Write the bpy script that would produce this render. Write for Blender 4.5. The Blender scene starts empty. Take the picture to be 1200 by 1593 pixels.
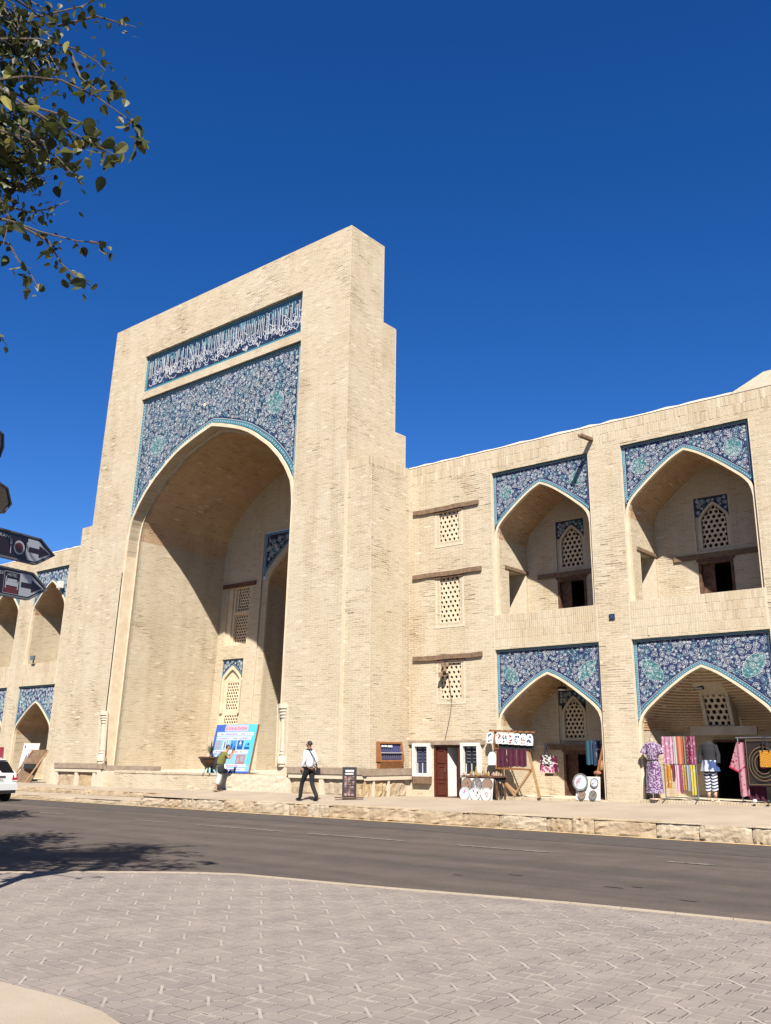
import bpy, math, random
import numpy as np
from math import sin, cos, pi, radians, sqrt, atan2
from mathutils import Vector, Matrix

S = bpy.context.scene
COL = S.collection
random.seed(7)
rng = np.random.default_rng(11)

# ------------------------------------------------------------------ camera
CAM = np.array([0.0, 0.0, 1.72])
F_PX = 1430.0
PITCH = math.atan((1171.7 - 796.5) / F_PX)
YAW = radians(129.21)
ROLL = radians(0.238)
FW = np.array([cos(YAW) * cos(PITCH), sin(YAW) * cos(PITCH), sin(PITCH)])
RT = np.array([sin(YAW), -cos(YAW), 0.0])
UP = np.cross(RT, FW)
RT, UP = RT * cos(ROLL) + UP * sin(ROLL), UP * cos(ROLL) - RT * sin(ROLL)
cd = bpy.data.cameras.new('camera')
cd.sensor_fit = 'HORIZONTAL'
cd.sensor_width = 36.0
cd.lens = F_PX / 1200.0 * 36.0
cd.clip_end = 3000
cam = bpy.data.objects.new('camera', cd)
COL.objects.link(cam)
M = Matrix(((RT[0], UP[0], -FW[0], CAM[0]), (RT[1], UP[1], -FW[1], CAM[1]), (RT[2], UP[2], -FW[2], CAM[2]), (0, 0, 0, 1)))
cam.matrix_world = M
S.camera = cam

# ------------------------------------------------------------------ sky and sun
SUN_EL = radians(46.2)
SUN_AZ = radians(41.0)                    # from -Y towards +X
sd = np.array([sin(SUN_AZ) * cos(SUN_EL), -cos(SUN_AZ) * cos(SUN_EL), sin(SUN_EL)])
w = bpy.data.worlds.new('World')
S.world = w
w.use_nodes = True
nt = w.node_tree
bg = nt.nodes['Background']
sky = nt.nodes.new('ShaderNodeTexSky')
sky.sky_type = 'NISHITA'
sky.sun_disc = False
sky.sun_elevation = SUN_EL
sky.sun_rotation = atan2(sd[0], sd[1])
sky.altitude = 1200
sky.air_density = 0.9
sky.dust_density = 0.5
sky.ozone_density = 4.0
hs = nt.nodes.new('ShaderNodeHueSaturation')
hs.inputs['Hue'].default_value = 0.512
hs.inputs['Saturation'].default_value = 1.31
nt.links.new(sky.outputs[0], hs.inputs['Color'])
nt.links.new(hs.outputs[0], bg.inputs[0])
bg.inputs[1].default_value = 0.053
sl = bpy.data.lights.new('sun', 'SUN')
sl.energy = 5.0
sl.angle = radians(0.53)
sl.color = (1.0, 0.95, 0.87)
sun = bpy.data.objects.new('sun', sl)
COL.objects.link(sun)
sun.rotation_euler = Vector(sd).to_track_quat('Z', 'Y').to_euler()
sun.location = (10, -12, 30)

S.view_settings.view_transform = 'Standard'
S.view_settings.look = 'None'
S.view_settings.gamma = 1
S.view_settings.use_curve_mapping = False
S.view_settings.exposure = 1.47
try:
    S.cycles.use_denoising = True
    S.cycles.max_bounces = 10
    S.cycles.diffuse_bounces = 6
except Exception:
    pass

# ------------------------------------------------------------------ materials
MATS = {}
def principled(name):
    m = bpy.data.materials.new(name)
    m.use_nodes = True
    n = m.node_tree
    return m, n, n.nodes['Principled BSDF']

def mat(name, c, rough=0.8, c2=None, scale=4.0, detail=6, bump=0.0, bscale=None, metal=0.0, spec=0.3, coat=0.0, lo=0.35, hi=0.65, alpha=None):
    """noise mottled surface; positions are world positions so that copies differ"""
    if name in MATS:
        return MATS[name]
    m, n, b = principled(name)
    b.inputs['Roughness'].default_value = rough
    b.inputs['Metallic'].default_value = metal
    b.inputs['Specular IOR Level'].default_value = spec
    b.inputs['Coat Weight'].default_value = coat
    b.inputs['Base Color'].default_value = (*c, 1)
    if c2 or bump:
        g = n.nodes.new('ShaderNodeNewGeometry')
    if c2:
        t = n.nodes.new('ShaderNodeTexNoise')
        t.inputs['Scale'].default_value = scale
        t.inputs['Detail'].default_value = detail
        t.inputs['Roughness'].default_value = 0.6
        n.links.new(g.outputs['Position'], t.inputs['Vector'])
        r = n.nodes.new('ShaderNodeValToRGB')
        r.color_ramp.elements[0].position = lo
        r.color_ramp.elements[1].position = hi
        r.color_ramp.elements[0].color = (*c, 1)
        r.color_ramp.elements[1].color = (*c2, 1)
        n.links.new(t.outputs['Fac'], r.inputs[0])
        n.links.new(r.outputs[0], b.inputs['Base Color'])
    if bump:
        t2 = n.nodes.new('ShaderNodeTexNoise')
        t2.inputs['Scale'].default_value = bscale or scale * 6
        t2.inputs['Detail'].default_value = 5
        n.links.new(g.outputs['Position'], t2.inputs['Vector'])
        bp = n.nodes.new('ShaderNodeBump')
        bp.inputs['Strength'].default_value = bump
        bp.inputs['Distance'].default_value = 0.02
        n.links.new(t2.outputs['Fac'], bp.inputs['Height'])
        n.links.new(bp.outputs[0], b.inputs['Normal'])
    MATS[name] = m
    return m

def brick_mat(name, cols, stain, use_random=False):
    """per-brick tint (attribute or object random) times large weather blotches"""
    m, n, b = principled(name)
    b.inputs['Roughness'].default_value = 0.92
    b.inputs['Specular IOR Level'].default_value = 0.15
    g = n.nodes.new('ShaderNodeNewGeometry')
    if use_random:
        a = n.nodes.new('ShaderNodeObjectInfo'); out = a.outputs['Random']
    else:
        a = n.nodes.new('ShaderNodeAttribute'); a.attribute_name = 'tint'; out = a.outputs['Fac']
    r = n.nodes.new('ShaderNodeValToRGB')
    e = r.color_ramp.elements
    while len(e) < len(cols):
        e.new(0.5)
    for i, c in enumerate(cols):
        e[i].position = i / (len(cols) - 1)
        e[i].color = (*c, 1)
    n.links.new(out, r.inputs[0])
    t = n.nodes.new('ShaderNodeTexNoise')
    t.inputs['Scale'].default_value = 0.55
    t.inputs['Detail'].default_value = 7
    t.inputs['Roughness'].default_value = 0.62
    n.links.new(g.outputs['Position'], t.inputs['Vector'])
    rr = n.nodes.new('ShaderNodeValToRGB')
    rr.color_ramp.elements[0].position = 0.38
    rr.color_ramp.elements[1].position = 0.62
    rr.color_ramp.elements[0].color = (*stain, 1)
    rr.color_ramp.elements[1].color = (1, 1, 1, 1)
    n.links.new(t.outputs['Fac'], rr.inputs[0])
    mx = n.nodes.new('ShaderNodeMixRGB')
    mx.blend_type = 'MULTIPLY'
    mx.inputs[0].default_value = 1
    n.links.new(r.outputs[0], mx.inputs[1])
    n.links.new(rr.outputs[0], mx.inputs[2])
    # fine grain
    t2 = n.nodes.new('ShaderNodeTexNoise')
    t2.inputs['Scale'].default_value = 38
    t2.inputs['Detail'].default_value = 4
    n.links.new(g.outputs['Position'], t2.inputs['Vector'])
    mr = n.nodes.new('ShaderNodeMapRange')
    mr.inputs[1].default_value = 0.3; mr.inputs[2].default_value = 0.7
    mr.inputs[3].default_value = 0.86; mr.inputs[4].default_value = 1.1
    n.links.new(t2.outputs['Fac'], mr.inputs[0])
    mx2 = n.nodes.new('ShaderNodeMixRGB')
    mx2.blend_type = 'MULTIPLY'; mx2.inputs[0].default_value = 1
    n.links.new(mx.outputs[0], mx2.inputs[1])
    n.links.new(mr.outputs[0], mx2.inputs[2])
    mp = n.nodes.new('ShaderNodeMapping'); mp.inputs['Scale'].default_value = (1.1, 1.1, 0.09)
    n.links.new(g.outputs['Position'], mp.inputs[0])
    t3 = n.nodes.new('ShaderNodeTexNoise'); t3.inputs['Scale'].default_value = 1.6; t3.inputs['Detail'].default_value = 5
    n.links.new(mp.outputs[0], t3.inputs['Vector'])
    r3 = n.nodes.new('ShaderNodeValToRGB')
    r3.color_ramp.elements[0].position = .30; r3.color_ramp.elements[1].position = .52
    r3.color_ramp.elements[0].color = (.84, .80, .74, 1); r3.color_ramp.elements[1].color = (1, 1, 1, 1)
    n.links.new(t3.outputs['Fac'], r3.inputs[0])
    mx3 = n.nodes.new('ShaderNodeMixRGB'); mx3.blend_type = 'MULTIPLY'; mx3.inputs[0].default_value = 1
    n.links.new(mx2.outputs[0], mx3.inputs[1]); n.links.new(r3.outputs[0], mx3.inputs[2])
    n.links.new(mx3.outputs[0], b.inputs['Base Color'])
    bp = n.nodes.new('ShaderNodeBump')
    bp.inputs['Strength'].default_value = 0.5
    bp.inputs['Distance'].default_value = 0.012
    n.links.new(t2.outputs['Fac'], bp.inputs['Height'])
    n.links.new(bp.outputs[0], b.inputs['Normal'])
    MATS[name] = m
    return m

BRK = [(0.315, 0.256, 0.178), (0.355, 0.298, 0.214), (0.370, 0.313, 0.227), (0.380, 0.323, 0.236), (0.395, 0.338, 0.25)]
BRV = [(0.31, 0.19, 0.10), (0.38, 0.25, 0.14), (0.40, 0.265, 0.15), (0.41, 0.28, 0.16), (0.43, 0.30, 0.18)]  # redder vault brick; the warm tone of the vault shade is put into it
m_brick = brick_mat('fired brick', BRK, (0.90, 0.868, 0.815))
m_brickv = brick_mat('shade-warmed vault brick', BRV, (0.86, 0.80, 0.74))
m_brick1 = brick_mat('fired brick single', BRK, (0.90, 0.868, 0.815), True)
m_mortar = mat('lime mortar', (0.43, 0.368, 0.275), 0.95, (0.375, 0.318, 0.235), 9, bump=0.6, bscale=60)
m_plaster = mat('cream plaster', (0.47, 0.385, 0.275), 0.9, (0.40, 0.315, 0.215), 3, bump=0.3, bscale=50)
m_stone = mat('limestone block', (0.315, 0.245, 0.165), 0.95, (0.225, 0.165, 0.10), 2.2, bump=1.0, bscale=14)
m_stone2 = mat('yellow limestone', (0.325, 0.24, 0.14), 0.95, (0.235, 0.165, 0.088), 3, bump=1.0, bscale=16)
m_stone3 = mat('grey limestone', (0.32, 0.265, 0.19), 0.95, (0.24, 0.185, 0.125), 3, bump=1.0, bscale=18)
m_ledge = mat('weathered ledge', (0.17, 0.125, 0.09), 0.95, (0.235, 0.18, 0.13), 5, bump=0.8, bscale=30)
m_wood = mat('old timber', (0.10, 0.06, 0.037), 0.85, (0.155, 0.10, 0.06), 8, bump=0.5, bscale=50)
m_wood_dark = mat('dark timber', (0.045, 0.02, 0.012), 0.7, (0.11, 0.055, 0.03), 8, bump=0.3)
m_wood_red = mat('red brown varnished wood', (0.075, 0.018, 0.010), 0.45, (0.05, 0.012, 0.007), 10)
m_wood_light = mat('pale poplar wood', (0.26, 0.155, 0.075), 0.75, (0.20, 0.11, 0.05), 8)
m_wood_org = mat('orange stained wood', (0.20, 0.085, 0.03), 0.6, (0.15, 0.06, 0.02), 8)
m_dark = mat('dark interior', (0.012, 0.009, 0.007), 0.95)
m_navy = mat('cobalt glaze', (0.012, 0.014, 0.045), 0.5, (0.020, 0.026, 0.075), 5, spec=0.18)
m_navy2 = mat('dark cobalt glaze', (0.009, 0.013, 0.030), 0.5, (0.018, 0.032, 0.075), 1.2, spec=0.18)
m_turq = mat('turquoise glaze', (0.025, 0.10, 0.14), 0.5, (0.05, 0.155, 0.19), 6, spec=0.18)
m_blue = mat('light blue glaze', (0.055, 0.15, 0.185), 0.5, (0.10, 0.205, 0.24), 5, spec=0.18)
m_whiteglaze = mat('white glaze', (0.37, 0.37, 0.375), 0.5, (0.27, 0.30, 0.33), 3, spec=0.18)
m_green = mat('green turquoise glaze', (0.016, 0.075, 0.078), 0.5, (0.028, 0.11, 0.11), 6, spec=0.18)
m_white = mat('white paint', (0.46, 0.44, 0.41), 0.6, (0.40, 0.38, 0.345), 5)
m_whitecloth = mat('white cloth', (0.46, 0.455, 0.445), 0.85)
m_black = mat('black plastic', (0.012, 0.012, 0.013), 0.45)
m_blackcloth = mat('black cloth', (0.014, 0.014, 0.016), 0.9)
m_grille = mat('ganch lattice', (0.52, 0.43, 0.31), 0.9, (0.42, 0.33, 0.22), 6, bump=0.3)
m_metal = mat('grey steel', (0.32, 0.33, 0.35), 0.35, metal=0.9)
m_metal_dark = mat('dark steel', (0.05, 0.05, 0.055), 0.4, metal=0.6)

# ------------------------------------------------------------------ helpers
WPOS = {}
def lean(x):
    return np.interp(x, [-46, -44, -40, -35, -32, -27, -22.5, -20, -19], [0.095, 0.09, 0.07, 0.075, 0.065, 0.045, 0.03, 0.012, 0.0])
def warp(v):
    """the old walls lean: x shifts with height"""
    v = np.array(v, float)
    v[:, 0] += lean(v[:, 0]) * (v[:, 2] - 11.0)
    return v

def wpos(o):
    return WPOS[o.name] if o is not None else np.zeros(3)

def empty(name, loc, label, cat, group=None):
    o = bpy.data.objects.new(name, None)
    o.empty_display_size = 0.2
    COL.objects.link(o)
    o.location = loc
    WPOS[o.name] = np.array(loc, float)
    tag(o, label, cat, group)
    return o

def tag(o, label=None, cat=None, group=None, kind=None):
    if label: o['label'] = label
    if cat: o['category'] = cat
    if group: o['group'] = group
    if kind: o['kind'] = kind
    return o

def link_mesh(name, me, parent, origin):
    o = bpy.data.objects.new(name, me)
    COL.objects.link(o)
    WPOS[o.name] = np.array(origin, float)
    if parent is not None:
        o.parent = parent
        o.location = np.array(origin) - wpos(parent)
    else:
        o.location = origin
    return o

class MB:
    """collects geometry in world coordinates, links it as ONE object"""
    def __init__(self):
        self.v = []; self.f = []; self.mi = []; self.m = 0
    def quad(self, *p):
        n = len(self.v); self.v += [tuple(q) for q in p]
        self.f.append(tuple(range(n, n + len(p)))); self.mi.append(self.m); return self
    def faces(self, vs, fs):
        n = len(self.v); self.v += [tuple(q) for q in vs]
        for f in fs:
            self.f.append(tuple(n + i for i in f)); self.mi.append(self.m)
        return self
    def hexa(self, p):
        """8 corners: bottom ring 4, top ring 4"""
        return self.faces(p, [(0, 3, 2, 1), (4, 5, 6, 7), (0, 1, 5, 4), (1, 2, 6, 5), (2, 3, 7, 6), (3, 0, 4, 7)])
    def box(self, x0, x1, y0, y1, z0, z1):
        return self.hexa([(x0, y0, z0), (x1, y0, z0), (x1, y1, z0), (x0, y1, z0), (x0, y0, z1), (x1, y0, z1), (x1, y1, z1), (x0, y1, z1)])
    def bar(self, a, b, w, h=None, up=(0, 0, 1)):
        """rectangular bar from a to b"""
        h = h or w
        a = np.array(a, float); b = np.array(b, float); d = b - a; d /= np.linalg.norm(d)
        u = np.array(up, float)
        if abs(d @ u) > 0.95: u = np.array([1.0, 0, 0])
        s = np.cross(d, u); s /= np.linalg.norm(s); t = np.cross(s, d)
        P = []
        for c in (a, b):
            for i, j in ((-1, -1), (1, -1), (1, 1), (-1, 1)):
                P.append(c + s * i * w / 2 + t * j * h / 2)
        return self.hexa(P)
    def tube(self, pts, r, n=8, cap=True):
        pts = [np.array(p, float) for p in pts]
        rs = r if hasattr(r, '__len__') else [r] * len(pts)
        base = len(self.v); prev = None
        for i, p in enumerate(pts):
            d = pts[min(i + 1, len(pts) - 1)] - pts[max(i - 1, 0)]; d /= (np.linalg.norm(d) + 1e-9)
            if prev is None:
                a = np.array([0, 0, 1.0]) if abs(d[2]) < 0.9 else np.array([1.0, 0, 0])
            else: a = prev
            s = np.cross(d, a); s /= (np.linalg.norm(s) + 1e-9); t = np.cross(s, d); prev = t
            for k in range(n):
                q = 2 * pi * k / n
                self.v.append(tuple(p + rs[i] * (s * cos(q) + t * sin(q))))
        for i in range(len(pts) - 1):
            for k in range(n):
                a = base + i * n + k; b = base + i * n + (k + 1) % n
                self.f.append((a, b, b + n, a + n)); self.mi.append(self.m)
        if cap:
            self.f.append(tuple(base + k for k in range(n))[::-1]); self.mi.append(self.m)
            e = base + (len(pts) - 1) * n
            self.f.append(tuple(e + k for k in range(n))); self.mi.append(self.m)
        return self
    def lathe(self, prof, c, n=16, sx=1, sy=1, cap=True):
        """prof: (radius, z) list"""
        base = len(self.v)
        for r, z in prof:
            for k in range(n):
                q = 2 * pi * k / n
                self.v.append((c[0] + r * cos(q) * sx, c[1] + r * sin(q) * sy, c[2] + z))
        for i in range(len(prof) - 1):
            for k in range(n):
                a = base + i * n + k; b = base + i * n + (k + 1) % n
                self.f.append((a, b, b + n, a + n)); self.mi.append(self.m)
        if cap:
            self.f.append(tuple(base + k for k in range(n))[::-1]); self.mi.append(self.m)
            e = base + (len(prof) - 1) * n
            self.f.append(tuple(e + k for k in range(n))); self.mi.append(self.m)
        return self
    def prism(self, poly, fr, d0, d1):
        """poly: (u,v) outline; fr(u,v,d)->xyz"""
        n = len(poly)
        vs = [fr(u, v, d0) for u, v in poly] + [fr(u, v, d1) for u, v in poly]
        fs = [tuple(range(n))[::-1], tuple(range(n, 2 * n))] + [(i, (i + 1) % n, n + (i + 1) % n, n + i) for i in range(n)]
        return self.faces(vs, fs)
    def strip(self, A, B):
        """quads between two polylines of equal length"""
        n = len(self.v); k = len(A)
        self.v += [tuple(p) for p in A] + [tuple(p) for p in B]
        for i in range(k - 1):
            self.f.append((n + i, n + i + 1, n + k + i + 1, n + k + i)); self.mi.append(self.m)
        return self
    def ball(self, c, r, n=8, m=6, s=(1, 1, 1)):
        prof = [(max(1e-4, r * sin(pi * i / m)), -r * cos(pi * i / m)) for i in range(m + 1)]
        b0 = len(self.v)
        self.lathe(prof, (0, 0, 0), n, cap=False)
        for i in range(b0, len(self.v)):
            q = self.v[i]; self.v[i] = (c[0] + q[0] * s[0], c[1] + q[1] * s[1], c[2] + q[2] * s[2])
        return self
    def build(self, name, mats, parent=None, smooth=False, wp=False, origin=None):
        v = np.array(self.v, float).reshape(-1, 3)
        if wp: v = warp(v)
        if origin is None:
            lo = v.min(0); hi = v.max(0)
            origin = np.array([(lo[0] + hi[0]) / 2, (lo[1] + hi[1]) / 2, lo[2]])
        origin = np.array(origin, float)
        me = bpy.data.meshes.new(name)
        me.from_pydata((v - origin).tolist(), [], self.f)
        if not isinstance(mats, (list, tuple)): mats = [mats]
        for m in mats: me.materials.append(m)
        if len(mats) > 1: me.polygons.foreach_set('material_index', self.mi)
        if smooth: me.polygons.foreach_set('use_smooth', [True] * len(me.polygons))
        me.update()
        return link_mesh(name, me, parent, origin)

def text_into(mb, s, fr, size, width=None, align='LEFT', d=0.0):
    """letters as flat faces; fr(u,v,d)->xyz. Returns the width"""
    cu = bpy.data.curves.new('lettering', 'FONT')
    cu.body = s; cu.size = size; cu.align_x = align; cu.resolution_u = 2
    o = bpy.data.objects.new('lettering', cu)
    me = bpy.data.meshes.new_from_object(o)
    vs = [tuple(v.co) for v in me.vertices]
    if vs:
        w0 = max(v[0] for v in vs) - min(v[0] for v in vs)
        k = width / w0 if width else 1.0
        x0 = min(v[0] for v in vs) if align == 'LEFT' else 0
        mb.faces([fr((v[0] - x0) * k, v[1], d) for v in vs], [tuple(p.vertices) for p in me.polygons])
    bpy.data.objects.remove(o); bpy.data.curves.remove(cu); bpy.data.meshes.remove(me)

def plane(o, u, v, n):
    o, u, v, n = (np.array(q, float) for q in (o, u, v, n))
    return lambda a, b, d=0.0: o + u * a + v * b + n * d

def copy_tree(o, parent=None, loc=None, rotz=None, label=None):
    c = o.copy(); COL.objects.link(c)
    if parent is not None: c.parent = parent
    if loc is not None: c.location = loc
    if rotz is not None: c.rotation_euler = (0, 0, rotz)
    if label: c['label'] = label
    for ch in o.children: copy_tree(ch, c)
    return c

def project(P):
    q = np.asarray(P) - CAM
    ww = q @ FW
    return 600 + F_PX * (q @ RT) / ww, 796.5 - F_PX * (q @ UP) / ww, ww

# ------------------------------------------------------------------ brickwork
BV, BT, BM = [], [], []                 # joined bricks: (n,8,3) corner arrays and tints
SINGLE = []                     # candidates to become objects: facade bricks (corners, tint)
def pfr(O, U, V, N):
    O, U, V, N = (np.array(q, float) for q in (O, U, V, N))
    return lambda u, v, d: O + np.outer(np.ravel(u), U) + np.outer(np.ravel(v), V) + np.outer(np.ravel(d), N)

def field(fr, u0, u1, v0, v1, mask=None, H=0.068, L=0.27, g=0.012, run=True, out=0.0005, rough=0.0030, single=False, wp=True, miss=0.006, vault=False):
    """lay bricks course by course over a surface; mask(u array, v) says where there is wall"""
    nv = max(1, int(round((v1 - v0) / H))); h = (v1 - v0) / nv
    B = []
    for j in range(nv):
        va = v0 + j * h; vm = va + h / 2
        us = np.arange(u0, u1 + 1e-6, 0.025)
        ok = np.ones(len(us), bool) if mask is None else mask(us, vm)
        k = 0
        off = (L / 2 if (run and j % 2) else 0) + (rng.normal(0, 0.012) if run else 0)
        while k < len(us):
            if not ok[k]: k += 1; continue
            e = k
            while e + 1 < len(us) and ok[e + 1]: e += 1
            a, b = us[k], us[e]
            k = e + 1
            if b - a < 0.04: continue
            i = math.floor((a - u0 - off) / L)
            while True:
                p = u0 + off + i * L; q = p + L; i += 1
                if p >= b: break
                p = max(p, a - (abs(rng.normal(0, .007)) if a < u0 + .03 else 0)); q = min(q, b + (abs(rng.normal(0, .007)) if b > u1 - .05 else 0))
                if q - p < 0.035: continue
                B.append((p + g / 2, q - g / 2, va + g / 2, va + h - g / 2))
    if not B: return
    B = np.array(B); n = len(B)
    B[:, 2:] += rng.normal(0, 0.0018, (n, 1))
    keep = rng.random(n) > miss
    B = B[keep]; n = len(B)
    # eroded patches stand in relief, the rest is nearly flush with its pointing
    ph = rng.random(6) * 6.28; uu, vv = (B[:, 0] + B[:, 1]) / 2, (B[:, 2] + B[:, 3]) / 2
    ero = np.sin(uu * 1.1 + ph[0] + 1.3 * np.sin(vv * .7 + ph[1])) + np.sin(vv * 1.6 + ph[2] + np.sin(uu * 2.1 + ph[3])) + .8 * np.sin(uu * 4.3 + vv * 3.1 + ph[4])
    ero = np.clip((ero - .3) / 1.6, 0, 1) if run else np.full(n, .25)
    d = out + .0015 + ero * .0034 + rng.normal(0, 1, n) * rough * (.25 + .75 * ero); d = np.clip(d, .0008, 0.05)
    far = rng.random(n) < 0.003 + .02 * ero
    d[far] += 0.010
    tl = rng.normal(0, 0.0005, (n, 4)); tl = np.maximum(tl, -(d[:, None] - .0004))
    C = np.zeros((n, 8, 3))
    for ci, (iu, iv) in enumerate(((0, 2), (1, 2), (1, 3), (0, 3))):
        C[:, ci] = fr(B[:, iu], B[:, iv], np.full(n, -0.02))
        C[:, 4 + ci] = fr(B[:, iu] + (0.003 if iu == 0 else -0.003), B[:, iv] + (0.003 if iv == 2 else -0.003), d + tl[:, ci])
    t = np.clip(rng.beta(2.2, 1.7, n) * 0.95 + rng.normal(0, .05, n), 0, 1)
    t[rng.random(n) < 0.025] = 0.0
    if wp: C = warp(C.reshape(-1, 3)).reshape(n, 8, 3)
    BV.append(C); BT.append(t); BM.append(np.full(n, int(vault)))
    SINGLE.append(np.full(n, bool(single)))

def rect_minus(x0, x1, z0, z1, holes):
    """cells of the rectangle that no hole covers"""
    xs = sorted({x0, x1, *[min(max(h[0], x0), x1) for h in holes], *[min(max(h[1], x0), x1) for h in holes]})
    zs = sorted({z0, z1, *[min(max(h[2], z0), z1) for h in holes], *[min(max(h[3], z0), z1) for h in holes]})
    for a, b in zip(xs, xs[1:]):
        for c, d in zip(zs, zs[1:]):
            mx, mz = (a + b) / 2, (c + d) / 2
            if not any(h[0] < mx < h[1] and h[2] < mz < h[3] for h in holes):
                yield a, b, c, d

def wall_xz(mb, y, x0, x1, z0, z1, holes=()):
    for a, b, c, d in rect_minus(x0, x1, z0, z1, holes):
        mb.quad((a, y, c), (b, y, c), (b, y, d), (a, y, d))

AU = [0, .1, .2, .3, .4, .5, .6, .75, .85, .9, .95, .985, 1.0]
AH = [1.0, .955, .90, .83, .755, .675, .59, .455, .36, .30, .225, .12, 0]
AU2 = [0, .1, .2, .3, .4, .5, .6, .7, .82, .91, .97, .99, 1.0]
AH2 = [1.0, .97, .935, .895, .85, .79, .705, .62, .485, .345, .215, .12, 0]     # the great arch is rounder
def arch_z(x, cx, half, spring, rise):
    u = np.clip(np.abs(np.asarray(x, float) - cx) / half, 0, 1)
    return spring + rise * (np.interp(u, AU2, AH2) if half > 4 else np.interp(u, AU, AH))
ASAMP = [1, .985, .97, .95, .925, .9, .87, .83, .78, .7, .62, .54, .46, .38, .3, .22, .14, .07, 0]
AXS = np.array([-a for a in ASAMP] + ASAMP[-2::-1])
def arch_pts(cx, half, spring, rise):
    x = cx + AXS * half
    return list(zip(x, arch_z(x, cx, half, spring, rise)))

def in_arch(cx, half, spring, rise, zbot):
    def f(u, v):
        return (np.abs(u - cx) < half) & (v < arch_z(u, cx, half, spring, rise)) & (v > zbot)
    return f

# ------------------------------------------------------------------ the building
bld = empty('brick_building', (-22, 24, 0.4), 'old buff brick monument with a tall tiled portal and two storeys of arched niches', 'building')
wall = MB(); plas = MB(); dark = MB()
ROOF = 11.45
YW, YP, YBUT = 24.6, 22.4, 22.54

def scrolls(mb_w, mb_b, inside, x0, x1, z0, z1, y, n, rmin, rmax, sw, seed):
    """vine scrolls of glaze: spirals packed into the panel, with leaves and blossoms"""
    r = random.Random(seed); placed = []
    def rib(pts, mb, wdt):
        A, B = [], []
        for i, p in enumerate(pts):
            a = pts[max(i - 1, 0)]; b = pts[min(i + 1, len(pts) - 1)]
            dx, dz = b[0] - a[0], b[1] - a[1]; l = math.hypot(dx, dz) + 1e-9
            nx, nz = -dz / l * wdt / 2, dx / l * wdt / 2
            A.append((p[0] + nx, y, p[1] + nz)); B.append((p[0] - nx, y, p[1] - nz))
        mb.strip(A, B)
    def blob(x, z, s, mb, k=6):
        q0 = r.random() * 6
        mb.quad(*[(x + s * cos(q0 + 2 * pi * i / k), y - 0.001, z + s * sin(q0 + 2 * pi * i / k)) for i in range(k)])
    for t in range(n * 22):
        R = rmax - (rmax - rmin) * min(1, t / (n * 9.0)) * r.random() ** .4
        x, z = r.uniform(x0 + R, x1 - R), r.uniform(z0 + R, z1 - R)
        if not all(inside(x + R * cos(q), z + R * sin(q)) for q in np.arange(0, 6.28, 0.8)): continue
        if any((x - a) ** 2 + (z - b) ** 2 < (0.93 * (R + c)) ** 2 for a, b, c in placed): continue
        placed.append((x, z, R))
        if len(placed) > n: break
    for x, z, R in placed:
        s = r.choice((-1, 1)); q0 = r.random() * 6.28; turns = r.uniform(1.5, 2.2)
        N = int(16 * turns)
        pts = [(x + R * (1 - .82 * i / N) * cos(q0 + s * 2 * pi * turns * i / N), z + R * (1 - .82 * i / N) * sin(q0 + s * 2 * pi * turns * i / N)) for i in range(N + 1)]
        rib(pts, mb_w if r.random() < .72 else mb_b, sw)
        blob(x, z, sw * 1.7, mb_w, 8)
        for k in range(int(4 + R * 16)):
            q = r.random() * 6.28; rr = R * r.uniform(.35, 1.0)
            px, pz = x + rr * cos(q), z + rr * sin(q)
            if inside(px, pz): blob(px, pz, sw * r.uniform(.7, 1.35), mb_w if r.random() < .6 else mb_b, r.choice((4, 5, 6)))
    for k in range(int(n * 5)):
        x, z = r.uniform(x0, x1), r.uniform(z0, z1)
        if inside(x, z):
            if r.random() < .5: blob(x, z, sw * r.uniform(.6, 1.2), mb_b if r.random() < .5 else mb_w, 5)
            else:
                q = r.random() * 6.28; l = sw * r.uniform(3, 6); c = r.uniform(-3, 3)
                pts = [(x + l * i / 5 * cos(q + c * i / 5), z + l * i / 5 * sin(q + c * i / 5)) for i in range(6)]
                if inside(*pts[-1]): rib(pts, mb_w if r.random() < .6 else mb_b, sw * .8)
    return placed

def border_rib(mb, path, y, w, closed=False):
    A, B = [], []
    for i, p in enumerate(path):
        a = path[max(i - 1, 0)]; b = path[min(i + 1, len(path) - 1)]
        dx, dz = b[0] - a[0], b[1] - a[1]; l = math.hypot(dx, dz) + 1e-9
        nx, nz = -dz / l * w / 2, dx / l * w / 2
        A.append((p[0] + nx, y, p[1] + nz)); B.append((p[0] - nx, y, p[1] - nz))
    mb.strip(A, B)

def dots(mb, path, y, step, s, k=4):
    acc = 0
    for (ax, az), (bx, bz) in zip(path, path[1:]):
        l = math.hypot(bx - ax, bz - az); t = (step - acc) if acc else 0
        while t < l:
            x, z = ax + (bx - ax) * t / l, az + (bz - az) * t / l
            mb.quad(*[(x + s * cos(2 * pi * i / k), y, z + s * sin(2 * pi * i / k)) for i in range(k)])
            t += step
        acc = (acc + l) % step

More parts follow.
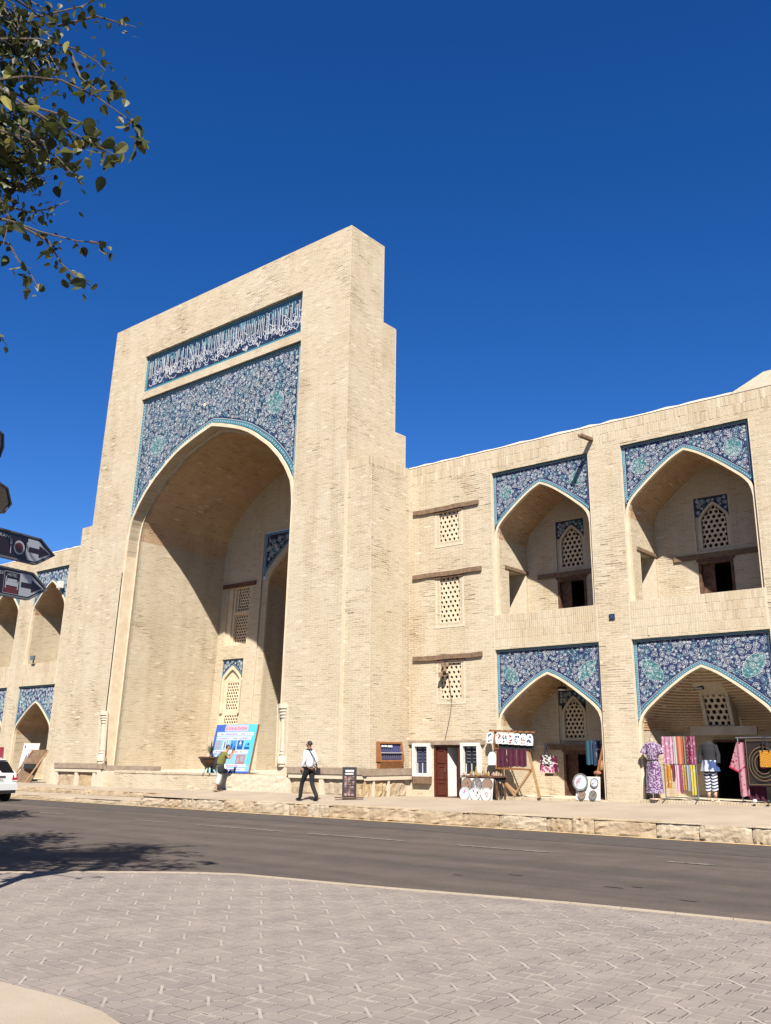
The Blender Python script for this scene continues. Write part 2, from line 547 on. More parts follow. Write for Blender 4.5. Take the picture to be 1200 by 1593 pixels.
def spandrel(x0, x1, zbot, ztop, cx, half, spring, rise, y, med, seed, bw=0.1, n=60, rmin=.07, rmax=.2, sw=.022, med_shape='round', ground=None, medc=None):
    """glazed tile panel round an arch: cobalt ground, turquoise borders, vine scrolls, medallions"""
    xs = np.unique(np.concatenate([cx + AXS * half, [x0, x1]])); xs = xs[(xs >= x0 - 1e-6) & (xs <= x1 + 1e-6)]
    zz = np.where(np.abs(xs - cx) < half - 1e-6, arch_z(xs, cx, half, spring, rise), zbot); zz = np.maximum(zz, zbot)
    p = MB(); p.strip([(x, y, z) for x, z in zip(xs, zz)], [(x, y, ztop) for x in xs])
    for x in (x0, x1): p.quad((x, y, zbot), (x, y + .05, zbot), (x, y + .05, ztop), (x, y, ztop))
    pan = p.build('tile_spandrel', ground or m_navy, bld, wp=True)
    ap = [(x, z) for x, z in arch_pts(cx, half, spring, rise) if z >= zbot]
    off = [(cx + (x - cx) * (1 + bw * .55 / half), z + bw * .62) for x, z in ap]
    frame = [(x0 + bw / 2, zbot), (x0 + bw / 2, ztop - bw / 2), (x1 - bw / 2, ztop - bw / 2), (x1 - bw / 2, zbot)]
    t = MB()
    border_rib(t, off, y - .003, bw * .9)
    t.quad((x0, y - .004, ztop), (x1, y - .004, ztop), (x1 - bw, y - .004, ztop - bw), (x0 + bw, y - .004, ztop - bw))
    t.quad((x0, y - .004, ztop), (x0 + bw, y - .004, ztop - bw), (x0 + bw, y - .004, zbot + .1), (x0, y - .004, zbot))
    t.quad((x1, y - .004, ztop), (x1 - bw, y - .004, ztop - bw), (x1 - bw, y - .004, zbot + .1), (x1, y - .004, zbot))
    t.build('tile_border', m_turq, pan, wp=True)
    wb = MB()
    dots(wb, off, y - .006, bw * .85, bw * .2)
    for a, b in zip(frame, frame[1:]): dots(wb, [a, b], y - .007, bw * .8, bw * .2)
    for s in (bw, ):
        border_rib(wb, [(x0 + s, zbot + .1), (x0 + s, ztop - s)], y - .006, bw * .13)
        border_rib(wb, [(x0 + s, ztop - s), (x1 - s, ztop - s)], y - .007, bw * .13)
        border_rib(wb, [(x1 - s, ztop - s), (x1 - s, zbot + .1)], y - .006, bw * .13)
    border_rib(wb, [(cx + (x - cx) * (1 + bw * 1.1 / half), z + bw * 1.2) for x, z in ap if z > zbot + .15], y - .006, bw * .13)
    bl = MB()
    def inside(x, z):
        return x0 + bw * 1.2 < x < x1 - bw * 1.2 and z < ztop - bw * 1.2 and z > zbot + .1 and (abs(x - cx) > half * 1.0 + bw * 1.1 or z > float(arch_z(x, cx, half * (1 + bw * 1.1 / half), spring, rise)) + bw * 1.5)
    scrolls(wb, bl, inside, x0, x1, zbot, ztop, y - .005, n, rmin, rmax, sw, seed)
    mc = medc or [(x0 + (x1 - x0) * .135, ztop - (ztop - zbot) * .40), (x1 - (x1 - x0) * .135, ztop - (ztop - zbot) * .40)]
    for i, (mx, mz) in enumerate(mc):
        md = MB(); K = 20; sg = -1 if mx < cx else 1
        def shape(q, r):
            if med_shape == 'round': return (mx + r * cos(q), mz + r * sin(q))
            a, b = r * 1.45 * cos(q), r * .85 * sin(q) * abs(sin(q)) ** .25     # almond, tilted
            ca, sa = cos(.8 * sg), sin(.8 * sg)
            return (mx + a * ca - b * sa, mz + a * sa + b * ca)
        md.quad(*[(x, y - .0035, z) for x, z in (shape(2 * pi * k / K, med) for k in range(K))])
        mo = md.build('medallion', m_green, pan, wp=True)
        mw = MB()
        for rr in (1.0,):
            border_rib(mw, [shape(2 * pi * k / K, med * rr) for k in range(K + 1)], y - .010, sw * .9)
        for k in range(4):
            border_rib(mw, [shape(k * pi / 2 + .3, med * .2), shape(k * pi / 2 + .9, med * .8)], y - .011, sw * .6)
        mw.build('medallion_scroll', m_whiteglaze, mo, wp=True)
    tag(bl.build('light_blue_scrollwork', m_blue, pan, wp=True), kind='stuff')
    tag(wb.build('white_scrollwork', m_whiteglaze, pan, wp=True), kind='stuff')
    return pan

def arch_band(cx, ho, so, ro, hi, si, ri, zbot, y, depth, xl=None, xr=None):
    """cream edge of the arch and its two jamb strips, then the reveal behind it"""
    b = MB()
    o = [(xl if xl is not None else cx - ho, zbot)] + arch_pts(cx, ho, so, ro) + [(xr if xr is not None else cx + ho, zbot)]
    i = [(cx - hi, zbot)] + arch_pts(cx, hi, si, ri) + [(cx + hi, zbot)]
    b.strip([(x, y, z) for x, z in o], [(x, y, z) for x, z in i])
    b.strip([(x, y, z) for x, z in i], [(x, y + depth, z) for x, z in i])
    b.strip([(x, y, z) for x, z in o], [(x, y + .12, z) for x, z in o])
    return b.build('arch_band', m_plaster, bld, wp=True)

def grille(x0, x1, z0, z1, y, parent=None, cols=5, arch=None, pitch=None, tilt=0.0, m=None, hole=.36, square=False):
    """pierced lattice with real holes, a dark room behind"""
    g = MB(); P = pitch or (x1 - x0) / (cols - .5)
    rowh = P * .866 if not square else P * 1.0
    r = P * hole; th = .05
    def inside(x, z):
        if not (x0 - P * .2 < x < x1 + P * .2 and z0 - rowh * .2 < z < z1 + rowh * .3): return False
        if arch: return z < arch_z(x, *arch) - P * .1 and abs(x - arch[0]) < arch[1]
        return True
    sh = lambda x, z, d: (x, y + d - tilt * (z - z0), z)
    j = 0; z = z0 + rowh * .4
    while z < z1 + rowh * .6:
        x = x0 + (P / 2 if j % 2 else 0) + (P * .25)
        x -= P
        while x < x1 + P:
            if inside(x, z):
                K = 6
                outer = [(x + P * .577 * cos(pi / 6 + k * pi / 3), z + P * .577 * sin(pi / 6 + k * pi / 3)) for k in range(K)]
                outer = [(min(max(a, x0 - .03), x1 + .03), min(max(b, z0 - .03), z1 + .03)) for a, b in outer]
                inn = [(x + r * cos(pi / 6 + k * pi / 3), z + r * sin(pi / 6 + k * pi / 3)) for k in range(K)]
                inn = [(min(max(a, x0 - .02), x1 + .02), min(max(b, z0 - .02), z1 + .02)) for a, b in inn]
                b0 = len(g.v)
                g.v += [sh(a, b, 0) for a, b in outer] + [sh(a, b, 0) for a, b in inn] + [sh(a, b, th) for a, b in inn]
                for k in range(K):
                    l = (k + 1) % K
                    g.f.append((b0 + k, b0 + l, b0 + K + l, b0 + K + k)); g.mi.append(0)
                    g.f.append((b0 + K + k, b0 + K + l, b0 + 2 * K + l, b0 + 2 * K + k)); g.mi.append(0)
            x += P
        z += rowh; j += 1
    w = g.build('lattice_window', m or m_grille, parent or bld, wp=True)
    return w

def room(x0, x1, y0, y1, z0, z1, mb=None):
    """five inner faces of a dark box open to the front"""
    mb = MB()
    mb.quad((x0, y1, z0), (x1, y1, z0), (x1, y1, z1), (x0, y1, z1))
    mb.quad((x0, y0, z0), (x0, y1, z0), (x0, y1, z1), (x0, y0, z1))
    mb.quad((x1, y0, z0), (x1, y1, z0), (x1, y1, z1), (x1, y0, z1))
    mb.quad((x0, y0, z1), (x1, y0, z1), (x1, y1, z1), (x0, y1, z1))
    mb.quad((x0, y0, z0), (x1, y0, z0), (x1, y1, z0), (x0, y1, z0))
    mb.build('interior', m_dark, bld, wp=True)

def frame_rect(mb, x0, x1, z0, z1, y, w, d, bottom=True):
    mb.box(x0, x0 + w, y, y + d, z0, z1); mb.box(x1 - w, x1, y, y + d, z0, z1)
    mb.box(x0 + w, x1 - w, y, y + d, z1 - w, z1)
    if bottom: mb.box(x0 + w, x1 - w, y, y + d, z0, z0 + w)

def back_features(cx, yb, z_d0, z_d1, dx0, dx1, z_l, lx0, lx1, rx0, rx1, rz0, rz1, wx0, wx1, wz0, wsp, wapex, tz, seed):
    """back wall of a niche: doorway, timber lintel, framed recess with tile spandrel and arched lattice"""
    d = MB(); frame_rect(d, dx0, dx1, z_d0, z_d1, yb - .03, .075, .16, bottom=False)
    fr = d.build('door_frame', m_wood_dark, bld, wp=True)
    MB().box(dx0 + .075, dx0 + .42, yb + .12, yb + .16, z_d0, z_d1 - .075).build('door_leaf', m_wood_dark, fr, wp=True)
    MB().box(lx0, lx1, yb - .06, yb + .05, z_l, z_l + .16).build('timber_lintel', m_wood, bld, wp=True)
    MB().box(dx0 - .05, dx1 + .05, yb - .045, yb + .05, z_d1 + .002, z_l - .002).build('timber_lintel', m_wood_dark, bld, wp=True)
    # the recess
    y = yb + .07
    c = (wx0 + wx1) / 2; half = (wx1 - wx0) / 2
    ho = half + .09
    q = MB(); wall_xz(q, y, rx0, rx1, rz0, tz, [(wx0 - .09, wx1 + .09, wz0 - .1, 99)])
    for x in (rx0, rx1): q.quad((x, yb, rz0), (x, y, rz0), (x, y, rz1), (x, yb, rz1))
    q.quad((rx0, yb, rz1), (rx1, yb, rz1), (rx1, y, rz1), (rx0, y, rz1))
    q.quad((rx0, yb, rz0), (rx1, yb, rz0), (rx1, y, rz0), (rx0, y, rz0))
    q.quad((wx0 - .09, y, rz0), (wx1 + .09, y, rz0), (wx1 + .09, y, wz0), (wx0 - .09, y, wz0))
    q.build('window_recess', m_mortar, bld, wp=True)
    field(pfr((0, y, 0), (1, 0, 0), (0, 0, 1), (0, -1, 0)), rx0 + .02, rx1 - .02, rz0, tz, lambda u, v: (np.abs(u - c) > ho) | (v < wz0 - .02))
    b = MB()
    o = [(c - ho, wz0)] + arch_pts(c, ho, wsp, wapex - wsp + .1) + [(c + ho, wz0)]
    i = [(c - half, wz0)] + arch_pts(c, half, wsp, wapex - wsp) + [(c + half, wz0)]
    b.strip([(x, y - .02, z) for x, z in o], [(x, y - .02, z) for x, z in i])
    b.strip([(x, y - .02, z) for x, z in i], [(x, y + .1, z) for x, z in i])
    b.strip([(x, y - .02, z) for x, z in o], [(x, y + .02, z) for x, z in o])
    b.build('window_arch', m_mortar, bld, wp=True)
    xs = np.linspace(rx0, rx1, 15); zz = np.where(np.abs(xs - c) < ho, np.maximum(arch_z(xs, c, ho, wsp, wapex - wsp + .1), tz), tz)
    p = MB(); p.strip([(x, y - .005, z) for x, z in zip(xs, zz)], [(x, y - .005, rz1) for x in xs])
    pan = p.build('tile_spandrel', m_navy2, bld, wp=True)
    ww, bb = MB(), MB()
    def inside(x, z): return rx0 + .03 < x < rx1 - .03 and z < rz1 - .03 and z > tz + .02 and (abs(x - c) > ho or z > float(arch_z(x, c, ho, wsp, wapex - wsp + .1)) + .02)
    scrolls(ww, bb, inside, rx0, rx1, tz, rz1, y - .009, 16, .04, .09, .014, seed)
    for mb_, nm, mm in ((ww, 'white_scrollwork', m_whiteglaze), (bb, 'light_blue_scrollwork', m_blue)):
        if mb_.v: tag(mb_.build(nm, mm, pan, wp=True), kind='stuff')
    grille(wx0, wx1, wz0, wapex, y + .03, cols=5, arch=(c, half, wsp, wapex - wsp))
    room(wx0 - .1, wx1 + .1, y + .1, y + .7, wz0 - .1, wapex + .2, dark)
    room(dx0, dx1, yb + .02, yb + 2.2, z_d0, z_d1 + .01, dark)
    return [(dx0, dx1, z_d0, z_d1), (rx0, rx1, rz0, rz1)]

def niche(cx, half, spring, rise, zf, yf, yb, feats, side=None, dome=False):
    xl, xr = cx - half, cx + half
    q = MB()
    holes = feats
    wall_xz(wall, yb, xl, xr, zf, spring + rise + .1, holes)
    ar = in_arch(cx, half, spring, rise, zf)
    field(pfr((0, yb, 0), (1, 0, 0), (0, 0, 1), (0, -1, 0)), xl + .01, xr - .01, zf, spring + rise, lambda u, v: ar(u, v) & ~np.any([(u > h[0] - .01) & (u < h[1] + .01) & (h[2] - .01 < v < h[3] + .01) for h in holes], axis=0) if holes else ar(u, v))
    # side walls
    for x, nx in ((xl, 1), (xr, -1)):
        hs = [side] if (side and nx == 1) else []
        for a, b, c, d in rect_minus(yf, yb, zf, spring, [(h[0], h[1], zf - 1, h[2]) for h in hs]):
            wall.quad((x, a, c), (x, b, c), (x, b, d), (x, a, d))
        field(pfr((x, 0, 0), (0, 1, 0), (0, 0, 1), (nx, 0, 0)), yf, yb, zf, spring, (lambda u, v: ~((u > side[0] - .01) & (u < side[1] + .01) & (v < side[2]))) if hs else None)
        if hs:      # passage through the side wall under a timber lintel
            y0, y1, zt = side
            wall.quad((x, y1, zf), (x - .9, y1, zf), (x - .9, y1, zt), (x, y1, zt))
            wall.quad((x, y0, zf), (x - .9, y0, zf), (x - .9, y0, zt), (x, y0, zt))
            wall.quad((x, y0, zt), (x, y1, zt), (x - .9, y1, zt), (x - .9, y0, zt))
            MB().quad((x - .9, y0, zf), (x - .9, y1, zf), (x - .9, y1, zt), (x - .9, y0, zt)).build('interior', m_dark, bld, wp=True)
            MB().box(x - .1, x + .035, y0 - .25, y1 + .18, zt, zt + .1).build('timber_lintel', m_wood, bld, wp=True)
    # vault
    P = arch_pts(cx, half, spring, rise)
    if not dome:
        wall.strip([(x, yf, z) for x, z in P], [(x, yb, z) for x, z in P])
        px = np.array([p[0] for p in P]); pz = np.array([p[1] for p in P])
        s = np.concatenate([[0], np.cumsum(np.hypot(np.diff(px), np.diff(pz)))])
        def fr(u, v, d):
            v = np.ravel(v)
            X, Z = np.interp(v, s, px), np.interp(v, s, pz)
            X2, Z2 = np.interp(v + .01, s, px), np.interp(v + .01, s, pz)
            X1, Z1 = np.interp(v - .01, s, px), np.interp(v - .01, s, pz)
            tx, tz = X2 - X1, Z2 - Z1; l = np.hypot(tx, tz) + 1e-9
            nx, nz = tz / l, -tx / l
            return np.stack([X + nx * d, np.ravel(u), Z + nz * d], 1)
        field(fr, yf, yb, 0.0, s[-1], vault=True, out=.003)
    else:           # half dome of corbelled courses
        D = yb - yf
        def sup(th, t):
            wdt = half * float(np.interp(t, AH[::-1], AU[::-1])); dep = D * max(0.0, 1 - t ** 1.5)
            e = 2.2 + 5 * (1 - t) ** 2
            c, s_ = cos(th), sin(th)
            r = (abs(c) ** e + abs(s_) ** e) ** (-1 / e)
            return cx - wdt * c * r, yf + dep * s_ * r
        T = np.concatenate([np.linspace(0, .9, 15), [.95, .98, 1.0]]); TH = np.linspace(0, pi, 33)
        for t0, t1 in zip(T, T[1:]):
            wall.strip([(*sup(a, t0), spring + rise * t0) for a in TH], [(*sup(a, t1), spring + rise * t1) for a in TH])
        nc = int(rise / .068)
        for j in range(nc - 1):
            t = (j + .5) / nc
            tt = np.linspace(0, pi, 60); pp = np.array([sup(a, t) for a in tt])
            s = np.concatenate([[0], np.cumsum(np.hypot(*np.diff(pp, axis=0).T))])
            z0 = spring + rise * j / nc
            def fr(u, v, d, s=s, pp=pp, t=t):
                u = np.ravel(u)
                X, Y = np.interp(u, s, pp[:, 0]), np.interp(u, s, pp[:, 1])
                dx, dy = cx - X, yf - .2 - Y; l = np.hypot(dx, dy) + 1e-9
                return np.stack([X + dx / l * (d + .01), Y + dy / l * (d + .01), np.ravel(v)], 1)
            wm = dome
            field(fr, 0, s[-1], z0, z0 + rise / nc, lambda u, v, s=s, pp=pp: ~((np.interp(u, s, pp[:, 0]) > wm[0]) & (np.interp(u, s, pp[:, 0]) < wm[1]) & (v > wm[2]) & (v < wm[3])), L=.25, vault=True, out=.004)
    wall.quad((xl, yf - .15, zf), (xr, yf - .15, zf), (xr, yb, zf), (xl, yb, zf))

FF = pfr((0, YW, 0), (1, 0, 0), (0, 0, 1), (0, -1, 0))
def wing(x0, x1, bays, winwall, zg, seed, single=False):
    """one arcaded wing; bays: (centre, panel half width upper, lower)"""
    holes = []
    for b in bays:
        holes += [(b[0] - b[1], b[0] + b[1], 5.94, 10.66), (b[0] - b[2], b[0] + b[2], zg(b[0]) + .06, 4.88)]
    win = []
    if winwall is not None:
        a = winwall
        win = [(a - .40, a + .40, 8.60, 9.66), (a - .40, a + .40, 5.88, 7.42), (a - .40, a + .40, 3.42, 4.62)]
        holes += win
        holes += [(a + .0 - .70, a + .33, .30, 1.99)]
    wall_xz(wall, YW, x0, x1, 0.2, ROOF, holes)
    wall.quad((x0, YW, ROOF), (x1, YW, ROOF), (x1, YW + .9, ROOF), (x0, YW + .9, ROOF))
    wall.quad((x0, YW + 4.5, ROOF - .5), (x1, YW + 4.5, ROOF - .5), (x1, YW + .9, ROOF - .5), (x0, YW + .9, ROOF - .5))
    wall.quad((x0, YW + .9, ROOF), (x1, YW + .9, ROOF), (x1, YW + .9, ROOF - .5), (x0, YW + .9, ROOF - .5))
    wall.quad((x0, YW + 4.5, 0), (x1, YW + 4.5, 0), (x1, YW + 4.5, ROOF - .5), (x0, YW + 4.5, ROOF - .5))
    for x in (x0, x1):
        wall.quad((x, YW, 0), (x, YW + 4.5, 0), (x, YW + 4.5, ROOF - .5), (x, YW, ROOF - .5))
    def solid(u, v):
        m = np.ones(len(u), bool)
        for h in holes:
            if h[2] < v < h[3]: m &= ~((u > h[0]) & (u < h[1]))
        return m
    sold = [(b[0] - b[2], b[0] + b[2]) for b in bays]
    def no_sold(u, v):
        m = solid(u, v)
        if 4.93 < v < 5.94:
            for a, b in sold: m &= ~((u > a) & (u < b))
        return m
    field(FF, x0, x1, .3, ROOF - .62, no_sold, single=single)
    for k in range(2):
        field(FF, x0, x1, ROOF - .62 + k * .29, ROOF - .62 + (k + 1) * .29 - .005, solid, H=.29, L=.068, run=False, single=single, out=.004, rough=.006, miss=.03)
    for a, b in sold:
        for k in range(4):
            field(FF, a + .02, b - .02, 4.93 + k * .2525, 4.93 + (k + 1) * .2525, None, H=.25, L=.068, run=False, single=single, out=.003)
    # uneven crest of the parapet
    c = MB(); x = x0
    zs = None
    n = int((x1 - x0) / .35)
    crest = [ROOF + .02 + .05 * random.random() for _ in range(n + 1)]
    xs = np.linspace(x0, x1, n + 1)
    c.strip([(a, YW - .015, ROOF - .02) for a in xs], [(a, YW + .02, z) for a, z in zip(xs, crest)])
    c.strip([(a, YW + .02, z) for a, z in zip(xs, crest)], [(a, YW + .9, z - .02) for a, z in zip(xs, crest)])
    c.build('parapet_coping', m_mortar, bld, wp=True)
    for i, b in enumerate(bays):
        cx, hu, hl, kind = b[0], b[1], b[2], b[3]
        for up in (True, False):
            h = hu if up else hl
            ztop, zb, zf = (10.66, 8.86, 5.94) if up else (4.88, 2.88 if hl < 1.8 else 2.62, zg(cx) + .06)
            ap = (10.05 if h < 1.8 else 10.20) if up else (4.10 if h < 1.8 else 4.06)
            sp = (8.45 if up else (2.56 if h < 1.8 else 2.36))
            hi = h - .09; ri = ap - sp - .07
            x0p, x1p = cx - h, cx + h
            # reveal of the recess that holds the tiles
            r = MB()
            r.quad((x0p, YW, ztop), (x1p, YW, ztop), (x1p, YW + .12, ztop), (x0p, YW + .12, ztop))
            r.quad((x0p, YW, zf), (x0p, YW + .12, zf), (x0p, YW + .12, ztop), (x0p, YW, ztop))
            r.quad((x1p, YW, zf), (x1p, YW + .12, zf), (x1p, YW + .12, ztop), (x1p, YW, ztop))
            r.build('panel_reveal', m_mortar, bld, wp=True)
            spandrel(x0p + .002, x1p - .002, zb, ztop - .002, cx, h - .005, sp, ap - sp, YW + .11, (.22 if up else .24) * (1.15 if h > 1.8 else 1),
                     seed + i * 10 + up, bw=.085, n=420 if kind != 'far' else 120, rmin=.03 if kind != 'far' else .05, rmax=.095, sw=.0105 if kind != 'far' else .02,
                     med_shape='round' if up else 'almond')
            arch_band(cx, h - .003, sp, ap - sp, hi, sp, ri, zf, YW + .07, .15)
            # floor of niche, and back features
            if up:
                nf = 5.25; yb = 26.55
                wc = cx
                if kind == 'far':
                    fe = back_features(cx, yb, nf, 6.95, cx + .55, cx + 1.55, 7.1, cx - .4, cx + 1.6, wc - .55, wc + .5, 7.5, 9.16, wc - .36, wc + .38, 7.64, 8.45, 8.92, 8.6, seed + i * 7)
                else:
                    fe = back_features(cx, yb, nf, 7.22, cx - .52, cx + .5, 7.30, cx - 1.24, cx + (.78 if h < 1.8 else 1.28), wc - .53, wc + .5, 7.53, 9.18, wc - .36, wc + .39, 7.64, 8.45, 8.92, 8.6, seed + i * 7)
                niche(cx, hi, sp, ri, nf, YW + .2, yb, fe, side=(25.35, 26.4, 7.52) if kind != 'far' else None)
                # parapet of the balcony
                wall.quad((x0p, YW, 5.94), (x1p, YW, 5.94), (x1p, YW + .3, 5.94), (x0p, YW + .3, 5.94))
                wall.quad((x0p, YW + .3, 5.94), (x1p, YW + .3, 5.94), (x1p, YW + .3, nf), (x0p, YW + .3, nf))
            else:
                nf = zf
                if kind == 'dome':
                    yb = 27.0
                    fe = []
                    dx0, dx1 = -9.86, -8.95
                    d = MB(); frame_rect(d, dx0, dx1, nf, 2.12, yb - .05, .06, .15, bottom=False); d.build('door_frame', m_wood_dark, bld, wp=True)
                    room(dx0, dx1, yb + .02, yb + 2, nf, 2.13, dark)
                    fe = [(dx0, dx1, nf, 2.12)]
                    niche(cx, hi, sp, ri, nf, YW + .2, yb, fe, dome=(-9.70, -8.98, 2.40, 3.62))
                    MB().box(-10.2, -8.35, 26.2, 26.30, 2.24, 2.48).build('plaster_lintel', m_plaster, bld, wp=True)
                    fw = MB()
                    for xx in (-9.72, -9.0):
                        fw.hexa([(xx - .05, 26.24, 2.46), (xx + .05, 26.24, 2.46), (xx + .05, 26.7, 2.46), (xx - .05, 26.7, 2.46), (xx - .05, 25.80, 3.62), (xx + .05, 25.80, 3.62), (xx + .05, 26.3, 3.62), (xx - .05, 26.3, 3.62)])
                    fw.hexa([(-9.67, 25.86, 3.50), (-9.05, 25.86, 3.50), (-9.05, 26.3, 3.50), (-9.67, 26.3, 3.50), (-9.67, 25.80, 3.62), (-9.05, 25.80, 3.62), (-9.05, 26.3, 3.62), (-9.67, 26.3, 3.62)])
                    fw.build('window_frame', m_mortar, bld, wp=True)
                    grille(-9.67, -9.05, 2.5, 3.5, 26.27, cols=4, tilt=.38)
                    MB().quad((-9.72, 26.40, 2.45), (-9.0, 26.40, 2.45), (-9.0, 25.98, 3.58), (-9.72, 25.98, 3.58)).build('interior', m_dark, bld, wp=True)
                else:
                    yb = 26.5
                    if kind == 'far':
                        fe = back_features(cx, yb, nf, 1.75, cx - .5, cx + .5, 1.85, cx - 1.2, cx + .8, cx - .5, cx + .5, 2.0, 3.64, cx - .34, cx + .36, 2.15, 2.85, 3.3, 3.2, seed + i * 7)
                    else:
                        fe = back_features(cx, yb, nf, 1.78, cx - .55, cx + .75, 1.84, cx - 1.15, cx + 1.2, cx - .68, cx + .30, 2.02, 3.66, cx - .50, cx + .16, 2.20, 2.9, 3.40, 3.2, seed + i * 7)
                    niche(cx, hi, sp, ri, nf, YW + .2, yb, fe)
                # soldier course of bricks along the threshold
                if kind != 'far':
                    st = MB(); st.box(x0p + .03, x1p - .03, YW - .16, YW + .2, zf - .14, zf); so = st.build('threshold_step', m_mortar, bld)
                    nb = int((x1p - x0p - .1) / .075)
                    me = None
                    for k in range(nb):
                        bx = x0p + .06 + (k + .5) * (x1p - x0p - .12) / nb
                        if me is None:
                            t = MB(); t.box(-.031, .031, -.19, .1, 0, .135); ob = t.build('brick', m_brick1, None, origin=(0, 0, 0)); me = ob.data
                            bpy.data.objects.remove(ob)
                        o = link_mesh('brick', me, so, (bx, YW + random.uniform(-.006, .006), zf - .125 + random.uniform(-.004, .004)))
    # windows of the plain wall
    if winwall is not None:
        a = winwall
        for (wx0, wx1, z0, z1), lz, lx in zip(win, (9.68, 7.43, 4.68), ((-1.47, 1.22), (-1.5, 1.28), (-1.5, 1.24))):
            f = MB(); frame_rect(f, wx0 - .17, wx1 + .17, z0 - .18, z1 + .001, YW - .012, .07, .03); fo = f.build('window_frame', m_mortar, bld, wp=True)
            r = MB()
            for x in (wx0, wx1): r.quad((x, YW, z0), (x, YW + .2, z0), (x, YW + .2, z1), (x, YW, z1))
            r.quad((wx0, YW, z0), (wx1, YW, z0), (wx1, YW + .2, z0), (wx0, YW + .2, z0)); r.quad((wx0, YW, z1), (wx1, YW, z1), (wx1, YW + .2, z1), (wx0, YW + .2, z1))
            r.build('window_reveal', m_plaster, bld, wp=True)
            grille(wx0, wx1, z0, z1, YW + .045, cols=5, hole=.31, m=m_plaster)
            room(wx0 - .05, wx1 + .05, YW + .2, YW + .8, z0 - .05, z1 + .05, dark)
            l = MB(); jit = lambda: random.uniform(-.015, .015)
            P = []
            for x in np.linspace(a + lx[0], a + lx[1], 7): P.append((x, jit()))
            for (xa, ja), (xb, jb) in zip(P, P[1:]):
                l.hexa([(xa, YW - .075, lz + ja), (xb, YW - .075, lz + jb), (xb, YW + .05, lz + jb), (xa, YW + .05, lz + ja), (xa, YW - .075, lz + .15 + ja), (xb, YW - .075, lz + .15 + jb), (xb, YW + .05, lz + .15 + jb), (xa, YW + .05, lz + .15 + ja)])
            l.build('timber_lintel', m_wood, bld, wp=True)
            MB().box(wx0 - .17, wx1 + .17, YW - .045, YW + .06, lz - .075, lz - .003).build('timber_lintel', m_wood_dark, bld, wp=True)

zg_r = lambda x: float(np.interp(x, [-19, -15.5, -10.5, -7], [.375, .385, .46, .50]))
wing(-19.0, -1.5, [(-13.85, 1.73, 1.77, 'near'), (-9.17, 1.88, 1.90, 'dome'), (-4.45, 1.73, 1.77, 'near')], -17.32, zg_r, 100, single=True)
wing(-52.0, -36.0, [(-41.6, 1.5, 1.6, 'far'), (-45.85, 1.55, 1.6, 'far'), (-50.1, 1.55, 1.6, 'far')], None, lambda x: .36, 300)

# rainwater spout
sp = MB(); sp.bar((-11.95, YW + .1, 11.0), (-11.95, YW - .78, 10.92), .13, .035); sp.bar((-12.0, YW + .1, 11.03), (-12.0, YW - .78, 10.95), .025, .09); sp.bar((-11.9, YW + .1, 11.03), (-11.9, YW - .78, 10.95), .025, .09)
sp.build('rain_spout', m_wood, bld)
tl = MB(); tl.box(-11.70, -11.53, YW - .03, YW + .02, 5.46, 5.63); to = tl.build('wall_tile', m_navy, bld)
tw = MB(); tw.bar((-11.68, YW - .035, 5.48), (-11.55, YW - .035, 5.61), .018, .006); tw.bar((-11.55, YW - .0352, 5.48), (-11.68, YW - .0352, 5.61), .018, .006); tw.build('tile_star', m_turq, to)

# raised step of the parapet at the near end
mb = MB(); mb.prism([(-7.75, ROOF - .03), (-6.75, ROOF + .40), (-5.6, ROOF + .42), (-4.6, ROOF - .03)], lambda u, v, d: (u, YW - .012 + d, v), 0, 1.2); mb.build('raised_parapet', m_mortar, bld)

# ------------------------------------------------------------------ portal
PX0, PX1, PTOP = -35.03, -20.05, 20.47
PC, PH = -27.47, 4.93
SPX0, SPX1 = PC - PH, PC + PH
ISX0, ISX1, ISZ0, ISZ1 = -32.5, -22.58, 16.93, 18.63
SPZ0, SPZ1 = 10.7, 16.62
FLZ = 1.0
hole_p = [(SPX0, SPX1, FLZ, SPZ1), (ISX0, ISX1, ISZ0, ISZ1)]
wall_xz(wall, YP, PX0, PX1, 0.2, PTOP, hole_p)
prof = [(25.72, 0.2, 13.2), (25.08, 13.2, 17.3), (24.31, 17.3, PTOP)]
for x in (PX0, PX1):
    for yb, z0, z1 in prof:
        wall.quad((x, YP, z0), (x, yb, z0), (x, yb, z1), (x, YP, z1))
for yb, z0, z1 in prof:
    for xa, xb, za in ((PX0, PC - PH + .05, max(z0, 11)), (PC + PH - .05, PX1, max(z0, 11)), (PC - PH + .05, PC + PH - .05, max(z0, 14.55))):
        if z1 > za: wall.quad((xa, yb, za), (xb, yb, za), (xb, yb, z1), (xa, yb, z1))
wall.quad((PX0, YP, PTOP), (PX1, YP, PTOP), (PX1, 24.31, PTOP), (PX0, 24.31, PTOP))
wall.quad((PX0, 24.31, 17.3), (PX1, 24.31, 17.3), (PX1, 25.08, 17.3), (PX0, 25.08, 17.3))
for xa, xb in ((PX0, PC - PH + .05), (PC + PH - .05, PX1)): wall.quad((xa, 25.08, 13.2), (xb, 25.08, 13.2), (xb, 25.72, 13.2), (xa, 25.72, 13.2))
# buttresses
for xa, xb in ((PX1, -19.0), (-36.0, PX0)):
    wall.quad((xa, YBUT, .2), (xb, YBUT, .2), (xb, YBUT, ROOF), (xa, YBUT, ROOF))
    xo = xb if xa == PX1 else xa
    wall.quad((xo, YBUT, .2), (xo, 25.7, .2), (xo, 25.7, ROOF), (xo, YBUT, ROOF))
    wall.quad((xa, YBUT, ROOF), (xb, YBUT, ROOF), (xb, 25.7, ROOF), (xa, 25.7, ROOF))

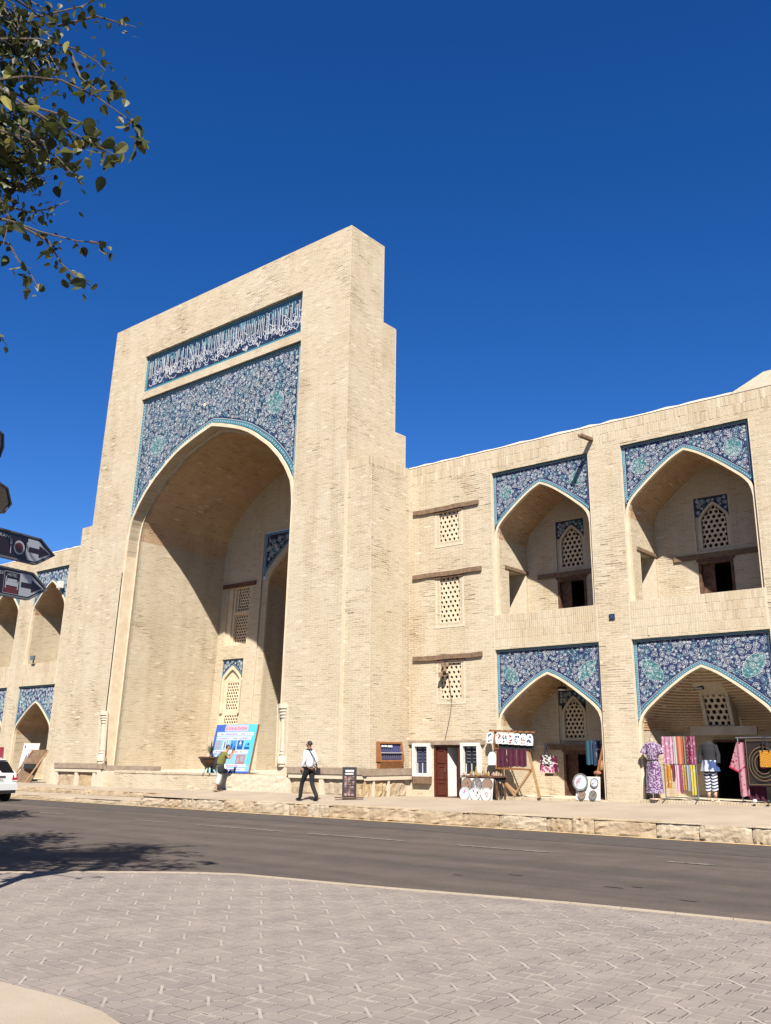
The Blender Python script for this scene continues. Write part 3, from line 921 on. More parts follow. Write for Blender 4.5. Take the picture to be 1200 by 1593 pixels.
FP = pfr((0, YP, 0), (1, 0, 0), (0, 0, 1), (0, -1, 0))
def solid_p(u, v):
    m = np.ones(len(u), bool)
    for h in hole_p:
        if h[2] < v < h[3]: m &= ~((u > h[0]) & (u < h[1]))
    return m
field(FP, PX0, PX1, 1.27, PTOP, solid_p, single=True, miss=.016)
FSR = pfr((PX1, 0, 0), (0, 1, 0), (0, 0, 1), (1, 0, 0))
def side_mask(u, v):
    yb = 25.72 if v < 13.2 else (25.08 if v < 17.3 else 24.31)
    return (u < yb - .02) & ((v > ROOF) | (u < YBUT))
field(FSR, YP, 25.72, ROOF + .02, PTOP, side_mask, miss=.016)
FBF = pfr((0, YBUT, 0), (1, 0, 0), (0, 0, 1), (0, -1, 0))
FBS = pfr((-19.0, 0, 0), (0, 1, 0), (0, 0, 1), (1, 0, 0))
for f_, a, b in ((FBF, PX1 + .01, -19.0), (FBS, YBUT, YW - .01), (FBF, -36.0, PX0)):
    field(f_, a, b, 1.2, ROOF - .32, single=f_ is FBF)
    field(f_, a, b, ROOF - .32, ROOF, None, H=.32, L=.07, run=False, out=.006, rough=.006)

# inscription band -------------------------------------------------
yi = YP + .13
r = MB()
for (x0, x1, z0, z1) in ((ISX0, ISX1, ISZ0, ISZ1), (SPX0, SPX1, 9.0, SPZ1)):
    r.quad((x0, YP, z1), (x1, YP, z1), (x1, yi, z1), (x0, yi, z1))
    r.quad((x0, YP, z0), (x0, yi, z0), (x0, yi, z1), (x0, YP, z1))
    r.quad((x1, YP, z0), (x1, yi, z0), (x1, yi, z1), (x1, YP, z1))
r.quad((ISX0, YP, ISZ0), (ISX1, YP, ISZ0), (ISX1, yi, ISZ0), (ISX0, yi, ISZ0))
r.build('panel_reveal', m_mortar, bld, wp=True)
p = MB(); p.quad((ISX0, yi, ISZ0), (ISX1, yi, ISZ0), (ISX1, yi, ISZ1), (ISX0, yi, ISZ1))
ins = p.build('inscription_panel', m_navy2, bld, wp=True)
bw = .17
t = MB()
t.quad((ISX0, yi - .004, ISZ1), (ISX1, yi - .004, ISZ1), (ISX1 - bw, yi - .004, ISZ1 - bw), (ISX0 + bw, yi - .004, ISZ1 - bw))
t.quad((ISX0, yi - .004, ISZ0), (ISX1, yi - .004, ISZ0), (ISX1 - bw, yi - .004, ISZ0 + bw), (ISX0 + bw, yi - .004, ISZ0 + bw))
t.quad((ISX0, yi - .004, ISZ0), (ISX0, yi - .004, ISZ1), (ISX0 + bw, yi - .004, ISZ1 - bw), (ISX0 + bw, yi - .004, ISZ0 + bw))
t.quad((ISX1, yi - .004, ISZ0), (ISX1, yi - .004, ISZ1), (ISX1 - bw, yi - .004, ISZ1 - bw), (ISX1 - bw, yi - .004, ISZ0 + bw))
t.build('tile_border', m_turq, ins, wp=True)
wb, bb, tq = MB(), MB(), MB()
ring = [(ISX0 + bw / 2, ISZ0 + bw / 2), (ISX0 + bw / 2, ISZ1 - bw / 2), (ISX1 - bw / 2, ISZ1 - bw / 2), (ISX1 - bw / 2, ISZ0 + bw / 2), (ISX0 + bw / 2, ISZ0 + bw / 2)]
for a, b in zip(ring, ring[1:]):
    n = int(math.hypot(b[0] - a[0], b[1] - a[1]) / .07)
    zz = []
    for k in range(n + 1):
        f = k / n; s = .035 * (1 if k % 2 else -1)
        zz.append((a[0] + (b[0] - a[0]) * f + (s if abs(b[1] - a[1]) > abs(b[0] - a[0]) else 0), a[1] + (b[1] - a[1]) * f + (s if abs(b[0] - a[0]) > abs(b[1] - a[1]) else 0)))
    border_rib(bb, zz, yi - .006, .022); dots(wb, [a, b], yi - .008, .14, .022)
# second script behind, light blue, in the upper half
R = random.Random(5)
x = ISX0 + bw + .1; zt, zb = ISZ1 - bw - .04, ISZ0 + bw + .05
while x < ISX1 - bw - .15:
    if R.random() < .55:
        bb.quad((x, yi - .003, zt - R.uniform(.25, .5)), (x + .05, yi - .003, zt - R.uniform(.25, .5)), (x + .05, yi - .003, zt), (x, yi - .003, zt))
    else:
        pts = [(x + .09 * cos(q), zt - .22 + .16 * sin(q)) for q in np.linspace(R.random() * 3, R.random() * 3 + 4, 8)]
        border_rib(bb, pts, yi - .003, .035)
    x += R.uniform(.06, .17)
# thuluth lettering: tall uprights over bowls, sweeps and dots
def stroke(pts, wd, k=0):
    border_rib(wb, pts, yi - .007 - k * .0015, wd)
x = ISX0 + bw + .08; k = 0
while x < ISX1 - bw - .1:
    n = R.choice((1, 2, 2, 3, 4)); k = (k + 1) % 4
    for i in range(n):
        top = zt - R.uniform(0, .22)
        ln = R.uniform(-.03, .03)
        stroke([(x + ln, top), (x + ln * .6, zb + .7), (x, zb + R.uniform(.15, .5))], R.uniform(.028, .04), k)
        if R.random() < .35: stroke([(x + ln - .05, top - .05), (x + ln, top)], .03, k)
        x += R.uniform(.07, .12)
    if R.random() < .12:      # a long slanting kaf stroke
        stroke([(x - .30, zt - .12), (x + .12, zb + .45)], .032, 4)
    cw = R.uniform(.15, .32)
    base = zb + R.uniform(.03, .45)
    kind = R.randint(0, 3)
    if kind == 0: pts = [(x + cw * (.5 - .5 * cos(q)), base + .18 - .2 * sin(q)) for q in np.linspace(0, pi, 9)]
    elif kind == 1: pts = [(x + cw * .5 + cw * .35 * cos(q), base + .13 + .12 * sin(q)) for q in np.linspace(0, 5.6, 11)]
    elif kind == 2: pts = [(x, base + .25), (x + .05, base + .05), (x + cw * .7, base), (x + cw, base + .15)]
    else: pts = [(x + cw * t_, base + .1 * sin(t_ * 9)) for t_ in np.linspace(0, 1, 9)]
    stroke(pts, R.uniform(.032, .045), k)
    for _ in range(2):
        b3 = zb + R.uniform(.0, .62); x3 = x + R.uniform(-.25, .2); w3 = R.uniform(.12, .3)
        stroke([(x3 + w3 * (.5 - .5 * cos(q)), b3 + .1 - .12 * sin(q)) for q in np.linspace(0, pi * 1.15, 8)], R.uniform(.03, .04), R.randint(0, 5))
    base2 = zb + R.uniform(.1, .75)
    pts = [(x - .1 + cw * 1.3 * t_, base2 + .09 * sin(t_ * 3.5 + k)) for t_ in np.linspace(0, 1, 7)]
    stroke(pts, .034, k)
    for _ in range(R.randint(1, 4)):
        dx, dz = x + R.uniform(-.1, cw), zb + R.uniform(.0, .85)
        wb.quad((dx, yi - .014, dz - .025), (dx + .025, yi - .014, dz), (dx, yi - .014, dz + .025), (dx - .025, yi - .014, dz))
    if R.random() < .7:
        q0 = R.uniform(0, 3); dx, dz = x + R.uniform(0, .2), zb + R.uniform(.2, .8)
        stroke([(dx + .07 * cos(q), dz + .06 * sin(q)) for q in np.linspace(q0, q0 + 4.4, 8)], .028, 5)
    x += R.uniform(.04, .12)
tag(bb.build('light_blue_lettering', m_blue, ins, wp=True), kind='stuff')
tag(wb.build('white_lettering', m_whiteglaze, ins, wp=True), kind='stuff')

# great arch --------------------------------------------------------
ASP, ARISE = 10.4, 4.08
spandrel(SPX0 + .003, SPX1 - .003, SPZ0, SPZ1 - .003, PC, PH - .01, ASP, ARISE, yi, .46, 41, bw=.17, n=1900, rmin=.045, rmax=.15, sw=.018,
         ground=m_navy2, medc=[(SPX0 + 1.35, SPZ1 - 2.35), (SPX1 - 1.35, SPZ1 - 2.1)])
for (x, z, a, b) in ((-30.4, 13.35, .28, .14), (-31.35, 12.62, .13, .2), (-28.2, 15.35, .14, .13)):
    MB().box(x, x + a, yi - .02, yi, z, z + b).build('bare_patch', m_plaster, bld, wp=True)
hi = PH - .12
arch_band(PC, PH - .004, ASP, ARISE, hi, ASP, ARISE - .14, FLZ, YP + .05, .62)
# lip, then the vault
yl = YP + .55; hv = hi - .08; rv = ARISE - .24
o = [(PC - hi, FLZ)] + arch_pts(PC, hi, ASP, ARISE - .14) + [(PC + hi, FLZ)]
i = [(PC - hv, FLZ)] + arch_pts(PC, hv, ASP, rv) + [(PC + hv, FLZ)]
lp = MB(); lp.strip([(x, yl, z) for x, z in o], [(x, yl, z) for x, z in i]); lp.strip([(x, yl, z) for x, z in i], [(x, yl + .2, z) for x, z in i])
lp.build('arch_band', m_plaster, bld, wp=True)
# soldier bricks on the reveal of the great arch
P = arch_pts(PC, hi, ASP, ARISE - .14); P = [(PC - hi, FLZ + .1)] + P + [(PC + hi, FLZ + .1)]
px = np.array([p[0] for p in P]); pz = np.array([p[1] for p in P]); s = np.concatenate([[0], np.cumsum(np.hypot(np.diff(px), np.diff(pz)))])
def fr_rev(u, v, d):
    v = np.ravel(v)
    X, Z = np.interp(v, s, px), np.interp(v, s, pz)
    X2, Z2 = np.interp(v + .02, s, px), np.interp(v + .02, s, pz); X1, Z1 = np.interp(v - .02, s, px), np.interp(v - .02, s, pz)
    tx, tz = X2 - X1, Z2 - Z1; l = np.hypot(tx, tz) + 1e-9
    return np.stack([X + tz / l * d, np.ravel(u), Z - tx / l * d], 1)
field(fr_rev, YP + .06, yl, 8.6, s[-1] - 8.6, H=.07, L=.49, run=False, out=.004, rough=.003)
YB = 27.75
zsp = ASP
bx0, bx1 = PC - hv, PC + hv
RCX, RHO, RHI, RSP, RRI = -27.45, 2.15, 1.87, 8.9, 2.05     # inner doorway arch
hb = [(RCX - 2.2, RCX + 2.2, FLZ, 11.27), (-31.78, -30.33, 6.38, 8.96), (-31.76, -30.40, 2.0, 5.78)]
wall_xz(wall, YB, bx0, bx1, FLZ, ASP + rv + .1, hb)
ar = in_arch(PC, hv, ASP, rv, FLZ)
field(pfr((0, YB, 0), (1, 0, 0), (0, 0, 1), (0, -1, 0)), bx0 + .01, bx1 - .01, FLZ, ASP + rv,
      lambda u, v: ar(u, v) & ~np.any([(u > h[0]) & (u < h[1]) & (h[2] < v < h[3]) for h in hb], axis=0))
for x, nx in ((bx0, 1), (bx1, -1)):
    wall.quad((x, yl, FLZ), (x, YB, FLZ), (x, YB, ASP), (x, yl, ASP))
    field(pfr((x, 0, 0), (0, 1, 0), (0, 0, 1), (nx, 0, 0)), yl + .1, YB, FLZ, ASP)
Pv = arch_pts(PC, hv, ASP, rv)
wall.strip([(x, yl, z) for x, z in Pv], [(x, YB, z) for x, z in Pv])
vx = np.array([p[0] for p in Pv]); vz = np.array([p[1] for p in Pv]); vs_ = np.concatenate([[0], np.cumsum(np.hypot(np.diff(vx), np.diff(vz)))])
def fr_v(u, v, d):
    v = np.ravel(v)
    X, Z = np.interp(v, vs_, vx), np.interp(v, vs_, vz)
    X2, Z2 = np.interp(v + .02, vs_, vx), np.interp(v + .02, vs_, vz); X1, Z1 = np.interp(v - .02, vs_, vx), np.interp(v - .02, vs_, vz)
    tx, tz = X2 - X1, Z2 - Z1; l = np.hypot(tx, tz) + 1e-9
    return np.stack([X + tz / l * d, np.ravel(u), Z - tx / l * d], 1)
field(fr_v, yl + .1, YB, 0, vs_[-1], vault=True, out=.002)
wall.quad((bx0, YP, FLZ), (bx1, YP, FLZ), (bx1, YB, FLZ), (bx0, YB, FLZ))
# inner doorway: tile panel, moulded arch, deep porch
y = YB + .1
q = MB()
for a, b in ((RCX - 2.2, RCX - RHO), (RCX + RHO, RCX + 2.2)): q.quad((a, y, FLZ), (b, y, FLZ), (b, y, 9.4), (a, y, 9.4))
for x in (RCX - 2.2, RCX + 2.2): q.quad((x, YB, FLZ), (x, y, FLZ), (x, y, 11.27), (x, YB, 11.27))
q.quad((RCX - 2.2, YB, 11.27), (RCX + 2.2, YB, 11.27), (RCX + 2.2, y, 11.27), (RCX - 2.2, y, 11.27))
q.build('panel_reveal', m_mortar, bld, wp=True)
spandrel(RCX - 2.19, RCX + 2.19, 9.3, 11.26, RCX, RHO, RSP, RRI + .1, y, .2, 77, bw=.1, n=60, rmin=.07, rmax=.16, sw=.025, ground=m_navy2)
b = MB()
oo = [(RCX - RHO, FLZ)] + arch_pts(RCX, RHO, RSP, RRI + .1) + [(RCX + RHO, FLZ)]
ii = [(RCX - RHI, FLZ)] + arch_pts(RCX, RHI, RSP, RRI - .15) + [(RCX + RHI, FLZ)]
b.strip([(x, y - .03, z) for x, z in oo], [(x, y + .02, z) for x, z in ii]); b.strip([(x, y - .03, z) for x, z in oo], [(x, y + .04, z) for x, z in oo])
b.strip([(x, y + .02, z) for x, z in ii], [(x, y + .1, z) for x, z in ii])
b.build('arch_band', m_mortar, bld, wp=True)
# voussoir bricks of that arch
px2 = np.array([p[0] for p in oo]); pz2 = np.array([p[1] for p in oo]); qx2 = np.array([p[0] for p in ii]); qz2 = np.array([p[1] for p in ii])
s2 = np.concatenate([[0], np.cumsum(np.hypot(np.diff(px2), np.diff(pz2)))])
def fr_vo(u, v, d):
    v = np.ravel(v); u = np.ravel(u)
    X0, Z0, X1, Z1 = (np.interp(v, s2, k_) for k_ in (px2, pz2, qx2, qz2))
    return np.stack([X0 + (X1 - X0) * u, y - .03 + .05 * u - np.ravel(d), Z0 + (Z1 - Z0) * u], 1)
field(fr_vo, 0.03, .97, 0, s2[-1], H=.075, L=1.0, run=False, out=.006)
niche(RCX, RHI, RSP, RRI - .15, FLZ, y + .1, y + 2.6, [(RCX - .75, RCX + .75, FLZ, 3.6)])
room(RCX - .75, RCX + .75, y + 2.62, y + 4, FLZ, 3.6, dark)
d = MB(); frame_rect(d, RCX - .75, RCX + .75, FLZ, 3.6, y + 2.56, .12, .15, bottom=False); d.build('door_frame', m_wood_dark, bld, wp=True)
# lattice windows beside the inner doorway
q = MB()
for (x0, x1, z0, z1), dp in ((hb[1], .22), (hb[2], .12)):
    for x in (x0, x1): q.quad((x, YB, z0), (x, YB + dp, z0), (x, YB + dp, z1), (x, YB, z1))
    q.quad((x0, YB, z1), (x1, YB, z1), (x1, YB + dp, z1), (x0, YB + dp, z1)); q.quad((x0, YB, z0), (x1, YB, z0), (x1, YB + dp, z0), (x0, YB + dp, z0))
W1, W2, W3, W4 = (-31.25, -30.42, 7.93, 8.92), (-31.3, -30.45, 6.52, 7.72), (-31.38, -30.55, 3.55, 4.72), (-31.42, -30.58, 2.15, 3.3)
wall_xz(q, YB + .22, hb[1][0], hb[1][1], hb[1][2], hb[1][3], [W1, W2]); wall_xz(q, YB + .12, hb[2][0], hb[2][1], hb[2][2], hb[2][3], [W3, W4])
q.build('window_recess', m_plaster, bld, wp=True)
f = MB(); f.box(-31.78, -31.5, YB + .08, YB + .24, 6.38, 8.96); f.box(-31.5, -31.36, YB + .15, YB + .23, 6.38, 8.96); f.box(-31.36, -30.33, YB + .12, YB + .23, 7.75, 7.88)
f.build('window_frame', m_plaster, bld, wp=True)
MB().box(-32.1, -29.95, YB - .06, YB + .1, 8.97, 9.16).build('timber_lintel', m_wood_dark, bld, wp=True)
for (x0, x1, z0, z1), dp in ((W1, .25), (W2, .25), (W3, .15), (W4, .15)):
    grille(x0, x1, z0, z1, YB + dp - .02, cols=6, hole=.40)
    room(x0 - .06, x1 + .06, YB + dp - .028, YB + dp + .6, z0 - .06, z1 + .06, dark)
c_ = -31.08; ho_ = .62
b = MB(); oo = [(c_ - ho_, 3.4)] + arch_pts(c_, ho_, 4.85, .62) + [(c_ + ho_, 3.4)]; ii = [(c_ - .5, 3.4)] + arch_pts(c_, .5, 4.8, .5) + [(c_ + .5, 3.4)]
b.strip([(x, YB + .03, z) for x, z in oo], [(x, YB + .03, z) for x, z in ii]); b.strip([(x, YB + .03, z) for x, z in ii], [(x, YB + .12, z) for x, z in ii])
b.build('window_arch', m_plaster, bld, wp=True)
spandrel(-31.755, -30.405, 4.9, 5.77, c_, ho_, 4.85, .62, YB + .06, .07, 88, bw=.05, n=20, rmin=.04, rmax=.09, sw=.016, ground=m_navy2)

# plinth: ledge, cap, piers and rough stones --------------------------
def ledge(pts, z0, z1, y_off):
    pass
for bx in ((-36.05, SPX0 - .25, YP - .16, YP + .02, 1.07, 1.27), (SPX1 + .25, -19.02, YP - .16, YP + .02, 1.07, 1.27), (-19.02, -18.86, YP - .16, YW - .02, 1.04, 1.25), (SPX0 - .25, PC - 2.0, YP - .05, YP + .3, 1.03, 1.2)):
    MB().box(*bx).build('stone_ledge', m_ledge, bld)
for a, b in ((-36.05, SPX0 - .35), (SPX1 + .30, -19.02)):
    MB().box(a, b, YP - .13, YP + .02, .93, 1.066).build('plinth_cap', m_mortar, bld)
MB().box(-19.0, -18.88, YP - .10, YW - .02, .90, 1.036).build('plinth_cap', m_mortar, bld)
R = random.Random(3)
def stone_block(x0, x1, y0, y1, z0, z1, m, parent, name, amp, seed, nx=5, nz=4, axis='y'):
    """a rough block: its front face is a displaced grid"""
    rr = random.Random(seed); mb = MB(); n0 = 0
    g = []
    for jz in range(nz + 1):
        for ix in range(nx + 1):
            u, v = ix / nx, jz / nz
            e = min(u, 1 - u) * nx * .9; e2 = min(v, 1 - v) * nz * .9
            pull = amp * .9 * (max(0, 1 - e) + max(0, 1 - e2)) * rr.uniform(.5, 1.2)
            dd = rr.gauss(0, amp * .45) + pull
            jx, jz_ = (rr.gauss(0, amp * .25) if 0 < ix < nx else 0), (rr.gauss(0, amp * .25) if 0 < jz < nz else 0)
            if axis == 'y': g.append((x0 + (x1 - x0) * u + jx, y0 + max(-amp, dd), z0 + (z1 - z0) * v + jz_))
            else: g.append((x1 - max(-amp, dd), y0 + (y1 - y0) * u + jx, z0 + (z1 - z0) * v + jz_))
    fs = [(a, a + 1, a + nx + 2, a + nx + 1) for jz in range(nz) for a in range(jz * (nx + 1), jz * (nx + 1) + nx)]
    mb.faces(g, fs)
    n = nx + 1
    edge = [g[i] for i in range(n)] + [g[n * j + nx] for j in range(1, nz + 1)] + [g[n * nz + i] for i in range(nx - 1, -1, -1)] + [g[n * j] for j in range(nz - 1, 0, -1)]
    back = [((p[0], y1, p[2]) if axis == 'y' else (x0, p[1], p[2])) for p in edge]
    edge.append(edge[0]); back.append(back[0])
    mb.strip(edge, back)
    return mb.build(name, m, parent)
def plinth_run(a, b, z0, seed):
    R = random.Random(seed); x = a
    pier = True
    while x < b - .1:
        if pier:
            wd = .16 + R.random() * .06
            MB().box(x, min(x + wd, b), YP - .11, YP + .02, z0 - .1, .929).build('plinth_pier', m_mortar, bld)
            x += wd
        else:
            wd = min(R.uniform(.85, 1.35), b - x)
            m = R.choice((m_stone, m_stone2, m_stone3, m_stone2))
            h = R.choice((1, 1, 2))
            if h == 1: stone_block(x + .012, x + wd - .012, YP - .05, YP + .02, z0 - .12, .92, m, bld, 'plinth_stone', .03, R.randint(0, 9999), 7, 4)
            else:
                zm = z0 + R.uniform(.15, .3)
                stone_block(x + .012, x + wd - .012, YP - .06, YP + .02, zm + .012, .92, m_stone3, bld, 'plinth_stone', .02, R.randint(0, 9999), 7, 3)
                stone_block(x + .012, x + wd - .012, YP - .05, YP + .02, z0 - .12, zm, m, bld, 'plinth_stone', .035, R.randint(0, 9999), 7, 3)
            x += wd
        pier = not pier
wall.quad((-36, YP - .001, 0), (-36, YP + .2, 0), (-36, YP + .2, 1.3), (-36, YP - .001, 1.3))
plinth_run(-36.0, SPX0 - .3, .36, 1)
plinth_run(SPX1 + .12, -19.0, .47, 2)
# side of the buttress
zz = .42
for k, (ya, yb_) in enumerate(((22.30, 22.62), (22.72, 23.35), (23.45, 24.35))):
    stone_block(-19.0, -18.93, ya + .01, yb_ - .01, zz - .15, .89, (m_stone2, m_stone2, m_stone)[k], bld, 'plinth_stone', .04, 50 + k, 6, 4, axis='x')
for ya in (22.63, 23.36):
    MB().box(-19.0, -18.90, ya, ya + .08, zz - .1, .899).build('plinth_pier', m_mortar, bld)
# front of the raised platform under the great arch
field(pfr((0, YP - .06, 0), (1, 0, 0), (0, 0, 1), (0, -1, 0)), SPX0 - .02, SPX1 + .1, .30, .93, lambda u, v: np.ones(len(u), bool), wp=False)
field(pfr((0, YP - .08, 0), (1, 0, 0), (0, 0, 1), (0, -1, 0)), SPX0 + .5, SPX1 + .1, .93, 1.02, None, H=.09, L=.10, run=False, wp=False, rough=.01)
wall.quad((SPX0 - .3, YP - .06, .2), (SPX1 + .2, YP - .06, .2), (SPX1 + .2, YP - .06, 1.0), (SPX0 - .3, YP - .06, 1.0))
wall.quad((SPX0 - .3, YP - .06, 1.0), (SPX1 + .2, YP - .06, 1.0), (SPX1 + .2, YP + .3, 1.0), (SPX0 - .3, YP + .3, 1.0))
stone_block(-25.3, SPX1 + .15, YP - .10, YP + .3, .2, .985, m_mortar, bld, 'platform_block', .012, 61, 24, 10)
MB().box(SPX0 - .45, SPX0 + .02, YP - .22, YP + .1, .2, .94).build('column_base', m_mortar, bld)
# engaged corner columns
for cx, sgn in ((SPX0 - .02, -1), (SPX1 + .1, 1)):
    lx = float(lean(cx) * (2.3 - 11))
    c = MB()
    c.lathe([(.16, 0), (.16, .06), (.20, .10), (.19, .25), (.10, .36), (.13, .40), (.09, .46), (.115, .52), (.10, .58), (.10, 1.55), (.14, 1.60), (.12, 1.66), (.165, 1.70), (.14, 1.76), (.185, 1.80), (.16, 1.86), (.21, 1.90), (.21, 2.05)], (cx + lx, YP + .06, 1.27), 14)
    c.build('corner_column', m_mortar, bld, smooth=False)
    s_ = MB()
    for dx in (-.27, .2):
        s_.box(cx + lx + dx, cx + lx + dx + .05, YP - .025, YP + .03, 1.28, 3.3)
    s_.build('column_edging', m_mortar, bld)

# ------------------------------------------------------------------ link the brickwork
wall.build('masonry_core', m_mortar, bld, wp=True)
C = np.concatenate(BV); T = np.concatenate(BT); SG = np.concatenate(SINGLE); MI = np.concatenate(BM)
cen = C.mean(1)
u, v, ww = project(cen)
fw_ = np.linalg.norm(C[:, 4] - C[:, 5], axis=1); fh_ = np.linalg.norm(C[:, 4] - C[:, 7], axis=1)
score = np.where(SG & (u > 4) & (u < 1196) & (v > 4) & (v < 1590) & (cen[:, 0] > -19), fw_ * fh_ / ww ** 2, 0)
hide = ((cen[:, 0] > -16.6) & (cen[:, 0] < -15.6) & (cen[:, 2] < 2.2))
score[hide] = 0
pick = np.argsort(-score)[:300]
mask = np.ones(len(C), bool); mask[pick] = False
Cj, Tj, Mj = C[mask], T[mask], MI[mask]; n = len(Cj)
me = bpy.data.meshes.new('brickwork')
V = Cj.reshape(-1, 3)
org = np.array([-22.0, 24.0, 0.4])
fidx = np.array([(4, 5, 6, 7), (0, 1, 5, 4), (1, 2, 6, 5), (2, 3, 7, 6), (3, 0, 4, 7)])
F = (np.arange(n)[:, None, None] * 8 + fidx[None]).reshape(-1)
me.vertices.add(len(V)); me.vertices.foreach_set('co', (V - org).ravel())
me.loops.add(len(F)); me.loops.foreach_set('vertex_index', F)
me.polygons.add(len(F) // 4); me.polygons.foreach_set('loop_start', np.arange(0, len(F), 4)); me.polygons.foreach_set('loop_total', np.full(len(F) // 4, 4))
me.polygons.foreach_set('use_smooth', np.zeros(len(F) // 4, bool))
at = me.attributes.new('tint', 'FLOAT', 'POINT'); at.data.foreach_set('value', np.repeat(Tj, 8))
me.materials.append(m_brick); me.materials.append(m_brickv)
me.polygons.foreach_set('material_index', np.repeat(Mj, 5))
me.update(); me.validate()
tag(link_mesh('brickwork', me, bld, org), kind='stuff')
print('bricks', len(C))
ubm = None
t = MB(); t.box(-.5, .5, -.5, .5, 0, 1); ob = t.build('brick', m_brick1, None, origin=(0, 0, 0)); ubm = ob.data; bpy.data.objects.remove(ob)
for k in pick:
    q = C[k]; w_ = q[:, 0].max() - q[:, 0].min(); h_ = q[:, 2].max() - q[:, 2].min(); d_ = q[:, 1].max() - q[:, 1].min()
    o = link_mesh('brick', ubm, bld, (q[:, 0].mean(), q[:, 1].mean(), q[:, 2].min()))
    o.scale = (w_, d_, h_)

# ------------------------------------------------------------------ ground, road, pavements
m_earth = mat('dusty earth', (0.27, 0.215, 0.15), 0.95, (0.22, 0.17, 0.12), 0.6, bump=0.4)
m_asph = mat('asphalt', (0.052, 0.041, 0.035), 0.88, (0.074, 0.059, 0.05), 1.4, detail=10, bump=0.5, bscale=120, lo=.3, hi=.7)
def road_streaks(m):
    """tyre polished bands, oil and dust drawn out along the driving direction"""
    n = m.node_tree; b = n.nodes['Principled BSDF']; src = b.inputs['Base Color'].links[0].from_socket
    g = n.nodes.new('ShaderNodeNewGeometry'); mp = n.nodes.new('ShaderNodeMapping'); mp.inputs['Scale'].default_value = (.06, 1.1, 1)
    n.links.new(g.outputs['Position'], mp.inputs[0])
    t = n.nodes.new('ShaderNodeTexNoise'); t.inputs['Scale'].default_value = 1.3; t.inputs['Detail'].default_value = 8; t.inputs['Roughness'].default_value = .65
    n.links.new(mp.outputs[0], t.inputs['Vector'])
    r = n.nodes.new('ShaderNodeValToRGB'); r.color_ramp.elements[0].position = .34; r.color_ramp.elements[1].position = .66
    r.color_ramp.elements[0].color = (.74, .73, .72, 1); r.color_ramp.elements[1].color = (1.16, 1.13, 1.08, 1)
    n.links.new(t.outputs['Fac'], r.inputs[0])
    s = n.nodes.new('ShaderNodeTexNoise'); s.inputs['Scale'].default_value = 26; s.inputs['Detail'].default_value = 3
    n.links.new(g.outputs['Position'], s.inputs['Vector'])
    q = n.nodes.new('ShaderNodeMapRange'); q.inputs[1].default_value = .35; q.inputs[2].default_value = .65; q.inputs[3].default_value = .82; q.inputs[4].default_value = 1.15
    n.links.new(s.outputs['Fac'], q.inputs[0])
    x = n.nodes.new('ShaderNodeMixRGB'); x.blend_type = 'MULTIPLY'; x.inputs[0].default_value = 1
    y = n.nodes.new('ShaderNodeMixRGB'); y.blend_type = 'MULTIPLY'; y.inputs[0].default_value = 1
    n.links.new(src, x.inputs[1]); n.links.new(r.outputs[0], x.inputs[2]); n.links.new(x.outputs[0], y.inputs[1]); n.links.new(q.outputs[0], y.inputs[2])
    n.links.new(y.outputs[0], b.inputs['Base Color'])
road_streaks(m_asph)
m_asph2 = mat('patched asphalt', (0.040, 0.032, 0.028), 0.9, (0.056, 0.045, 0.039), 3, bump=0.5, bscale=120)
m_line = mat('worn road paint', (0.18, 0.165, 0.148), 0.8, (0.085, 0.072, 0.063), 9, lo=.42, hi=.6)
m_yel = mat('yellow edge paint', (0.46, 0.31, 0.12), 0.85, (0.30, 0.21, 0.10), 6, lo=.4, hi=.62)
m_walk = mat('dusty paving', (0.255, 0.208, 0.155), 0.93, (0.215, 0.172, 0.126), 0.9, detail=9, bump=0.4, bscale=40)
m_conc = mat('pale concrete', (0.27, 0.222, 0.17), 0.93, (0.235, 0.19, 0.142), 1.5, detail=9, bump=0.5, bscale=90)
m_paver = mat('grey paver', (0.190, 0.160, 0.139), 0.85, (0.132, 0.112, 0.099), 1.6, detail=8, bump=0.4, bscale=90, lo=.3, hi=.7)
m_paver_l = mat('pale paver rib', (0.25, 0.216, 0.185), 0.85, (0.195, 0.167, 0.143), 2.5)
m_groove = mat('paver groove', (0.042, 0.034, 0.029), 0.95, (0.095, 0.077, 0.066), 1.2, lo=.4, hi=.62)

mb = MB(); mb.quad((-900, -900, -.03), (900, -900, -.03), (900, 900, -.03), (-900, 900, -.03))
tag(mb.build('ground', m_earth), kind='structure')
mb = MB()
xs = np.linspace(-160, 60, 56)
mb.strip([(x, -20, 0) for x in xs], [(x, 19.75, 0) for x in xs])
tag(mb.build('road', m_asph), kind='structure')
mb = MB(); xs = np.linspace(-120, 30, 100)
wob = lambda x: .25 * sin(x * .31) + .12 * sin(x * 1.3)
mb.strip([(x, 17.5 + wob(x), .004) for x in xs], [(x, 19.35, .004) for x in xs])
R = random.Random(12)
for k in range(5):
    cx, cy, s = R.uniform(-8.5, -3), R.uniform(11.1, 12.6), R.uniform(.05, .14)
    mb.quad(*[(cx + s * R.uniform(.7, 2.2) * cos(q), cy + s * R.uniform(.3, .6) * sin(q), .0075) for q in np.linspace(0, 2 * pi, 9)[:-1]])
tag(mb.build('asphalt_repair', m_asph2), kind='structure')
mb = MB()
mb.strip([(x, 19.36 + .02 * sin(x), .008) for x in xs], [(x, 19.50 + .02 * sin(x), .008) for x in xs])
tag(mb.build('yellow_edge_line', m_yel), kind='structure')
for a, b in ((-33.5, -30.2), (-27.2, -24.2), (-21.0, -20.0 + .4), (-18.5, -15.6), (-14.8, -12.1), (-10.8, -8.7), (-6.6, -5.8), (-2.5, .5)):
    mb = MB(); mb.quad((a, 15.42, .009), (b, 15.42, .009), (b, 15.52, .009), (a, 15.52, .009))
    tag(mb.build('lane_marking', m_line), kind='structure')

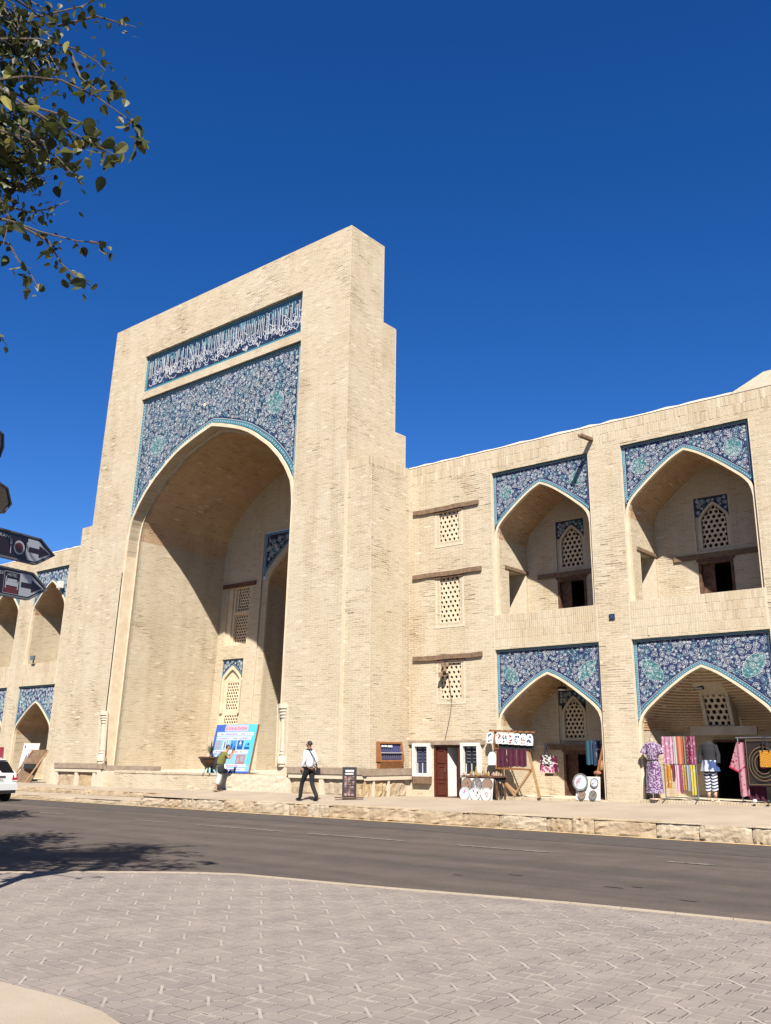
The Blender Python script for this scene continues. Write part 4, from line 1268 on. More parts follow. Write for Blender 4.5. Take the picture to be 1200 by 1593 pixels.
# raised pavement along the building
mb = MB()
xs = [-26.2, -24, -21, -18, -15.5, -13, -10.5, -8, -4, 4, 20]
def zw(x): return float(np.interp(x, [-26, -19, -15.5, -10.5, -7], [.40, .375, .385, .46, .50]))
def zp(x): return float(np.interp(x, [-26, -19, -15.5, -10.5, -7], [.46, .44, .41, .44, .46]))
rows = [(19.53, lambda x: .315), (20.4, lambda x: .345), (22.2, zp), (24.62, zw)]
for (y0, z0), (y1, z1) in zip(rows, rows[1:]):
    mb.strip([(x, y0, z0(x)) for x in xs], [(x, y1, z1(x)) for x in xs])
mb.strip([(-26.2, y, z(-26.2)) for y, z in rows], [(-26.2, y, 0) for y, z in rows])
wk = mb.build('pavement', m_walk); tag(wk, kind='structure')
mb = MB()
xs2 = [-90, -60, -40, -32, -26.2]
mb.strip([(x, 20.95, .33) for x in xs2], [(x, 22.4, .40) for x in xs2]); mb.strip([(x, 22.4, .40) for x in xs2], [(x, 24.7, .37) for x in xs2])
mb.strip([(x, 19.55, .14) for x in xs2], [(x, 20.95, .16) for x in xs2])
tag(mb.build('pavement', m_walk), kind='structure')
# kerb of big worn limestone blocks
R = random.Random(21)
x = -26.4; k = 0
while x < 6:
    wd = R.choice((R.uniform(.55, .9), R.uniform(.9, 1.5)))
    stone_block(x + .008, x + wd - .008, 19.53 + R.uniform(-.02, .02), 19.95, -.02, .325 + R.uniform(-.015, .02) - (.0 if x > -25 else .05), R.choice((m_stone, m_stone3, m_stone)), wk, 'kerb_stone', .022, 500 + k, 9, 5)
    x += wd; k += 1
x = -60
lk = None
while x < -26.3:
    wd = R.uniform(.8, 1.6)
    stone_block(x + .008, x + wd - .008, 19.55 + R.uniform(-.02, .02), 19.8, -.02, .145, m_stone3, wk, 'kerb_stone', .012, 700 + k, 5, 3)
    if x > -48: stone_block(x + .008, x + wd - .008, 20.93 + R.uniform(-.02, .02), 21.2, .1, .34, m_stone, wk, 'kerb_stone', .02, 800 + k, 6, 3)
    x += wd; k += 1

# paved square in the foreground
edge = [(-16.5, 4.6), (-14.6, 6.1), (-13.1, 7.4), (-12.5, 8.0), (-11.75, 8.62), (-11.0, 9.18), (-10.3, 9.5), (-9.25, 9.62), (-7.93, 9.8), (-5.5, 10.24), (-3.35, 10.42), (2, 10.6), (9, 10.7)]
PZ = .05
mb = MB(); mb.quad(*([(x, y, PZ) for x, y in edge] + [(9, -9, PZ), (-16.5, -9, PZ)])[::-1])
mb.strip([(x, y, PZ) for x, y in edge], [(x, y, -.01) for x, y in edge])
pz = mb.build('paved_square', m_groove); tag(pz, kind='structure')
kb = MB()
ein = []
for i, (x, y) in enumerate(edge):
    a = edge[max(i - 1, 0)]; b = edge[min(i + 1, len(edge) - 1)]; l = math.hypot(b[0] - a[0], b[1] - a[1])
    nx, ny = (b[1] - a[1]) / l, -(b[0] - a[0]) / l
    ein.append((x + nx * .13, y + ny * .13))
def resample(P, n):
    P = np.array(P); s = np.concatenate([[0], np.cumsum(np.hypot(*np.diff(P, axis=0).T))]); t = np.linspace(0, s[-1], n)
    return np.stack([np.interp(t, s, P[:, 0]), np.interp(t, s, P[:, 1])], 1)
E1, E2 = resample(edge, 46), resample(ein, 46)
for i in range(45):
    kb = MB(); g_ = .012
    p0, p1 = E1[i] + (E1[i + 1] - E1[i]) * g_ / 2, E1[i + 1] - (E1[i + 1] - E1[i]) * g_ / 2
    q0, q1 = E2[i] + (E2[i + 1] - E2[i]) * g_ / 2, E2[i + 1] - (E2[i + 1] - E2[i]) * g_ / 2
    zt = PZ + .012
    kb.hexa([(*p0, -.005), (*p1, -.005), (*q1, -.005), (*q0, -.005), (*p0, zt), (*p1, zt), (*q1, zt), (*q0, zt)])
    kb.build('kerb_stone', m_conc, pz)
ap = MB(); ap.quad(*[(x, y, PZ + .012) for x, y in ((-16.4, -8), (-4.6, -8), (-4.7, 3.2), (-5.0, 3.68), (-5.3, 3.92), (-5.7, 4.03), (-6.2, 4.06), (-6.9, 4.02), (-7.6, 3.97), (-9, 4.02), (-16.4, 4.1))])
tag(ap.build('concrete_path', m_conc), kind='structure')
# one tile: four corner squares, four arms, pale ribs, all with depth
TX, TY = .505, .463
def tile_mesh():
    mb = MB(); a = .4925; c = .17; g = .030; h = .0022; rib = .016
    def P(poly, m, z1=h):
        mb.m = m
        n = len(poly); n0 = len(mb.v)
        mb.v += [(x * TX, y * TY, z1) for x, y in poly] + [(x * TX * 1.0, y * TY * 1.0, -.004) for x, y in poly]
        mb.f.append(tuple(n0 + i for i in range(n))); mb.mi.append(m)
        for i in range(n):
            j = (i + 1) % n
            mb.f.append((n0 + i, n0 + n + i, n0 + n + j, n0 + j)); mb.mi.append(m)
    e = c + rib + g
    for sx in (-1, 1):
        for sy in (-1, 1):
            ai = a - .038
            q = [(sx * e, sy * e), (sx * ai, sy * e), (sx * ai, sy * ai), (sx * e, sy * ai)]
            P(q if sx * sy > 0 else q[::-1], 0)
            for poly in ([(sx * (c + g * .3), sy * (c + g * .3)), (sx * a, sy * (c + g * .3)), (sx * a, sy * (c + rib + g * .3)), (sx * (c + g * .3), sy * (c + rib + g * .3))],
                         [(sx * (c + g * .3), sy * (c + rib + g * .3)), (sx * (c + rib + g * .3), sy * (c + rib + g * .3)), (sx * (c + rib + g * .3), sy * a), (sx * (c + g * .3), sy * a)]):
                P(poly if sx * sy > 0 else poly[::-1], 1, h + .0008)
            for poly in ([(sx * (e + .01), sy * (a - .018)), (sx * (a - .018), sy * (a - .018)), (sx * (a - .018), sy * a * .999), (sx * (e + .01), sy * a * .999)],
                         [(sx * (a - .018), sy * (e + .01)), (sx * a * .998, sy * (e + .01)), (sx * a * .998, sy * a * .998), (sx * (a - .018), sy * a * .998)]):
                P(poly if sx * sy > 0 else poly[::-1], 1, h + .0008)
    k = c - g; b = .045; tn = .012
    # arms; the bar runs along the diagonal (-,+) to (+,-)
    top = [(-k, a), (-k, k + .0), (-k * .55, k * .55 + .03 + b * .2), (0, b * .9 + tn), (k, k + .0 + tn * 0), (k, a)]
    P([(-k, k + b * .7), (-b * .2, b + .01), (k - tn, k + .0), (k, k + .01), (k, a), (-k, a)], 0)
    P([(-k, -a), (k, -a), (k, -k - b * .7), (b * .2, -b - .01), (-k + tn, -k), (-k, -k - .01)], 0)
    P([(a, -k), (a, k), (k + .01, k), (k, k - tn), (b + .01, -b * .2), (k + b * .7, -k)], 0)
    P([(-a, k), (-a, -k), (-k - .01, -k), (-k, -k + tn), (-b - .01, b * .2), (-k - b * .7, k)], 0)
    s = b * .5
    P([(-c - s * .6, c - s), (c - s, -c - s * .6), (c + s * .6, -c + s), (-c + s, c + s * .6)], 1, h + .0008)
    for q in (1, -1):
        P([(q * .05 - .006, q * .05 + .006), (q * .05 + .006, q * .05 - .006), (q * c + .006, q * c - .006), (q * c - .006, q * c + .006)][::q], 1, h)
    me = mb.build('paving_tile', [m_paver, m_paver_l], None, origin=(0, 0, 0))
    d = me.data; bpy.data.objects.remove(me)
    return d, mb
tme, tmb = tile_mesh()
E3 = resample(edge, 600)
pts = []; cut = []
epx = np.array(edge)
for j in range(-26, 28):
    for i in range(-26, 28):
        x, y = -4.87 + i * TX + j * .018, 4.68 + j * TY * 1.02 + i * .010
        ye = np.interp(x, epx[:, 0], epx[:, 1])
        if y > ye + .2 or x < -16 or x > 3 or y < -2: continue
        if np.min(np.hypot(E3[:, 0] - x, E3[:, 1] - y)) < .27:
            cut.append((x, y)); continue
        if y < 3.85 and x < -5.45: continue
        u, v, ww = project(np.array([x, y, PZ]))
        inf = ww > .5 and -30 < u < 1230 and v < 1640
        pts.append((0 if inf else 1, math.hypot(x, y), x, y))
pts.sort()
vis = [p for p in pts if p[0] == 0][:300]
rest = pts[len(vis):]
R = random.Random(9)
for k, (_, _, x, y) in enumerate(vis):
    o = link_mesh('paving_tile', tme, pz, (x, y, PZ + .004 + R.uniform(-.0008, .0008)))
    o.rotation_euler = (R.gauss(0, .0015), R.gauss(0, .0015), .03 + R.gauss(0, .006))
mb = MB(); tv = np.array(tmb.v)
ca, sa = cos(.03), sin(.03)
for _, _, x, y in rest:
    q = tv.copy(); q[:, 0], q[:, 1] = tv[:, 0] * ca - tv[:, 1] * sa, tv[:, 0] * sa + tv[:, 1] * ca
    n0 = len(mb.v); mb.v += [tuple(p) for p in q + np.array([x, y, PZ + .004])]
    mb.f += [tuple(n0 + i for i in f) for f in tmb.f]; mb.mi += tmb.mi
# cut pieces along the curved edge
for x, y in cut:
    for a in (-1, 0, 1):
        for b in (-1, 0, 1):
            px_, py_ = x + a * .166, y + b * .153
            if py_ > np.interp(px_, epx[:, 0], epx[:, 1]) or np.min(np.hypot(E3[:, 0] - px_, E3[:, 1] - py_)) < .11: continue
            mb.m = 0; mb.box(px_ - .079, px_ + .079, py_ - .072, py_ + .072, PZ - .002, PZ + .0062)
mb.m = 0
if rest: tag(mb.build('paving_tile', [m_paver, m_paver_l], pz), kind='stuff')

# ------------------------------------------------------------------ goods, furniture, signs
base_mat = mat
def mat(name, c, rough=.8, c2=None, *a, **k):
    f = lambda q: tuple(x * .60 for x in q)
    return base_mat(name, f(c), rough, f(c2) if c2 else None, *a, **k)
def pmat(name, c1, c2, scale=30, kind='VORONOI', th=.5, rough=.85, stretch=(1, 1, 1), c3=None):
    """printed cloth: two colours in a cellular or wave pattern"""
    m, n, b = principled(name)
    c1, c2 = tuple(x * .58 for x in c1), tuple(x * .58 for x in c2)
    b.inputs['Roughness'].default_value = rough; b.inputs['Specular IOR Level'].default_value = .1
    g = n.nodes.new('ShaderNodeTexCoord'); mp = n.nodes.new('ShaderNodeMapping')
    mp.inputs['Scale'].default_value = stretch
    n.links.new(g.outputs['Object'], mp.inputs[0])
    if kind == 'VORONOI':
        t = n.nodes.new('ShaderNodeTexVoronoi'); t.inputs['Scale'].default_value = scale; out = t.outputs['Distance']
    elif kind == 'WAVE':
        t = n.nodes.new('ShaderNodeTexWave'); t.wave_type = 'BANDS'; t.bands_direction = 'Z'; t.inputs['Scale'].default_value = scale; t.inputs['Distortion'].default_value = 0; out = t.outputs['Fac']
    elif kind == 'RINGS':
        t = n.nodes.new('ShaderNodeTexWave'); t.wave_type = 'RINGS'; t.rings_direction = 'SPHERICAL'; t.inputs['Scale'].default_value = scale; t.inputs['Distortion'].default_value = 2.5; t.inputs['Detail Scale'].default_value = 2; out = t.outputs['Fac']
    else:
        t = n.nodes.new('ShaderNodeTexNoise'); t.inputs['Scale'].default_value = scale; t.inputs['Detail'].default_value = 2; out = t.outputs['Fac']
    n.links.new(mp.outputs[0], t.inputs['Vector'])
    r = n.nodes.new('ShaderNodeValToRGB'); r.color_ramp.interpolation = 'CONSTANT'
    r.color_ramp.elements[0].color = (*c1, 1); r.color_ramp.elements[1].color = (*c2, 1); r.color_ramp.elements[1].position = th
    if c3:
        e = r.color_ramp.elements.new(min(.98, th + .2)); e.color = (*c3, 1)
    n.links.new(out, r.inputs[0]); n.links.new(r.outputs[0], b.inputs['Base Color'])
    return m

def solo(mb, name, m, label, cat, group=None, smooth=False):
    o = mb.build(name, m, None, smooth=smooth)
    return tag(o, label, cat, group)

def cloth_sheet(mb, x0, x1, y, z0, z1, amp=.02, waves=3, nx=12, nz=6, seed=0, taper=0, thick=.012):
    """hanging cloth with folds, real thickness"""
    r = random.Random(seed); ph = r.random() * 6
    def P(i, j, s):
        u, v = i / nx, j / nz
        w = 1 - taper * (1 - v)
        xx = (x0 + x1) / 2 + (x1 - x0) * (u - .5) * w
        yy = y + amp * (1.2 - .5 * v) * sin(u * waves * 2 * pi + ph + .4 * v) - s * thick
        zz = z0 + (z1 - z0) * v + (.012 * sin(u * 9 + ph) if j == 0 else 0)
        return (xx, yy, zz)
    n0 = len(mb.v)
    for s in (0, 1):
        mb.v += [P(i, j, s) for j in range(nz + 1) for i in range(nx + 1)]
    k = nx + 1; N = k * (nz + 1)
    for j in range(nz):
        for i in range(nx):
            a = n0 + j * k + i
            mb.f.append((a, a + 1, a + k + 1, a + k)); mb.mi.append(mb.m)
            a += N
            mb.f.append((a + k, a + k + 1, a + 1, a)); mb.mi.append(mb.m)
    rim = [j * k for j in range(nz + 1)]; rim2 = [j * k + nx for j in range(nz + 1)]; bt = list(range(k)); tp = [nz * k + i for i in range(k)]
    for L in (rim, rim2, bt, tp):
        for a, b in zip(L, L[1:]):
            mb.f.append((n0 + a, n0 + b, n0 + N + b, n0 + N + a)); mb.mi.append(mb.m)
    return mb

# --- doorway of the plain wall
ZD = zg_r(-17.5)
mb = MB(); l_ = np.linspace(-18.98, -16.06, 8)
for a, b in zip(l_, l_[1:]):
    j = random.uniform(-.012, .012)
    mb.hexa([(a, YW - .09, 1.99 + j), (b, YW - .09, 1.99 + j), (b, YW + .1, 1.99), (a, YW + .1, 1.99), (a, YW - .09, 2.125 + j), (b, YW - .09, 2.125 + j), (b, YW + .1, 2.125), (a, YW + .1, 2.125)])
mb.build('timber_lintel', m_ledge, bld)
mb = MB(); frame_rect(mb, -18.015, -16.995, ZD, 1.985, YW - .02, .075, .2, bottom=False); mb.box(-17.94, -17.07, YW, YW + .15, ZD, ZD + .03)
df = mb.build('door_frame', m_wood_red, bld)
mb = MB(); mb.box(-17.935, -17.56, YW + .05, YW + .09, ZD + .03, 1.905)
for z0, z1 in ((.45, .85), (.92, 1.35), (1.42, 1.84)): frame_rect(mb, -17.90, -17.595, z0, z1, YW + .03, .05, .025)
dl = mb.build('door_leaf', m_wood_red, df)
MB().tube([(-17.60, YW + .03, 1.15), (-17.60, YW - .01, 1.15), (-17.60, YW - .01, 1.25), (-17.60, YW + .03, 1.25)], .009, 6).build('door_handle', m_metal, dl)
mb = MB(); mb.hexa([(-17.56, YW + .10, ZD + .03), (-17.53, YW + .10, ZD + .03), (-17.36, YW + .62, ZD + .03), (-17.39, YW + .62, ZD + .03), (-17.56, YW + .10, 1.9), (-17.53, YW + .10, 1.9), (-17.36, YW + .62, 1.9), (-17.39, YW + .62, 1.9)])
mb.build('door_leaf', m_white, df)
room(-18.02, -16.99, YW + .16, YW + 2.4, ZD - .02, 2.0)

# --- wall display cases
m_glassblue = mat('navy felt', (0.035, 0.042, 0.10), .7)
m_glassblk = mat('black felt', (0.012, 0.013, 0.018), .7)
m_glass = None
def wall_case(x0, x1, z0, z1, felt, label, rows):
    e = empty('display_case', ((x0 + x1) / 2, YW - .1, z0 - .25), label, 'display case', 'glazed display cases beside the door')
    mb = MB(); frame_rect(mb, x0, x1, z0, z1, YW - .16, .10, .155); mb.build('case_frame', m_white, e)
    mb = MB(); mb.box(x0 + .09, x1 - .09, YW - .03, YW - .005, z0 + .09, z1 - .09); mb.build('felt_back', felt, e)
    mb = MB(); mb.hexa([(x0 + .02, YW - .14, z0 - .22), (x1 - .02, YW - .14, z0 - .22), (x1 - .02, YW, z0 - .24), (x0 + .02, YW, z0 - .24), (x0 + .01, YW - .155, z0 - .004), (x1 - .01, YW - .155, z0 - .004), (x1 - .01, YW, z0 - .004), (x0 + .01, YW, z0 - .004)])
    mb.build('wooden_skirt', m_wood, e)
    first = None; nr = rows
    for j in range(nr):
        zz = z1 - .16 - (z1 - z0 - .3) * j / (nr - 1)
        up = j > nr * .6
        xsn = np.linspace(x0 + .15, x1 - .15, 3) if up else [(x0 + x1) / 2 - .1, (x0 + x1) / 2 + .13]
        for xx in xsn:
            if first is None or True:
                mb = MB()
                if up: mb.box(xx - .012, xx + .012, YW - .05, YW - .04, zz - .04, zz + .045); mb.box(xx - .018, xx + .018, YW - .052, YW - .038, zz + .045, zz + .06)
                else: mb.hexa([(xx - .08, YW - .05, zz), (xx + .07, YW - .05, zz - .01), (xx + .07, YW - .035, zz - .01), (xx - .08, YW - .035, zz), (xx - .08, YW - .05, zz + .02), (xx + .07, YW - .05, zz + .022), (xx + .07, YW - .035, zz + .022), (xx - .08, YW - .035, zz + .02)])
                o = solo(mb, 'knife', m_metal if not up else m_white, 'small steel knife pinned to the felt of the %s' % ('case with navy felt' if felt is m_glassblue else 'case with black felt'), 'knife', 'knives in the %s case' % ('navy' if felt is m_glassblue else 'black'))
wall_case(-18.79, -18.10, 1.0, 2.03, m_glassblue, 'white framed glazed case with navy felt, between buttress and doorway', 8)
wall_case(-16.90, -16.19, 1.0, 2.04, m_glassblk, 'white framed glazed case with black felt, between doorway and figurine stall', 8)
# the tilted case on the side of the buttress
e = empty('display_case', (-18.85, 23.45, 1.1), 'orange wood tilted display case with blue felt on the buttress side', 'display case')
mb = MB(); X0 = -19.0
def cb(y0, y1, z0, z1, d0, d1, t=.04):
    mb.hexa([(X0 + .005, y0, z0), (X0 + d0, y0, z0), (X0 + d0, y1, z0), (X0 + .005, y1, z0), (X0 + .005, y0, z1), (X0 + d1, y0, z1), (X0 + d1, y1, z1), (X0 + .005, y1, z1)])
cb(22.86, 22.93, 1.46, 2.07, .20, .10); cb(24.0, 24.07, 1.46, 2.07, .20, .10); cb(22.931, 23.999, 2.01, 2.07, .11, .10); cb(22.931, 23.999, 1.46, 1.51, .20, .19)
mb.build('case_frame', m_wood_org, e)
mb = MB(); cb(22.931, 23.999, 1.511, 2.009, .13, .06); mb.build('felt_back', mat('blue felt', (0.05, 0.055, 0.17), .7), e)
mb = MB(); cb(22.93, 24.0, 1.72, 1.735, .165, .163); mb.build('glass_shelf', m_white, e)
mb = MB(); cb(22.90, 24.04, 1.16, 1.455, .10, .195); mb.build('wooden_skirt', m_wood_org, e)
for k in range(10):
    for zz in (1.55, 1.76):
        yy = 23.0 + k * .1; mb = MB(); d = X0 + .15 - (zz - 1.5) * .14
        mb.box(d, d + .012, yy - .012, yy + .012, zz, zz + .11)
        solo(mb, 'knife', m_metal, 'small knife standing in the tilted case with blue felt', 'knife', 'knives in the tilted case')
mb = MB(); FR = lambda u, v, d: (X0 + .135 + d - v * .14, 22.98 + u, 1.86 + v)
for (a, b, c, d_) in ((0, .12, .05, .1), (.14, .3, .05, .1), (.33, .55, .04, .1)): mb.quad(FR(a, c, 0), FR(b, c, 0), FR(b, d_, 0), FR(a, d_, 0))
mb.build('white_lettering', m_white, e)

# --- figurine stall
e = empty('stall_table', (-15.85, 24.15, ZD), 'narrow dark table covered with clay figurines beside the black felt case', 'table')
mb = MB(); mb.box(-16.5, -15.2, 23.88, 24.48, 1.03, 1.075); mb.build('table_top', m_wood_dark, e)
mb = MB(); mb.box(-16.35, -15.25, 23.94, 24.44, .92, 1.029); mb.build('table_apron', m_blackcloth, e)
for x in (-16.28, -15.28):
    for y in (23.96, 24.42): MB().box(x - .025, x + .025, y - .025, y + .025, ZD, .919).build('leg', m_wood_dark, e)
mb = MB(); cloth_sheet(mb, -15.27, -15.22, 24.2, ZD + .05, .92, .01, 1, 3, 4); mb.build('side_cloth', m_blackcloth, e)
R = random.Random(4)
fm = [mat('fired clay figure', (.42, .27, .17), .8), mat('pale clay figure', (.50, .42, .33), .8), mat('red clay figure', (.33, .13, .08), .8), mat('ochre clay figure', (.40, .27, .08), .8)]
fd = {0: 'pale brown', 1: 'cream', 2: 'red brown', 3: 'ochre'}
for k in range(26):
    x, y = -16.42 + (k % 13) * .098 + R.uniform(-.02, .02), 23.97 + (k // 13) * .26 + R.uniform(-.05, .08)
    h = R.uniform(.07, .13); q = R.choice((0, 0, 1, 1, 2, 3)); mb = MB()
    if k in (4, 7): h = .26; q = 3
    mb.lathe([(.035, 0), (.04, h * .12), (.022, h * .45), (.032, h * .6), (.014, h * .74), (.024, h * .86), (.018, h * .97), (.004, h)], (x, y, 1.075), 8)
    mb.tube([(x - .03, y, 1.075 + h * .58), (x - .045, y - .02, 1.075 + h * .4)], .008, 5); mb.tube([(x + .03, y, 1.075 + h * .58), (x + .045, y - .02, 1.075 + h * .4)], .008, 5)
    big = h > .2
    solo(mb, 'figurine', fm[q], ('tall ochre clay figurine rising above the others on the stall table' if big else 'small %s clay figurine on the dark stall table' % fd[q]), 'figurine', 'tall figurines on the stall' if big else 'small %s figurines on the stall' % fd[q], smooth=True)

m_plw = mat('painted white plate', (.62, .60, .57), .35, (.50, .50, .52), 20)
def plate(x, y, z, r, rim, face, label, group=None, tiltx=.12, motif=None, mm=None):
    e = empty('plate', (x, y, z - r), label, 'plate', group)
    def fr(a, b, d): return (x + a, y - d + b * tiltx, z + b)
    def ring(rr, d): return [fr(rr * cos(q), rr * sin(q), d) for q in np.linspace(0, 2 * pi, 25)]
    mb = MB(); mb.strip(ring(r, 0), ring(r, .02)); mb.strip(ring(r, .02), ring(r * .8, .012)); mb.quad(*ring(r, 0)[:-1]); mb.build('plate_rim', rim, e)
    mb = MB(); mb.quad(*ring(r * .8, .0122)[:-1]); f = mb.build('plate_face', face, e)
    if motif:
        mb = MB(); rr = random.Random(int(x * 977 + z * 131))
        for k in range(motif):
            a, b = rr.uniform(-.5, .5) * r, rr.uniform(-.5, .3) * r; w_, h_ = rr.uniform(.04, .14) * r, rr.uniform(.1, .45) * r
            mb.quad(fr(a - w_, b, .0145 + k * .0004), fr(a + w_, b, .0145 + k * .0004), fr(a + w_, b + h_ * .7, .0145 + k * .0004), fr(a, b + h_, .0145 + k * .0004), fr(a - w_, b + h_ * .7, .0145 + k * .0004))
        mb.build('painted_motif', mm or m_wood_dark, e)
    return e
pt = [mat('painted terracotta plate', (.36, .16, .09), .4, (.22, .20, .17), 28, lo=.45, hi=.55), mat('painted grey plate', (.26, .24, .21), .4, (.12, .11, .10), 30, lo=.45, hi=.55), mat('pale blue plate', (.46, .54, .64), .35, (.56, .56, .58), 14), m_plw, mat('brown painted plate', (.17, .10, .07), .4, (.32, .25, .2), 35, lo=.45, hi=.55), mat('pink skyline plate', (.45, .22, .24), .4), mat('green plate picture', (.05, .07, .03), .5)]
e = empty('display_board', (-15.85, 23.75, ZD), 'white board with six painted plates leaning on the figurine stall', 'board')
mb = MB(); mb.hexa([(-16.42, 23.74, ZD), (-15.32, 23.74, ZD), (-15.32, 23.77, ZD), (-16.42, 23.77, ZD), (-16.42, 23.84, 1.0), (-15.32, 23.84, 1.0), (-15.32, 23.87, 1.0), (-16.42, 23.87, 1.0)]); mb.build('board_panel', m_white, e)
mb = MB(); mb.bar((-15.31, 23.9, .98), (-15.26, 24.1, ZD), .03); mb.build('prop', m_wood, e)
gd = (('orange figure', 0, 0, 'upper row, nearest the black felt case'), ('grey figure', 1, 1, 'middle of the upper row'), ('terracotta figure', 0, 4, 'upper row, nearest the wooden rack'))
xs3 = (-16.22, -15.87, -15.50)
for x, (nm, rim, fc, wh) in zip(xs3, gd): plate(x, 23.80, .83, .19, pt[1], pt[fc] if fc != 4 else pt[0], 'round %s plate on the six plate board, %s' % (nm, wh), 'plates on the six plate board', motif=4, mm=(m_wood_dark, m_plw, pt[4])[(-16.22, -15.87, -15.50).index(x)])
for x, nm, fc, mm_, mo in ((-16.27, 'pale blue minaret', 2, pt[5], 4), (-15.88, 'white and green picture', 3, pt[6], 3), (-15.50, 'white and pink mosque', 3, pt[5], 5)):
    plate(x, 23.745, .565, .185, m_plw, pt[fc], 'round %s plate in the lower row of the six plate board' % nm, 'plates on the six plate board', motif=mo, mm=mm_)

# --- wooden rack with white pouches and maroon cloths
e = empty('goods_rack', (-14.9, 24.6, .44), 'rough wooden trestle rack hung with white pouches and maroon cloths', 'rack')
YR = 24.42
mb = MB()
for a, b, t in (((-15.78, YR, 2.40), (-14.2, YR, 2.33), .05), ((-15.62, YR, 1.87), (-14.3, YR, 1.84), .04), ((-15.6, YR, 1.30), (-14.28, YR, 1.26), .055)):
    MB().bar(a, b, t).build('rail', m_wood_org, e)
for a, b in (((-15.6, YR + .05, 2.4), (-15.55, YR + .05, .46)), ((-14.5, YR + .04, 1.95), (-14.08, YR - .05, .48))):
    MB().bar(a, b, .065).build('post', m_wood_light, e)
for a, b in (((-15.52, YR + .02, 1.12), (-14.93, YR, .5)), ((-14.38, YR + .02, 1.24), (-14.98, YR + .02, .52)), ((-15.5, YR + .06, 1.05), (-15.08, YR + .3, .6))):
    MB().bar(a, b, .055).build('brace', m_wood_light, e)
mred = mat('red embroidery', (.36, .06, .03), .9); mblu = mat('blue embroidery', (.05, .09, .20), .9)
def pouch(x, z, mm, label, s=1.0, grp='white embroidered pouches on the rack'):
    o = empty('pouch', (x, YR - .05, z - .26 * s), label, 'pouch', grp)
    pts = [(-.10, -.24), (.10, -.24), (.115, -.1), (.10, .02), (.05, .09), (-.05, .09), (-.10, .02), (-.115, -.1)]
    mb = MB(); mb.prism([(a * s, b * s) for a, b in pts], lambda u, v, d: (x + u, YR - .05 - d + .02 * v, z + v), 0, .045 * s); mb.build('pouch_body', m_whitecloth, o)
    mb = MB(); rr = random.Random(int(x * 1000))
    for k in range(8):
        a, b, q = rr.uniform(-.06, .06) * s, rr.uniform(-.2, .04) * s, rr.uniform(.018, .038) * s
        mb.quad(*[(x + a + q * cos(t), YR - .0965 - k * .0004 + .02 * b, z + b + q * sin(t)) for t in np.linspace(0, 2 * pi, 7)[:-1]])
    tag(mb.build('embroidery', mm, o), kind='stuff')
    MB().tube([(x - .06 * s, YR - .07, z + .08), (x, YR - .03, z + .17), (x + .06 * s, YR - .07, z + .08)], .006, 5).build('cord', m_blackcloth, o)
wh = ['over the plate stall edge', 'second', 'third', 'fourth', 'fifth', 'sixth', 'last, above the tote bags']
for k, x in enumerate((-15.72, -15.40, -15.19, -14.97, -14.76, -14.55, -14.34)):
    mm_ = mred if k in (1, 3, 5) else mblu
    pouch(x, 2.26 - k * .012, mm_, 'white pouch with %s embroidery on the top rail, %s along it' % ('red' if mm_ is mred else 'blue', wh[k]))
pouch(-15.66, 1.66, mblu, 'single white pouch with blue embroidery on the rack post, below the others', 1.15)
for k in range(6):
    x = -15.35 + k * .2; mb = MB(); mb.prism([(-.09, -.2), (.09, -.18), (.1, -.02), (.03, .05), (-.08, .02)], lambda u, v, d, x=x: (x + u, YR + .01 - d, 2.03 + v), 0, .05)
    solo(mb, 'pouch', m_blackcloth, 'black pouch hanging behind the white ones on the wooden rack', 'pouch', 'black pouches on the rack')
m_mar = pmat('maroon woven cloth', (.055, .012, .028), (.12, .03, .055), 60, 'NOISE', .5)
for k, wt in enumerate(('beside the post', 'in the middle', 'beside the slanted leg')):
    x = -15.5 + k * .345; mb = MB(); cloth_sheet(mb, x, x + .325, YR - .03, 1.34, 1.86, .012, 2, 8, 4, k)
    solo(mb, 'cloth', m_mar, 'maroon woven cloth on the wooden rack, %s' % wt, 'cloth', 'maroon cloths on the rack')
# tote bags
def tote(x0, x1, z0, z1, y, m, strap, label):
    o = empty('tote_bag', ((x0 + x1) / 2, y, z0), label, 'bag', 'tote bags hanging by the niche door')
    mb = MB(); w_ = x1 - x0
    mb.hexa([(x0, y, z0), (x1, y, z0), (x1, y + .07, z0), (x0, y + .07, z0), (x0 + w_ * .04, y + .01, z1), (x1 - w_ * .04, y + .01, z1), (x1 - w_ * .04, y + .03, z1), (x0 + w_ * .04, y + .03, z1)]); mb.build('bag_body', m, o)
    c = (x0 + x1) / 2
    MB().tube([(c - w_ * .25, y, z1 - .03), (c - .03, y - .01, strap), (c + .03, y - .01, strap), (c + w_ * .25, y, z1 - .03)], .014, 6).build('strap', m_blackcloth, o)
tote(-14.40, -13.80, 1.20, 1.66, 24.98, pmat('maroon flower bag', (.10, .015, .04), (.55, .40, .42), 9, 'VORONOI', .62), 1.9, 'maroon tote bag with pale flower print, behind the white one')
tote(-14.28, -13.98, 1.42, 1.68, 24.92, pmat('white dotted bag', (.02, .015, .02), (.62, .58, .54), 13, 'VORONOI', .42), 2.02, 'small white tote bag with black dots hanging on top of the maroon bags')
tote(-14.32, -13.92, 1.18, 1.40, 24.91, pmat('pink flower bag', (.42, .06, .15), (.60, .50, .50), 11, 'VORONOI', .48), 1.42, 'pink and white flowered tote bag hanging lowest')
MB().box(-14.25, -13.85, 25.0, 25.06, 1.08, 1.16).build('goods_shelf', m_wood, e)
